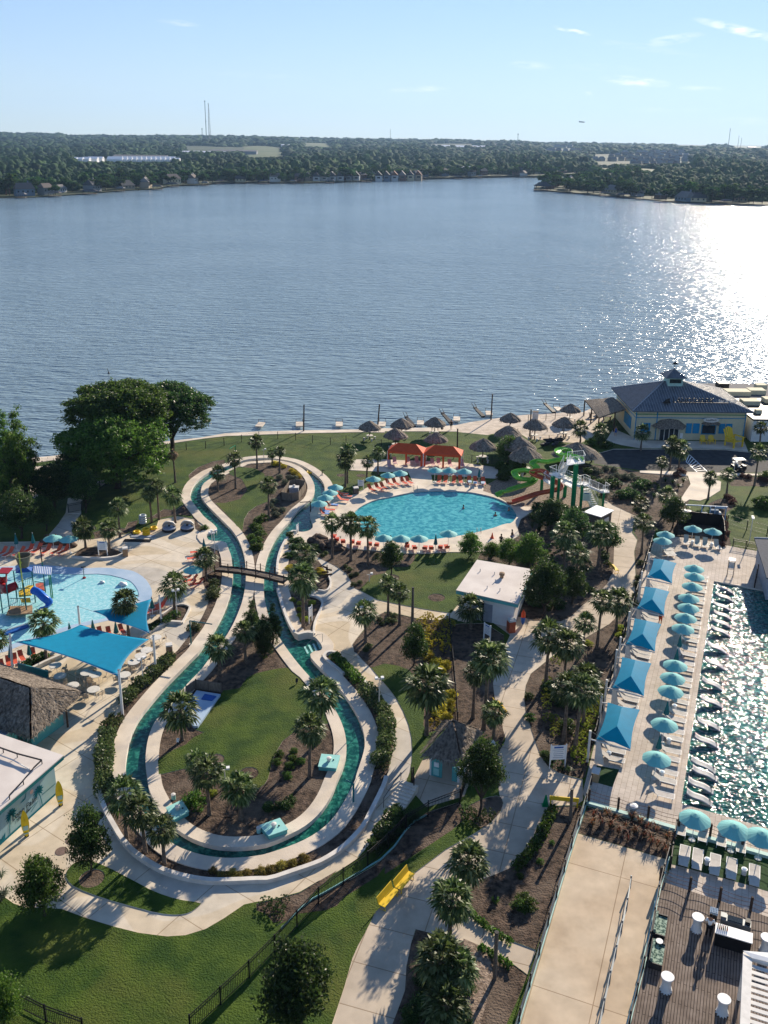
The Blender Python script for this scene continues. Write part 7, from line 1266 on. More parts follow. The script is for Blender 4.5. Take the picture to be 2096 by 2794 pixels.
for a,b in zip(pts,pts[1:]):m3 .tube(a,b,.06,n=4)
pts=[ah(s,HB+.6)for s in('f0 220,460','f0 150,545','f0 60,640')]
for a,b in zip(pts,pts[1:]):m3 .tube(a,b,.05,n=4)
for s in('f0 110,370','f0 270,412','f0 20,340','f0 150,545','f0 60,640'):p=ah(s,HB+.7);m3 .tube((p.x,p.y,HB+.36),p,.04,n=4)
part(t2,'beam',m3,M['dark']);m3=MB();pts=[ah(s,HB+.5)for s in('f0 -60,360','f0 80,410','f0 190,470')]
for a,b in zip(pts,pts[1:]):m3 .tube(a,b,.05,n=4)
part(t2,'lower_rail',m3,M['offwhite'])
EZ,RZ=2.5,5.0
FRc,NRc=ah('c0 1080,520',EZ),ah('c0 400,1120',EZ);R1=ah('c0 390,465',RZ);ax=(ah('c0 390,465',RZ)-ah('c0 0,335',RZ)).normalized();ax.z=0
FLc,NLc,R0=FRc-ax*13,NRc-ax*13,R1-ax*11
t=thing('thatched_bar','large thatched bar roof with a sunlit end at the left edge','building',(R1 .x,R1 .y,0))
def thatch_face(a,b,c,d,seed,n=14,m=10):
 """ridged, ragged thatch between eave a-b and top d-c"""
 r=random.Random(seed);g=[]
 nrm=(b-a).cross(d-a).normalized();nrm=nrm if nrm.z>0 else-nrm
 for i in range(m+1):
  u=i/m;l,q=a.lerp(d,u),b.lerp(c,u);g.append([l.lerp(q,j/n)+nrm*(r.uniform(-.05,.08)+.12)for j in range(n+1)])
 mb=MB();mb.sheet(g,.0)
 k=int((b-a).length*26)
 for _ in range(k*7):
  u,v=r.random()**1.2,r.random();p=a.lerp(d,u).lerp(b.lerp(c,u),v)+nrm*.14;dn=(a-d).normalized().lerp((b-c).normalized(),v);s=Vector((r.uniform(-.5,.5),r.uniform(-.5,.5),0))*.18;w_=(b-a).normalized()*.045
  e=p+dn*r.uniform(.3,.55)+s+nrm*r.uniform(.0,.12);mb.add([p-w_,p+w_,e],[(0,1,2)])
 return mb
part(t,'roof_thatch',thatch_face(NRc,FRc,R1,R1,1),M['thatch']);part(t,'roof_thatch',thatch_face(NLc,NRc,R1,R0,2,24),M['thatch']);part(t,'roof_thatch',thatch_face(FRc,FLc,R0,R1,3,24),M['thatch'])
part(t,'under_roof',MB().prism([(p.x,p.y)for p in(NRc,FRc,FLc,NLc)],EZ-.06,EZ),M['darkwood'])
for s_ in('c0 880,965','c0 450,1080','c0 180,1040'):p=gp(s_);part(t,'post',MB().tube((p.x,p.y,0),(p.x,p.y,EZ),.09,n=8),M['darkwood'])
cI=(NRc+FRc)/2-ax*3.2;part(t,'counter',MB().box(cI.x,cI.y,.55,3.6,3.6,1.1,math.atan2(ax.y,ax.x)),M['teal']);part(t,'low_wall',MB().box((NRc-ax*1.6).x,(NRc-ax*1.6).y+.9,.5,3.2,.2,1.0,math.atan2(ax.y,ax.x)),M['palegreen'])
t=thing('drinks_kiosk','pale blue flat kitchen roof between the thatch and the mural bar','building',(gp('c0 60,1040').x,gp('c0 60,1040').y,0));P=[ah(s,2.2)for s in('c0 -200,760','c0 200,800','c0 205,950','c0 60,1080','c0 -200,1000')];part(t,'wall',MB().prism([(p.x,p.y)for p in P],0,2.1),M['teal']);part(t,'roof',MB().prism([(p.x,p.y)for p in P],2.1,2.2),M['pad']);p=ah('c0 105,850',2.6);part(t,'flue',MB().tube((p.x,p.y,2.2),(p.x,p.y,3.0),.08),M['white'])
a,b=gp('c0 245,300'),gp('c0 640,410');t=thing('screen_wall','dark green slatted screen above the thatched bar','screen',a);part(t,'panel',MB().add([(a.x,a.y,0),(b.x,b.y,0),(b.x,b.y,1.3),(a.x,a.y,1.3),(a.x,a.y+.08,0),(b.x,b.y+.08,0),(b.x,b.y+.08,1.3),(a.x,a.y+.08,1.3)],[(0,1,2,3),(7,6,5,4),(3,2,6,7),(0,3,7,4),(1,5,6,2)]),M['tealdark']);part(t,'top_rail',MB().tube((a.x,a.y+.04,1.33),(b.x,b.y+.04,1.33),.05,n=4),M['teal'])
HZ=2.9;cs=[ah(s,HZ+.3)for s in('p 1244.5,1610','p 1414,1648','p 1453,1553','p 1302,1527')];c=sum(cs,Vector())/4;t=thing('restroom_building','small white building with a flat white roof and teal fascia','building',(c.x,c.y,0))
part(t,'roof',MB().prism([(p.x,p.y)for p in cs],HZ+.22,HZ+.3),M['roofw']);part(t,'fascia',MB().prism([(p.x*.995+c.x*.005,p.y*.995+c.y*.005)for p in cs],HZ-.15,HZ+.219),M['teal']);ws=[c+(p-c)*.86 for p in cs];wl=part(t,'wall',MB().prism([(p.x,p.y)for p in ws],0,HZ-.15),M['white'])
fx=(ws[1]-ws[0]);fl=fx.length;fx.normalize();fnn=Vector((fx.y,-fx.x,0));rz_=math.atan2(fx.y,fx.x)
for u,wd,nm,m_ in((.30,.95,'door','greytxt'),(.52,.95,'door','greytxt')):p=ws[0]+fx*fl*u+fnn*.03;part(t,nm,MB().box(p.x,p.y,1.05,wd,.08,2.1,rz_),M[m_])
p=ws[0]+fx*fl*.41+fnn*.05;part(t,'recess',MB().box(p.x,p.y,1.15,.35,.06,2.3,rz_),M['dark'])
for i,s_ in enumerate(('b3 1235,600','b3 1420,640','b3 1430,735','b3 1325,820','b3 1490,850')):p=ah(s_,HZ+.4);part(t,'roof_pipe',MB().tube((p.x,p.y,HZ+.3),(p.x,p.y,HZ+.62),.05),M['offwhite'])
p=ah('b3 1515,670',HZ+.5);part(t,'roof_vent',MB().lathe([(.2,HZ+.3),(.2,HZ+.6),(.3,HZ+.62),(.3,HZ+.7),(.24,HZ+.72),(.3,HZ+.76),(.3,HZ+.86),(.1,HZ+.92)],12,p.x,p.y),M['binwood'])
b=gp('b4 125,1300');t=thing('standing_surfboard','orange and blue surfboard standing in the shade by the white building','surfboard',b);obj('board',MB().path([(0,0,.02),(0,0,.3),(0,0,.9)],[.06,.2,.24],8),MATS['blue_paint'],t);obj('tip',MB().path([(0,0,.9),(0,0,1.4),(0,0,1.75)],[.24,.2,.04],8),M['orange'],t)
ez,pz=2.15,4.1;cs=[ah(s,ez)for s in('c3 485,1335','c3 1000,1470','c3 1225,1020','c3 765,905')];pk1,pk2=ah('c3 900,1060',pz),ah('c3 1000,1085',pz);pk=(pk1+pk2)/2;c=sum(cs,Vector())/4;pk=Vector((c.x,c.y,pz));t=thing('thatched_kiosk','small towel kiosk under a thatched hip roof','kiosk',(c.x,c.y,0))
for i in range(4):part(t,'roof_thatch',thatch_face(cs[i],cs[(i+1)%4],pk,pk,20+i,10,8),M['thatch'])
q0=[c+(p-c)*.7 for p in cs]
for i in range(4):p=q0[i];part(t,'corner_post',MB().box(p.x,p.y,1.1,.16,.16,2.2,.3),M['white'])
e1x=(q0[1]-q0[0]).normalized();rr_=math.atan2(e1x.y,e1x.x);L_=(q0[1]-q0[0]).length
for u,wd,hh,m_ in((.22,L_*.38,1.9,'teal'),(.88,L_*.2,1.3,'teal')):p=q0[0]+e1x*L_*u;part(t,'front_panel',MB().box(p.x,p.y,hh/2,wd,.12,hh,rr_),M[m_])
p=q0[0]+e1x*L_*.2+Vector((0,-.1,0));part(t,'panel_inset',MB().box(p.x,p.y,.5,L_*.2,.1,.6,rr_),M['hatch']);part(t,'sign_oval',MB().box(p.x,p.y-.05,1.2,.4,.08,.4,rr_),M['white'])
part(t,'rear_wall',hexa([Vector((p.x,p.y,0))for p in(q0[3],q0[2],q0[2]+Vector((0,.12,0)),q0[3]+Vector((0,.12,0)))],[Vector((p.x,p.y,2.1))for p in(q0[3],q0[2],q0[2]+Vector((0,.12,0)),q0[3]+Vector((0,.12,0)))]),M['darkwood']);part(t,'side_counter',MB().box((q0[1].x+q0[2].x)/2,(q0[1].y+q0[2].y)/2,.5,.3,1.4,1.0,rr_),M['offwhite'])
P0,P1=gp('d3 215,80'),gp('d3 100,235');t=thing('garden_steps','pale steps descending beside the kiosk yard','steps',(P1 .x,P1 .y,0));dd=(P0-P1);dl=dd.length;dd.normalize();ns=8
for k in range(ns):p=P1+dd*dl*(k+.5)/ns;part(t,'tread',MB().box(p.x-.3,p.y+.3,.05+.035*k,dl/ns*1.0,1.5,.1+.07*k*0.99,math.atan2(dd.y,dd.x)),M['rim'])
part(t,'handrail',MB().tube((P1 .x-1.1,P1 .y+.5,.9),(P0 .x-1.0,P0 .y+.6,1.3),.025).tube((P1 .x-1.1,P1 .y+.5,0),(P1 .x-1.1,P1 .y+.5,.9),.025).tube((P0 .x-1,P0 .y+.6,.3),(P0 .x-1,P0 .y+.6,1.3),.025),M['dark'])
p=gp('b2 855,1530');t=thing('grab_rail','curved steel grab rail at the river steps','handrail',p);obj('rail',MB().path([(0,0,0),(0,.1,.8),(-.5,-.1,.85),(-1.5,-.9,.2),(-1.6,-1.0,-.4)],.025,6),M['steel'],t)
t=thing('river_steps','submerged steps of the river entry beside the plaza','steps',gp('b2 700,1600'))
for k in range(4):a,b=at(*pp('b2 %d,%d'%(800-55*k,1520+18*k))[0],-.2),at(*pp('b2 %d,%d'%(845-55*k,1610+18*k))[0],-.2);d_=(b-a).normalized();part(t,'tread',MB().add([(a.x,a.y,-.24-.004*k),(b.x,b.y,-.24-.004*k),(b.x-.18,b.y-.1,-.24-.004*k),(a.x-.18,a.y-.1,-.24-.004*k)],[(0,1,2,3)]),M['hatch'])
for s_,lb in(('a3 375,1225','steel ladder rails at the far edge of the oval pool'),('b3 1190,105','steel ladder rails at the near right edge of the oval pool')):p=gp(s_);t=thing('pool_ladder',lb,'ladder',p);obj('rail',MB().path([(0,0,0),(0,0,.7),(0,-.5,.7),(0,-.6,-.3)],.025,6),M['steel'],t);obj('rail',MB().path([(.5,0,0),(.5,0,.7),(.5,-.5,.7),(.5,-.6,-.3)],.025,6),M['steel'],t)
for i,(nl,nr,fr,fl,lb)in enumerate((('a3 35,715','a3 498,750','a3 510,690','a3 60,650','left orange canvas cabana on the far pool deck'),('a3 505,745','a3 990,780','a3 985,700','a3 520,672','right orange canvas cabana on the far pool deck'))):
 z=2.2;A,B=ah(nl,z),ah(nr,z);dx=(B-A);wd=dx.length;dx.normalize();dy=Vector((-dx.y,dx.x,0));Cn,Dn=B+dy*3.0,A+dy*3.0;t=thing('canvas_cabana',lb,'cabana',(A.x,A.y,.1),0,'orange canvas cabanas')
 ra,rb=A+dx*wd*.25+dy*1.5,A+dx*wd*.75+dy*1.5;ra.z=rb.z=3.2;part(t,'roof_canvas',MB().add([A,B,Cn,Dn,ra,rb],[(0,1,5,4),(2,3,4,5)]),M['orange']);part(t,'roof_end',MB().add([B,Cn,rb],[(0,1,2)]),M['orange']);part(t,'roof_end',MB().add([Dn,A,ra],[(0,1,2)]),M['orange'])
 zz=Vector((0,0,.28));part(t,'valance',MB().add([A,B,Cn,Dn,A-zz,B-zz,Cn-zz,Dn-zz],[(0,1,5,4),(1,2,6,5),(2,3,7,6),(3,0,4,7)]),M['orange'])
 for u,wv_ in((.0,.3),(.5,.3),(.93,.35)):p=A+dx*wd*u;q=p+dx*wv_;part(t,'curtain',MB().add([(p.x,p.y,.1),(q.x,q.y,.1),(q.x,q.y+.12,1.95),(p.x,p.y+.12,1.95)],[(0,1,2,3)]),M['orange'])
 for P_ in(A,B,Cn,Dn):part(t,'post',MB().tube((P_.x,P_.y,.1),(P_.x,P_.y,2.2),.04),M['white'])
p=gp('b3 1388,190');t=thing('traffic_cone','orange cone on the deck right of the oval pool','cone',p);obj('cone',MB().lathe([(.2,.03),(.03,.75)],10),M['orange'],t);obj('base',MB().box(0,0,.02,.45,.45,.04),M['orange'],t)
cs=[ah(s,2.5)for s in('a4 912,1500','a4 1140,1568','a4 1310,1480','a4 1080,1412')];c=sum(cs,Vector())/4;t=thing('ticket_kiosk','small timber kiosk with a flat white corrugated roof','kiosk',(c.x,c.y,0));part(t,'roof',MB().prism([(p.x,p.y)for p in cs],2.42,2.5),M['white']);ws=[c+(p-c)*.85 for p in cs];part(t,'wall',MB().prism([(p.x,p.y)for p in ws],0,2.4),M['wood']);part(t,'shutter',MB().box((ws[1].x+ws[2].x)/2+.06,(ws[1].y+ws[2].y)/2-.04,1.4,.1,1.1,.9,math.atan2(ws[2].y-ws[1].y,ws[2].x-ws[1].x)-PI/2),M['offwhite'])
def col(bs,ztop,r,t,nm='column'):p=gp(bs);part(t,nm,MB().tube((p.x,p.y,0),(p.x,p.y,ztop),r,n=12),M['green'],smooth=False);return p
tw=thing('slide_tower','green-columned water slide tower with white stairs','slide tower',gp('a4 770,1470'))
H1=hgt(gp('a4 770,1470'),pp('a4 800,885')[0][1]);H2=hgt(gp('a4 490,1435'),pp('a4 520,1040')[0][1]);H3=hgt(gp('a4 870,1470'),pp('a4 900,1150')[0][1]);H4=hgt(gp('a4 1160,1440'),pp('a4 1180,1255')[0][1])
col('a4 770,1470',H1,.32,tw);col('a4 490,1435',H2,.3,tw);col('a4 572,1435',H2,.2,tw);col('a4 870,1475',H3,.2,tw);col('a4 1160,1440',H4,.16,tw);col('a4 665,1310',3.2,.26,tw);col('a4 365,1245',2.4,.22,tw)
def plat(corn,z):
 P=[ah(s,z)for s in corn];mb=MB().prism([(p.x,p.y)for p in P],z-.12,z);part(tw,'platform',mb,M['white'])
 P=[p.copy()for p in P];return P
def rail(a,b,z0,z1=None,nm='railing'):
 z1=z0 if z1 is None else z1;A,B=Vector((a.x,a.y,z0)),Vector((b.x,b.y,z1));mb=MB();h=1.05
 for hz in(h,.12):mb.tube(A+Vector((0,0,hz)),B+Vector((0,0,hz)),.03,n=4)
 k=max(2,int((B-A).length/.28))
 for j in range(k+1):p=A.lerp(B,j/k);mb.tube(p,p+Vector((0,0,h)),.04 if j in(0,k)else.013,n=4)
 part(tw,nm,mb,M['white'])
def stair(a,b,za,zb,wd=1.0):
 A,B=Vector((a.x,a.y,za)),Vector((b.x,b.y,zb));d=B-A;dh=Vector((d.x,d.y,0));n_=max(3,int(abs(zb-za)/.2));s=Vector((-dh.y,dh.x,0)).normalized()*wd/2;mb=MB()
 for k in range(n_):
  p=A+d*(k+.5)/n_;u=dh.normalized()*(dh.length/n_*.5);mb.add([p-u-s,p+u-s,p+u+s,p-u+s,p-u-s-Vector((0,0,.05)),p+u-s-Vector((0,0,.05)),p+u+s-Vector((0,0,.05)),p-u+s-Vector((0,0,.05))],[(0,1,2,3),(7,6,5,4),(0,4,5,1),(1,5,6,2),(2,6,7,3),(3,7,4,0)])
 for q in(-1,1):mb.add([A+s*q+Vector((0,0,.02)),B+s*q+Vector((0,0,.02)),B+s*q-Vector((0,0,.25)),A+s*q-Vector((0,0,.25))],[(0,1,2,3)])
 part(tw,'stair_flight',mb,M['white'])
 for q in(-1,1):rail(A+s*q,B+s*q,za,zb)
P=plat(('a4 690,895','a4 930,865','a4 900,800','a4 700,820'),H1);[rail(P[i],P[(i+1)%4],H1)for i in(0,1,2)];PT=(P[0]+P[3])/2
P=plat(('a4 465,1010','a4 600,1065','a4 690,1030','a4 560,985'),H2);rail(P[3],P[0],H2);rail(P[0],P[1],H2);PB=(P[2]+P[3])/2;PBr=(P[1]+P[2])/2
stair(PB,PT,H2,H1)
P=plat(('a4 840,1130','a4 900,1165','a4 990,1140','a4 930,1110'),H3);rail(P[0],P[3],H3);rail(P[3],P[2],H3);stair(PBr,(P[0]+P[1])/2,H2,H3);PC=(P[2]+P[1])/2
P=plat(('a4 1115,1215','a4 1160,1250','a4 1250,1245','a4 1190,1205'),H4);rail(P[1],P[2],H4);rail(P[2],P[3],H4);stair(PC,(P[0]+P[1])/2,H3,H4)
g_=gp('a4 1050,1440');stair(g_,ah('a4 940,1190',1.9),0.05,1.9);P=plat(('a4 600,1110','a4 760,1190','a4 780,1150','a4 620,1080'),2.6);rail(P[0],P[1],2.6);P=plat(('a4 390,1090','a4 480,1145','a4 500,1110','a4 420,1060'),3.0);[rail(P[i],P[(i+1)%4],3.0)for i in(3,0)]
def flume(pts,m,r=.5,nm='slide_flume',full=False):
 Q=[];n_=len(pts)
 for i in range(n_-1):
  p0,p1,p2,p3=pts[max(0,i-1)],pts[i],pts[i+1],pts[min(n_-1,i+2)]
  for k in range(6):
   u=k/6;Q.append(.5*((2*p1)+(p2-p0)*u+(2*p0-5*p1+4*p2-p3)*u*u+(3*p1-p0-3*p2+p3)*u**3))
 Q.append(pts[-1]);g1_,g2_=[],[]
 for i,p in enumerate(Q):
  d=(Q[min(i+1,len(Q)-1)]-Q[max(i-1,0)]).normalized();s=d.cross(Vector((0,0,1))).normalized();u_=s.cross(d)
  rr=[R(180+18*k)for k in range(11)]if not full else[R(90+30*k)for k in range(13)]
  g1_.append([p+s*math.cos(a)*r+u_*(math.sin(a)*r+r)for a in rr]);g2_.append([p+s*math.cos(a)*(r-.05)+u_*(math.sin(a)*(r-.05)+r+.01)for a in rr])
 mb=MB();mb.sheet(g1_);mb.sheet([x[::-1]for x in g2_])
 for a in(0,-1):mb.sheet([[x[a],y[a]]for x,y in zip(g1_,g2_)])
 return mb
def V3(s,z):return ah(s,z)
gpts=[V3('a4 880,850',H1-.1),V3('a4 800,815',H1-.4),V3('a4 720,800',5.9),V3('a4 620,790',5.6),V3('a4 575,745',5.4),V3('a4 640,715',5.1),V3('a4 720,740',4.8),V3('a4 690,830',4.5),V3('a4 560,860',4.2),V3('a4 440,880',3.9),V3('a4 320,870',3.6),V3('a4 250,905',3.4),V3('a4 300,960',3.1),V3('a4 260,1010',2.9),V3('a4 140,990',2.7),V3('a4 20,1020',2.5),V3('a4 60,1090',2.2),V3('a4 200,1110',2.0),V3('a4 280,1110',1.8),V3('a4 230,1160',1.6),V3('a4 100,1200',1.4),V3('a4 -60,1250',1.1),V3('a3 1540,1270',.7),V3('a3 1455,1310',.35)]
part(tw,'green_slide',flume(gpts,M['lime']),M['lime'],smooth=True)
opts=[V3('a4 470,1060',3.3),V3('a4 380,1000',3.2),V3('a4 290,1000',3.1),V3('a4 250,1030',2.9),V3('a4 330,1070',2.7),V3('a4 470,1110',2.5),V3('a4 590,1170',2.3),V3('a4 600,1230',2.1),V3('a4 480,1260',1.8),V3('a4 330,1290',1.5),V3('a4 150,1350',1.1),V3('a4 0,1400',.7),V3('a3 1620,1410',.4)]
part(tw,'orange_slide',flume(opts,M['redorange'],.48),M['redorange'],smooth=True)
q=ah('a4 820,740',1.5);t=thing('round_thatch','wide round thatched roof right behind the slide tower','pavilion',(q.x,q.y,0));mb=MB();r=random.Random(9);n=36;vs=[]
for ra,z in((.05,3.3),(1.5,2.75),(3.0,1.9),(3.9,1.2)):
 for k in range(n):qq=ra*(1+r.uniform(-.03,.03));vs.append((qq*math.cos(2*PI*k/n),qq*math.sin(2*PI*k/n)*.8,z+r.uniform(-.05,.05)))
mb.add(vs,[(j*n+k,(j+1)*n+k,(j+1)*n+(k+1)%n,j*n+(k+1)%n)for j in range(3)for k in range(n)]);obj('roof_thatch',mb,M['thatch'],t);obj('post',MB().tube((-2.5,0,0),(-2.5,0,1.9),.12).tube((2.5,0,0),(2.5,0,1.9),.12).tube((0,-2.2,0),(0,-2.2,1.9),.12),M['darkwood'],t)
# ---------------- lakeside restaurant
M['cream']=mat('cream_wall',(.56,.52,.36),.8,var=.05);M['shut']=mat('blue_shutter',(.01,.22,.42),.6,var=.05)
M['metalroof']=mat('blue_metal_roof',(.085,.095,.11),.55,col2=(.135,.15,.17),scale=1)
EZ=5.2;A_=Vector((42.5,151.2,0));B_=A_+Vector((18.6,.1,0));dx=(B_-A_).normalized();wd=(B_-A_).length;dy=Vector((-dx.y,dx.x,0));DP=13.6;bz_=math.atan2(dx.y,dx.x)
t=thing('lakeside_restaurant','cream restaurant with a blue metal hip roof and cupola at the lake','building',(A_.x,A_.y,0),bz_)
obj('wall',MB().box(wd/2,DP/2,EZ/2,wd,DP,EZ),M['cream'],t)
for z,m_ in((4.55,'green'),(3.95,'shut')):obj('trim_band',MB().box(wd/2,DP/2,z,wd+.08,DP+.08,.13),MATS['green_paint']if m_=='green' else M['shut'],t)
for x in(0.05,3.6,wd-.05):obj('downpipe',MB().box(x,-.07,EZ/2,.14,.12,EZ),M['shut'],t)
ov=.9;X0,X1,Y0,Y1=-ov,wd+ov,-ov,DP+ov;rz0=EZ+.1;cx,cy=wd*.42,DP*.5;rl=1.6;RH=3.3
rf=obj('roof',MB().add([(X0,Y0,rz0),(X1,Y0,rz0),(X1,Y1,rz0),(X0,Y1,rz0),(cx-rl,cy,rz0+RH),(cx+rl,cy,rz0+RH),(X0,Y0,rz0-.15),(X1,Y0,rz0-.15),(X1,Y1,rz0-.15),(X0,Y1,rz0-.15)],[(0,1,5,4),(2,3,4,5),(3,0,4),(1,2,5),(6,7,1,0),(7,8,2,1),(8,9,3,2),(9,6,0,3),(9,8,7,6)]),M['metalroof'],t)
mb=MB();k=44
for i in range(k+1):
 x=X0+(X1-X0)*i/k;top=(cx-rl,cx+rl);f=min(1,(x-X0)/(top[0]-X0))if x<top[0]else(min(1,(X1-x)/(X1-top[1]))if x>top[1]else 1)
 if f>.02:mb.tube((x,Y0,rz0+.04),(x,Y0+(cy-Y0)*f,rz0+RH*f+.04),.05,n=4,cap=False)
k=30
for i in range(k+1):
 y=Y0+(Y1-Y0)*i/k;f=1-abs(y-cy)/(cy-Y0)
 if f>.02:mb.tube((X0,y,rz0+.04),(X0+(cx-rl-X0)*f,y,rz0+RH*f+.04),.05,n=4,cap=False);mb.tube((X1,y,rz0+.04),(X1-(X1-cx-rl)*f,y,rz0+RH*f+.04),.05,n=4,cap=False)
obj('standing_seams',mb,M['seam']if 'seam' in M else mat('roof_seams',(.24,.25,.27),.45),rf)
mb=MB()
for p,q in(((X0,Y0),(cx-rl,cy)),((X1,Y0),(cx+rl,cy)),((X1,Y1),(cx+rl,cy)),((X0,Y1),(cx-rl,cy))):mb.tube((p[0],p[1],rz0+.05),(q[0],q[1],rz0+RH+.05),.11,n=5)
obj('hip_capping',mb,mat('ridge_metal',(.3,.32,.35),.5),rf)
cz=rz0+RH;cu=obj('cupola',MB().box(cx,cy,cz+.1,2.6,2.6,1.7),M['palegreen'],rf);obj('cupola_roof',MB().add([(cx-1.9,cy-1.9,cz+.95),(cx+1.9,cy-1.9,cz+.95),(cx+1.9,cy+1.9,cz+.95),(cx-1.9,cy+1.9,cz+.95),(cx,cy,cz+2.3)],[(0,1,4),(1,2,4),(2,3,4),(3,0,4),(3,2,1,0)]),M['metalroof'],rf);obj('cupola_window',MB().box(cx,cy-1.32,cz+.35,2.0,.06,.7),M['glass'],rf);obj('weather_vane',MB().tube((cx,cy,cz+2.2),(cx,cy,cz+3.2),.05).add([(cx-.6,cy,cz+3.0),(cx+.6,cy,cz+3.0),(cx+.15,cy,cz+3.5),(cx-.1,cy,cz+3.45)],[(0,1,2,3)]),M['dark'],rf)
MT=Matrix.Rotation(PI/2,4,'X');obj('sign_rail',MB().box(wd*.62,1.0,rz0+1.08,8.4,.08,.08),M['dark'],rf)
textmesh('LANDSHARK',1.2,mat('dark_sign_letters',(.03,.035,.04),.5),rf,Vector((wd*.52,.85,rz0+1.45)),MT,'roof_lettering',.05);textmesh('Bar & Grill',.7,M['offwhite'],rf,Vector((wd*.83,.85,rz0+1.4)),MT,'roof_lettering',.05);obj('shark_fin_emblem',MB().add([(wd*.25,.85,rz0+1.1),(wd*.31,.85,rz0+1.1),(wd*.305,.85,rz0+1.9),(wd*.27,.85,rz0+1.6)],[(0,1,2,3)]).lathe([(.5,rz0+1.0),(.5,rz0+1.12)],12,wd*.28,.9,1.4,.5),M['dark'],rf)
def fx_(px):return(at(*pp('h2 %d,520'%px)[0],0)-A_).dot(dx)
for a,b,nm in((860,920,'shutter'),(1155,1192,'shutter'),(1200,1242,'shutter'),(1370,1408,'shutter'),(1414,1455,'shutter')):x0,x1=fx_(a),fx_(b);obj(nm,MB().box((x0+x1)/2,-.06,2.15,x1-x0,.1,1.75),M['shut'],t)
x0,x1=fx_(985),fx_(1110);dr=obj('entrance_door',MB().box((x0+x1)/2,-.06,1.2,x1-x0,.1,2.4),M['glass'],t);mb=MB();[mb.box(x0+(x1-x0)*u,-.13,1.2,.12,.06,2.4)for u in(0,.25,.5,.75,1)];mb.box((x0+x1)/2,-.131,2.4,x1-x0,.06,.12);obj('door_frame',mb,M['offwhite'],dr)
def th(x0,x1,y0,z0,z1,nm):mb=MB();a,b=(x0,0),(x1,0);mb.add([(x0,0,z0),(x0+.2*(x1-x0),-y0,z0-.1),(x0+.8*(x1-x0),-y0,z0-.1),(x1,0,z0),(x0+.25*(x1-x0),0,z1-.2),(x0+.5*(x1-x0),0,z1),(x0+.75*(x1-x0),0,z1-.2),(x0+.5*(x1-x0),-y0*1.1,z0+.15)],[(0,1,4),(1,7,5,4),(7,2,6,5),(2,3,6)]);return obj(nm,mb,M['thatch'],t)
th(fx_(925),fx_(1160),1.9,2.5,3.8,'door_thatch');x0,x1=fx_(1262),fx_(1345);th(fx_(1250),fx_(1380),1.0,3.0,3.7,'window_thatch');wn=obj('window',MB().box((x0+x1)/2,-.06,2.0,x1-x0,.1,1.5),M['glass'],t);obj('window_frame',MB().box((x0+x1)/2,-.1,1.2,x1-x0+.3,.08,.12).box((x0+x1)/2,-.1,2.8,x1-x0+.3,.08,.12).box(x0-.1,-.1,2,.12,.079,1.6).box(x1+.1,-.1,2,.12,.079,1.6),M['shut'],wn)
bd=obj('sign_board',MB().lathe([(1.35,-.04),(1.35,.04)],20,0,0,1,.32),M['offwhite'],t);bd.rotation_euler=(PI/2,0,0);bd.location=((x0+x1)/2,-.75,3.85);o=textmesh('LandShark',.42,MATS['dark_sign_letters'],t,Vector(((x0+x1)/2,-.82,3.85)),MT,'window_sign_lettering',.01)
obj('notice',MB().box(fx_(1130),-.09,.8,.5,.05,1.0),M['white'],t)
obj('wall_panel',MB().box(-.06,DP*.35,2.2,.1,4.5,2.0),M['shut'],t)
pz=[ah(s,z)for s,z in(('h2 468,218',3.0),('h2 655,200',4.3),('h2 735,275',4.3),('h2 560,330',2.6))];tt_=thing('thatched_terrace','dark thatched terrace roof on the left side of the restaurant','terrace',(pz[3].x,pz[3].y,0));part(tt_,'roof_thatch',MB().sheet([[pz[3].lerp(pz[2],u)+Vector((0,0,rnd.uniform(-.05,.05)))for u in(0,.2,.4,.6,.8,1)],[pz[3].lerp(pz[0],.5).lerp(pz[2].lerp(pz[1],.5),u)+Vector((0,0,.1))for u in(0,.2,.4,.6,.8,1)],[pz[0].lerp(pz[1],u)+Vector((0,0,rnd.uniform(-.05,.05)))for u in(0,.2,.4,.6,.8,1)]],.25),M['thatch'])
for p in(pz[0],pz[3],pz[0].lerp(pz[3],.5),pz[1].lerp(pz[0],.5),pz[2].lerp(pz[3],.4)):part(tt_,'post',MB().tube((p.x,p.y,0),(p.x,p.y,p.z),.12),M['darkwood'])
for i,s_ in enumerate(('h2 520,330','h2 610,350','h2 570,310')):p=gp(s_);tb_=thing('terrace_table',['dark terrace table under the thatch, left','dark terrace table under the thatch, right','dark terrace table under the thatch, rear'][i],'table',p,0,'terrace tables under the thatch');obj('tabletop',MB().box(0,0,.75,1.6,.9,.08),M['wood'],tb_);obj('leg',MB().box(-.6,0,.36,.1,.7,.72).box(.6,0,.36,.1,.7,.72),M['wood'],tb_)
t=thing('flat_annex','white annex with flat dark roofs right of the restaurant','building',(B_.x,B_.y,0),bz_);obj('wall',MB().box(6.2,6.0,1.9,10,13,3.8),M['white'],t);obj('roof',MB().box(6.2,6.0,3.95,10.4,13.4,.3),M['dark'],t);obj('wall',MB().box(7.5,20,1.6,14,12,3.2),M['offwhite'],t);obj('roof',MB().box(7.5,20,3.3,14.4,12.4,.25),mat('grey_flat_roof',(.12,.12,.13),.9),t);obj('white_edge',MB().box(6.2,-.8,4.12,10.5,.15,.1),M['white'],t)
for i,(x,y,sx,sy,z)in enumerate(((4,9,3,2.2,4.4),(8.5,10.5,3,2,4.4),(9,7,2.4,2,4.5),(3.2,3,1.0,1.0,4.3),(5,18,4.5,2.5,3.8),(9,19,3,2.2,3.8),(11,22,2,1.5,4.0),(4,23,2,2,4))):obj('rooftop_unit',MB().box(x,y,z,sx,sy,.9),M['cream']if i<7 else M['dark'],t)
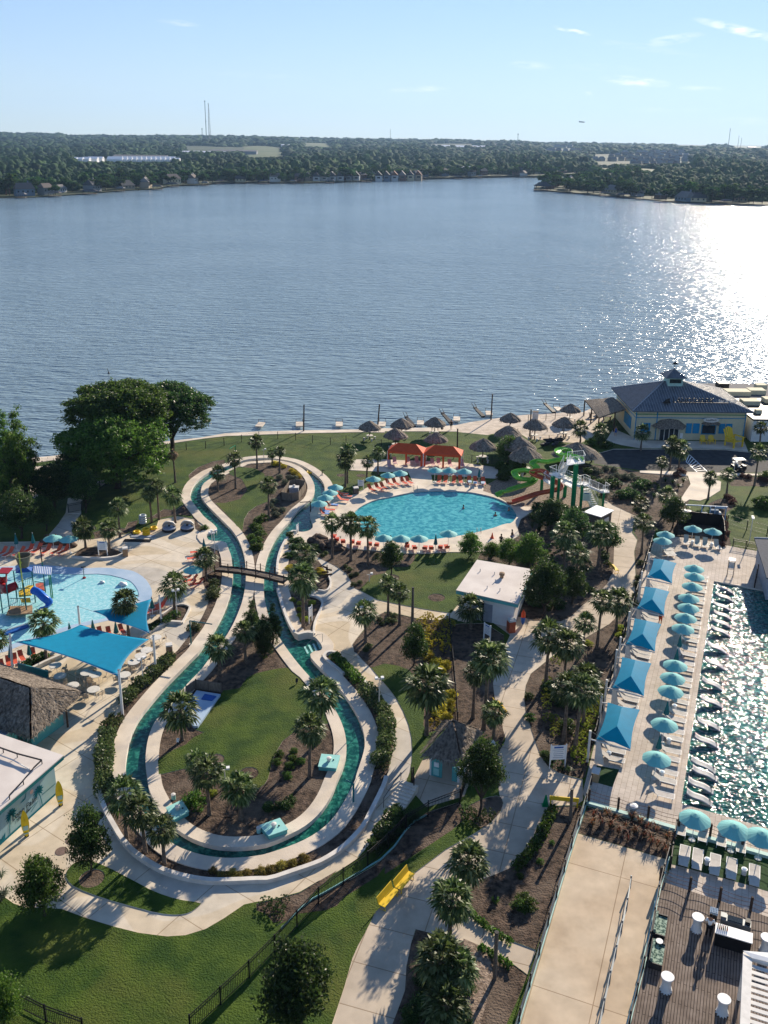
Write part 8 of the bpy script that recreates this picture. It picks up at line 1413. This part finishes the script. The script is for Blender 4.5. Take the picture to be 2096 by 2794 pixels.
def adiron(sc,label,p,rz,g):
 t=thing('garden_chair',label,'chair',p,rz,g);mb=MB();obj('seat',MB().add([(-.3,-.35,.38),(.3,-.35,.38),(.3,.25,.26),(-.3,.25,.26),(-.3,-.35,.34),(.3,-.35,.34),(.3,.25,.22),(-.3,.25,.22)],[(0,1,2,3),(7,6,5,4),(0,4,5,1),(1,5,6,2),(3,7,4,0),(2,6,7,3)]),M['yellow'],t)
 for k in range(5):x=-.26+.13*k;hh=.95+.12*math.cos((k-2)*.8);mb.add([(x-.05,.22,.25),(x+.05,.22,.25),(x+.06+.02*(k-2),.55,hh),(x-.06+.02*(k-2),.55,hh),(x-.05,.25,.25),(x+.05,.25,.25),(x+.06+.02*(k-2),.58,hh),(x-.06+.02*(k-2),.58,hh)],[(0,1,2,3),(7,6,5,4),(3,2,6,7),(0,3,7,4),(1,5,6,2)])
 obj('backrest',mb,M['yellow'],t)
 for s in(-1,1):obj('arm',MB().box(s*.38,-.05,.58,.14,.75,.04),M['yellow'],t);obj('leg',MB().box(s*.36,-.36,.29,.05,.1,.58).box(s*.36,.3,.29,.05,.08,.58),M['yellow'],t)
 t.scale=(sc,)*3
adiron(1.25,'small yellow garden chair before the restaurant, left one',gp('h2 1235,505'),0,'yellow garden chairs');adiron(1.25,'small yellow garden chair before the restaurant, right one',gp('h2 1290,505'),0,'yellow garden chairs');adiron(2.8,'giant yellow garden chair at the right corner of the restaurant',gp('h2 1430,520'),.5,'yellow garden chairs')
def gcart(p,rz,label):
 t=thing('golf_cart',label,'golf cart',p,rz);obj('body',MB().box(0,0,.45,2.2,1.05,.35).box(.85,0,.7,.5,1.0,.3).box(-.75,0,.75,.6,1.0,.35),M['dark'],t);obj('seat',MB().box(-.15,0,.75,.5,1.0,.15).box(-.38,0,1.0,.12,1.0,.45),M['greytxt'],t);obj('roof',MB().box(-.05,0,1.85,1.7,1.15,.07),M['white'],t)
 for x in(-.75,.7):
  for y in(-.5,.5):obj('wheel',MB().tube((x,y-.08,.25),(x,y+.08,.25),.25,n=14),M['black'],t);obj('roof_post',MB().tube((x,y*.95,.6),(x*.95,y*.95,1.85),.025),M['dark'],t)
 obj('windshield',MB().box(.72,0,1.35,.03,.95,.6),M['glass'],t)
gcart(gp('a5 1270,960'),.15,'golf cart with a white roof parked on the road')
a,b,c_,d_=[gp(s)for s in('a5 600,850','a5 745,985','a5 885,985','a5 640,755')];mb=MB()
def strip(p,q,w_=.07):d=(q-p).normalized();n_=Vector((-d.y,d.x,0))*w_;z=Vector((0,0,-.046-p.z));mb.add([p-n_+z,q-n_+z,q+n_+z,p+n_+z],[(0,1,2,3)])
for u in(0,.125,.25,.375,.5,.625,.75,.875,1):
 p,q=a.lerp(b,u),d_.lerp(c_,u);p.z=q.z=0;strip(p,q)
for p,q in((a,b),(d_,c_)):p.z=q.z=0;strip(p,q)
tag(obj('parking_stripes',mb,M['white']),kind='structure')
q=gp('a5 830,1640');t=thing('pool_machinery','pale blue pipes and filter tanks in the fenced equipment yard','machinery',q,-.12)
for k,(x,y,r,h)in enumerate(((-2.8,0,.5,1.7),(-2.0,.8,.5,1.3),(-1.2,.2,.35,1.1),(1.8,.5,.4,1.5))):obj('filter_tank',MB().lathe([(r,0),(r,h*.8),(r*.8,h*.95),(.1,h)],14,x,y),M['offwhite'],t)
mb=MB();[mb.box(x,0,1.2,.12,.12,2.4)for x in(-.5,.6,1.2,2.6)];mb.box(.0,.1,2.35,5.6,.12,.12).box(1.9,0,2.2,1.5,.12,.12);obj('pipe_rack',mb,M['pad'],t);obj('control_cabinet',MB().box(1.2,.3,.9,1.1,.5,1.8).box(0,.5,.6,.8,.6,1.2),MATS['siding_blue'],t)
q=gp('b5 1165,680');t=thing('lifeguard_stand','white-topped lifeguard stand on the terrace near the pool corner','lifeguard stand',q,AD-PI/2)
obj('canopy',MB().box(0,.1,2.1,.75,.8,.07),M['white'],t)
for x in(-.33,.33):
 for y in(-.3,.5):obj('post',MB().tube((x,y,0),(x,y,2.1),.035),M['darkwood'],t)
obj('seat',MB().box(0,.1,1.1,.62,.5,.06).box(0,.36,1.4,.62,.05,.55),M['offwhite'],t);obj('ladder',MB().box(0,-.25,.4,.6,.04,.05).box(0,-.28,.7,.6,.04,.05).box(0,-.22,1.0,.6,.04,.05),M['offwhite'],t)
fence(w2('b5 1570,400 1545,560 1510,680 1480,830'),1.05,'curving dark rope fence at the right side of the terrace by the water','rope',1.4,'darkwood',z=.06,name='rope_fence',postr=.06)
P=[gp(s)for s in('b5 1560,230','b5 1590,560','b5 1700,900','b5 2200,900','b5 2200,180')];t=thing('grey_pavilion','grey shingled roof corner cut by the right edge above the pool','building',P[0]);hz=[ah(s,3.0)for s in('b5 1480,185','b5 1600,560','b5 1640,700','b5 2300,700','b5 2300,215')];part(t,'roof',MB().prism([(p.x,p.y)for p in hz],2.9,3.05),mat('grey_shingles',(.06,.07,.09),.9,var=.2,scale=3));part(t,'eave_trim',MB().tube(hz[0]+Vector((0,0,.1)),hz[4]+Vector((0,0,.1)),.08),M['offwhite']);cc_=sum(hz,Vector())/5;part(t,'wall',MB().prism([((p.x-cc_.x)*.85+cc_.x,(p.y-cc_.y)*.85+cc_.y)for p in hz],0,2.88),M['greytxt'])
ps=thing('splash_playground','colourful water play structure with tipping bucket in the splash pool','play structure',gp('b0 330,1000'))
def pc(s,zb,zt,r=.07,m='tealdark'):p=at(*pp(s)[0],zb);part(ps,'column',MB().tube((p.x,p.y,zb),(p.x,p.y,zt),r,n=8),M[m]);return p
cols=[pc(s,0,3.6)for s in('b0 225,1000','b0 350,1160','b0 460,1010','b0 590,880','b0 130,1150')]+[pc('b0 675,1045',0,3.7,.06,'green'),pc('b0 685,955',0,3.7,.06,'green')]
R4=[ah(s,3.7)for s in('b0 430,635','b0 660,655','b0 672,560','b0 440,545')];part(ps,'striped_awning',MB().prism([(p.x,p.y)for p in R4],3.66,3.74),M['stripe']if 'stripe' in M else mat('awning_pale',(.6,.66,.72),.6));mb=MB()
for k in range(10):u=(k+.5)/10;a,b=R4[0].lerp(R4[1],u),R4[3].lerp(R4[2],u);w_=(R4[1]-R4[0])*.022;z=Vector((0,0,.045));mb.add([a-w_+z,a+w_+z,b+w_+z,b-w_+z],[(0,1,2,3)])
part(ps,'awning_stripe',mb,M['blue'])
R5=[ah(s,3.6)for s in('b0 200,640','b0 415,615','b0 440,560','b0 210,570')];rg=(R5[0]+R5[1]+R5[2]+R5[3])/4+Vector((0,0,.5));part(ps,'blue_roof',MB().add(R5+[rg],[(0,1,4),(1,2,4),(2,3,4),(3,0,4)]),M['blue'])
def deckp(cs,z,m,nm='deck'):P=[ah(s,z)for s in cs];part(ps,nm,MB().prism([(p.x,p.y)for p in P],z-.15,z),M[m])
deckp(('b0 245,860','b0 245,930','b0 400,910','b0 435,860','b0 430,790','b0 370,790'),2.1,'yellow');deckp(('b0 470,830','b0 580,850','b0 560,750','b0 460,770'),2.0,'orange2' if 'orange2' in M else 'sling');deckp(('b0 280,1000','b0 400,1000','b0 390,950','b0 260,960'),1.2,'yellow');deckp(('b0 80,1170','b0 420,1150','b0 420,1050','b0 130,1060'),.5,'binwood')
for s0,s1,z in(('b0 225,930','b0 400,930',2.1),('b0 245,850','b0 435,780',2.1),('b0 460,840','b0 590,860',2.0),('b0 140,1060','b0 330,1060',1.0)):
 a,b=ah(s0,z),ah(s1,z);mb=MB();mb.tube(a+Vector((0,0,.9)),b+Vector((0,0,.9)),.04,n=5)
 for k in range(9):p=a.lerp(b,k/8);mb.tube(p,p+Vector((0,0,.9)),.02,n=4)
 part(ps,'railing',mb,M['tealdark'])
q=ah('b0 305,480',5.2);part(ps,'tipping_bucket',MB().lathe([(.5,-.55),(.55,-.5),(.78,.55),(.84,.56),(.84,.66),(.74,.66),(.5,-.4),(.01,-.4)],20,0,0).__class__().add([(x+q.x,y+q.y,z+q.z)for x,y,z in MB().lathe([(.5,-.6),(.8,.6),(.86,.6),(.86,.7),(.74,.7),(.48,-.5),(.02,-.5)],20).v],MB().lathe([(.5,-.6),(.8,.6),(.86,.6),(.86,.7),(.74,.7),(.48,-.5),(.02,-.5)],20).f),M['bucketm']if 'bucketm' in M else mat('dark_olive_bucket',(.14,.13,.09),.5))
part(ps,'bucket_mast',MB().tube((q.x,q.y-.9,0),(q.x,q.y-.9,6.6),.07).tube((q.x,q.y-.9,5.4),(q.x,q.y-.3,5.4),.12),mat('lime_mast',(.5,.52,.08),.4))
bl=[V3('b0 430,900',2.4),V3('b0 500,930',2.3),V3('b0 560,990',2.0),V3('b0 600,1050',1.5),V3('b0 590,1120',1.0),V3('b0 560,1180',.5)];part(ps,'blue_slide',flume(bl,M['blue'],.42,full=True),M['bslide']if 'bslide' in M else mat('blue_slide_plastic',(.02,.13,.5),.25),smooth=True)
rd=[V3('b0 240,840',2.4),V3('b0 160,870',2.2),V3('b0 90,900',1.9),V3('b0 40,860',1.6),V3('b0 30,800',1.3),V3('b0 -20,820',.9)];part(ps,'red_slide',flume(rd,M['red'],.45,full=True),M['red'],smooth=True)
rd=[V3('b0 75,680',3.2),V3('b0 65,760',2.4),V3('b0 50,830',1.6),V3('b0 40,900',.8)];part(ps,'dark_red_slide',flume(rd,M['red'],.5),M['red'],smooth=True);part(ps,'slide_roof',MB().box(rd[0].x,rd[0].y,3.9,1.2,1.4,.1),M['red']);pc('b0 35,1150',0,3.2)
P=[ah(s,.12)for s in('b0 30,1400','b0 360,1290','b0 380,1320','b0 60,1430')];t=thing('splash_lane','long dark blue slide lane at the lower left of the splash pool','slide',P[0]);part(t,'bed',MB().prism([(p.x,p.y)for p in P],-.02,.14),M['blue']);part(t,'edge',MB().tube(P[0]+Vector((0,0,.1)),P[1]+Vector((0,0,.1)),.06),M['white'])
q=gp('b0 1090,695');t=thing('water_cannon','red and grey water cannon in the splash pool','water cannon',q);obj('base',MB().lathe([(.22,0),(.16,.12)],10),M['red'],t);obj('stem',MB().tube((0,0,.1),(0,0,1.3),.05),M['steel'],t);obj('nozzle',MB().tube((-.25,0,1.35),(.3,0,1.42),.09,.06),M['dark'],t)
for s_,lb in(('b0 1590,785','white bubbling fountain in the splash pool, right one'),('b0 1325,755','white bubbling fountain in the splash pool, left one')):q=gp(s_);t=thing('water_bubbler',lb,'fountain',q,0,'bubblers in the splash pool');r_=.42 if '1590' in s_ else.25;vs,fs=ICOS[1];me=npmesh('foam',vs*np.array([r_,r_,r_*.7]),fs,M['white']);inst('foam',me,t,(0,0,.05));obj('nozzle_ring',torus(r_*.7,.05,.02,0,0),M['offwhite'],t)
p=gp('b0 545,500');t=thing('shower_post','dark shower post between the loungers and the striped awning','post',p);obj('upright',MB().tube((0,0,0),(0,0,2.1),.07),M['darkwood'],t);obj('head',MB().box(.3,0,2.1,.7,.12,.1),M['darkwood'],t)
q=gp('f2 535,545');t=thing('planter_box','tan box beside the dark turf square at the terrace corner','box',q,AD-PI/2);obj('box',MB().box(0,0,.4,.55,.8,.8),mat('tan_box',(.35,.25,.14),.8),t);obj('lid',MB().box(0,0,.83,.6,.85,.06),M['offwhite'],t)
a=gp('f2 780,770');t=thing('towel_bin','grey towel bin on the terrace behind the rope fence','bin',a);obj('body',MB().lathe([(.25,0),(.28,.7)],14),M['greytxt'],t);obj('lid',MB().lathe([(.3,.7),(.3,.78),(.05,.85)],14),M['white'],t)
tb=('f2 1160,880','f2 1410,950');
for i,s_ in enumerate(('f2 1095,875','f2 1235,915','f2 1355,945','f2 1480,985')):q=gp(s_);place('lst',SL['st'],(q.x,q.y,.06),AD+PI,'white-framed lounger between the rope fence and the nearest umbrellas, %s from the left'%nth(i),'loungers behind the terrace rope fence')
for i,s_ in enumerate(('c2 520,415','d3 820,905','c1 640,1190')):q=gp(s_);t=thing('garden_spotlight',['small dark spotlight on the island lawn','small dark spotlight in the mulch by the main path','small white spotlight at the foot of the pump deck palm'][i],'spotlight',q,.5,'garden spotlights');obj('head',MB().tube((0,0,.18),(.12,.2,.42),.1,.13,10),M['dark']if i<2 else M['white'],t);obj('stake',MB().tube((0,0,0),(0,0,.2),.03),M['dark'],t)
b=gp('b2 915,740');t=thing('signpost','tall wooden arrow signpost beside the footbridge bed','signpost',b);h=hgt(b,pp('b2 900,530')[0][1]);obj('post',MB().tube((0,0,0),(0,0,h),.06),M['darkwood'],t)
for k in range(5):obj('arrow_board',MB().box((.2 if k%2 else-.2),-.06,h-.25-.3*k,.75,.05,.2,.3*(k-2)),M['darkwood'],t)
# ---------------- people
def body(J,rad,E,name='person'):
 me=bpy.data.meshes.new('body');me.from_pydata(J,E,[]);o=bpy.data.objects.new('tmp_body',me);C.objects.link(o);sk=o.modifiers.new('s','SKIN');sk.use_smooth_shade=True
 for i,r_ in enumerate(rad):v=me.skin_vertices[0].data[i];v.radius=(r_,r_)if not isinstance(r_,tuple)else r_;v.use_root=(i==0)
 su=o.modifiers.new('u','SUBSURF');su.levels=1;su.render_levels=1
 m2=bpy.data.meshes.new_from_object(o.evaluated_get(bpy.context.evaluated_depsgraph_get()));bpy.data.objects.remove(o);return m2
STAND_J=[(0,0,.95),(0,0,1.15),(0,0,1.38),(0,0,1.5),(0,-.01,1.6),(0,-.01,1.72),(.1,0,.9),(.11,-.01,.5),(.11,.02,.08),(.11,-.14,.04),(-.1,0,.9),(-.11,-.01,.5),(-.11,.02,.08),(-.11,-.14,.04),(.19,0,1.4),(.27,-.03,1.12),(.26,-.2,.95),(-.19,0,1.4),(-.27,-.03,1.12),(-.26,-.2,.95)]
STAND_R=[.15,.13,.16,.06,.09,.085,.085,.06,.04,.035,.085,.06,.04,.035,.055,.042,.03,.055,.042,.03]
STAND_E=[(0,1),(1,2),(2,3),(3,4),(4,5),(0,6),(6,7),(7,8),(8,9),(0,10),(10,11),(11,12),(12,13),(2,14),(14,15),(15,16),(2,17),(17,18),(18,19)]
SIT_J=[(0,0,.45),(0,.05,.65),(0,.12,.88),(0,.13,1.0),(0,.11,1.1),(0,.11,1.2),(.1,-.05,.45),(.12,-.45,.48),(.12,-.75,.38),(.12,-.88,.42),(-.1,-.05,.45),(-.12,-.45,.48),(-.12,-.75,.38),(-.12,-.88,.42),(.19,.12,.9),(.25,0,.68),(.22,-.2,.62),(-.19,.12,.9),(-.25,0,.68),(-.22,-.2,.62)]
def hand(side,p,d=(0,-.5,-1)):
 mb=MB();p=Vector(p);d=Vector(d).normalized();mb.path([p,p+d*.05,p+d*.09],[.026,.034,.03],6)
 for k in range(4):a=p+d*.085+Vector((-.026+.017*k,0,0));L_=(.065,.078,.072,.055)[k];mb.path([a,a+d*L_*.5,a+d*L_+Vector((0,-.02,-.012))],[.0095,.009,.007],5)
 mb.path([p+d*.03,p+d*.05+Vector((-side*.045,-.01,0)),p+d*.085+Vector((-side*.05,-.02,0))],[.012,.011,.008],5);return mb
def person(pos,rz,label,top,bottom,sit=False,hair='hair',long_=False):
 t=thing('person',label,'person',pos,rz);J=SIT_J if sit else STAND_J;me=body(J,STAND_R,STAND_E);me.materials.clear();me.materials.append(M['skin']);o=inst('body',me,t)
 hd=J[5]
 def garment(name,idx,mt,grow=.018):
  jj=[J[i]for i in idx];mp={v:k for k,v in enumerate(idx)};ee=[(mp[a],mp[b])for a,b in STAND_E if a in mp and b in mp];g=body(jj,[STAND_R[i]+grow for i in idx],ee);g.materials.clear();g.materials.append(mt);inst(name,g,t)
 if top:garment('shirt',[2,1,14,17,0]if not long_ else[2,1,14,15,17,18,0],top)
 if bottom:garment('trousers',[0,6,7,10,11]+([8,12]if long_ else[]),bottom)
 obj('hair',MB().lathe([(.02,hd[2]+.12),(.08,hd[2]+.085),(.105,hd[2]+.02),(.1,hd[2]-.05)],12,hd[0],hd[1]+.025),M[hair],t,smooth=True)
 fc=MB().tube((0,hd[1]-.095,hd[2]-.015),(0,hd[1]-.125,hd[2]-.045),.008,.014,5);obj('nose',fc,M['skin'],t)
 for s in(-1,1):obj('eye',MB().lathe([(.001,hd[2]-.004),(.012,hd[2]+.006),(.001,hd[2]+.016)],8,s*.034,hd[1]-.09),M['white'],t);obj('ear',MB().box(s*.095,hd[1],hd[2]-.02,.02,.035,.05),M['skin'],t)
 obj('mouth',MB().box(0,hd[1]-.098,hd[2]-.07,.05,.012,.01),M['red'],t)
 for s,k in((1,16),(-1,19)):obj('hand',hand(s,J[k]),M['skin'],t)
 return t
bk_=ah('k 1060,430',.9);person((bk_.x,bk_.y,.3),AD-PI/2+PI*1.0,'bartender in white shirt and black vest behind the deck bar',M['white'],M['black'],long_=True)
p=gp('b5 258,1310');person((p.x,p.y,.06),2.6,'person in dark shirt and orange shorts between the terrace cabanas',M['black'],M['orange'])
p=gp('b3 1500,310');person((p.x,p.y,.1),2.8,'person in dark swimwear standing on the deck right of the oval pool',M['black'],M['black'])
p=gp('b3 1640,250');person((p.x,p.y,.1),1.0,'person in dark clothes at the pool deck beside the grove',M['black'],M['blue'])
for i,(s_,lb)in enumerate((('b3 285,290','person sitting in a red lounger beside the third near umbrella'),('b3 185,270','person sitting under the second near umbrella of the oval pool'),('b3 75,270','person sitting under the first near umbrella of the oval pool'))):p=gp(s_);person((p.x,p.y,.05),PI,lb,M['black']if i else M['red'],M['black'],sit=True)
for i,(s_,lb)in enumerate((('a3 1018,1450','swimmer alone in the middle of the oval pool'),('a3 1430,1545','swimmer near the right edge of the oval pool'),('a3 1605,1480','swimmer at the foot of the orange slide'))):
 q=at(*pp(s_)[0],0);person((q.x,q.y,-1.35),2.0+i,lb,None,M['blue'])
p=gp('h2 665,455');person((p.x,p.y,.1),0,'person in blue walking at the left corner of the restaurant',M['blue'],M['blue'])
for i,(s_,lb)in enumerate((('a3 615,460','left person at the lake wall under a thatched umbrella'),('a3 690,460','right person at the lake wall under a thatched umbrella'),('a3 740,460','person seated on the lake wall right of a thatched umbrella'),('a3 858,440','person standing where the lake wall meets the sand'))):p=gp(s_);person((p.x,p.y,.1),0,lb,M['black'],M['black'],sit=i==2)
for i,s_ in enumerate(('a2 1010,1415','a2 900,1500','a2 930,1530','a3 1100,1115','a3 1170,1130','a3 1270,1130')):
 q=ah(s_,.42);t=tag(obj('towel',MB().sheet([[(-.5+.2*k,-.28,.0+.02*(k%2)),(-.5+.2*k,.28,.02*(k%2))]for k in range(6)],.02),M['towel']if i<3 else M['pad']),['blue towel on the upper lounger left of the oval pool','blue towel on a lounger left of the oval pool, middle','blue towel on the lowest lounger left of the oval pool','pale towel on a lounger beyond the oval pool, left','pale towel on a lounger beyond the oval pool, middle','pale towel on a lounger beyond the oval pool, right'][i],'towel','towels on the orange loungers');t.location=(q.x,q.y,.44+.1);t.rotation_euler=(0,0,R(-12 if i<3 else-92))
fence(w2('a4 195,330 320,290 440,320 570,290 700,300'),1.1,'rope and post fence across the sand behind the palapas','rope',2.2,'darkwood',z=0,name='rope_fence');fence(w2('a4 60,475 400,465 830,465'),.7,'low dark rail across the beach in front of the palapas','wire',3,'darkwood',z=0,name='beach_rail');fence(w2('a4 230,555 500,560 880,520'),.6,'lower dark rail at the lawn edge of the beach','wire',3,'darkwood',z=0,name='beach_rail')
q=gp('a4 500,640');
for i,s_ in enumerate(('a4 480,600','a4 590,590','a4 420,650','a4 540,650')):p=gp(s_);t=thing('stacked_kayaks',['dark beach boats pile, back left','dark beach boats pile, back right','dark beach boats pile, front left','dark beach boats pile, front right'][i],'boat',p,.3*i,'dark beach boats');obj('hull',MB().path([(-1.3,0,.5),(-.6,0,.3),(.6,0,.3),(1.3,0,.5)],[.05,.3,.3,.05],8),M['dark'],t);obj('seat',MB().box(0,0,.62,.5,.35,.08),M['black'],t)
q=gp('a4 285,300');t=thing('beach_cabinet','pale cabinet on the sand behind the left sand palapa','cabinet',q);obj('body',MB().box(0,0,.7,1.0,.6,1.4),M['offwhite'],t);obj('lid',MB().box(0,0,1.43,1.1,.7,.08),M['wood'],t)
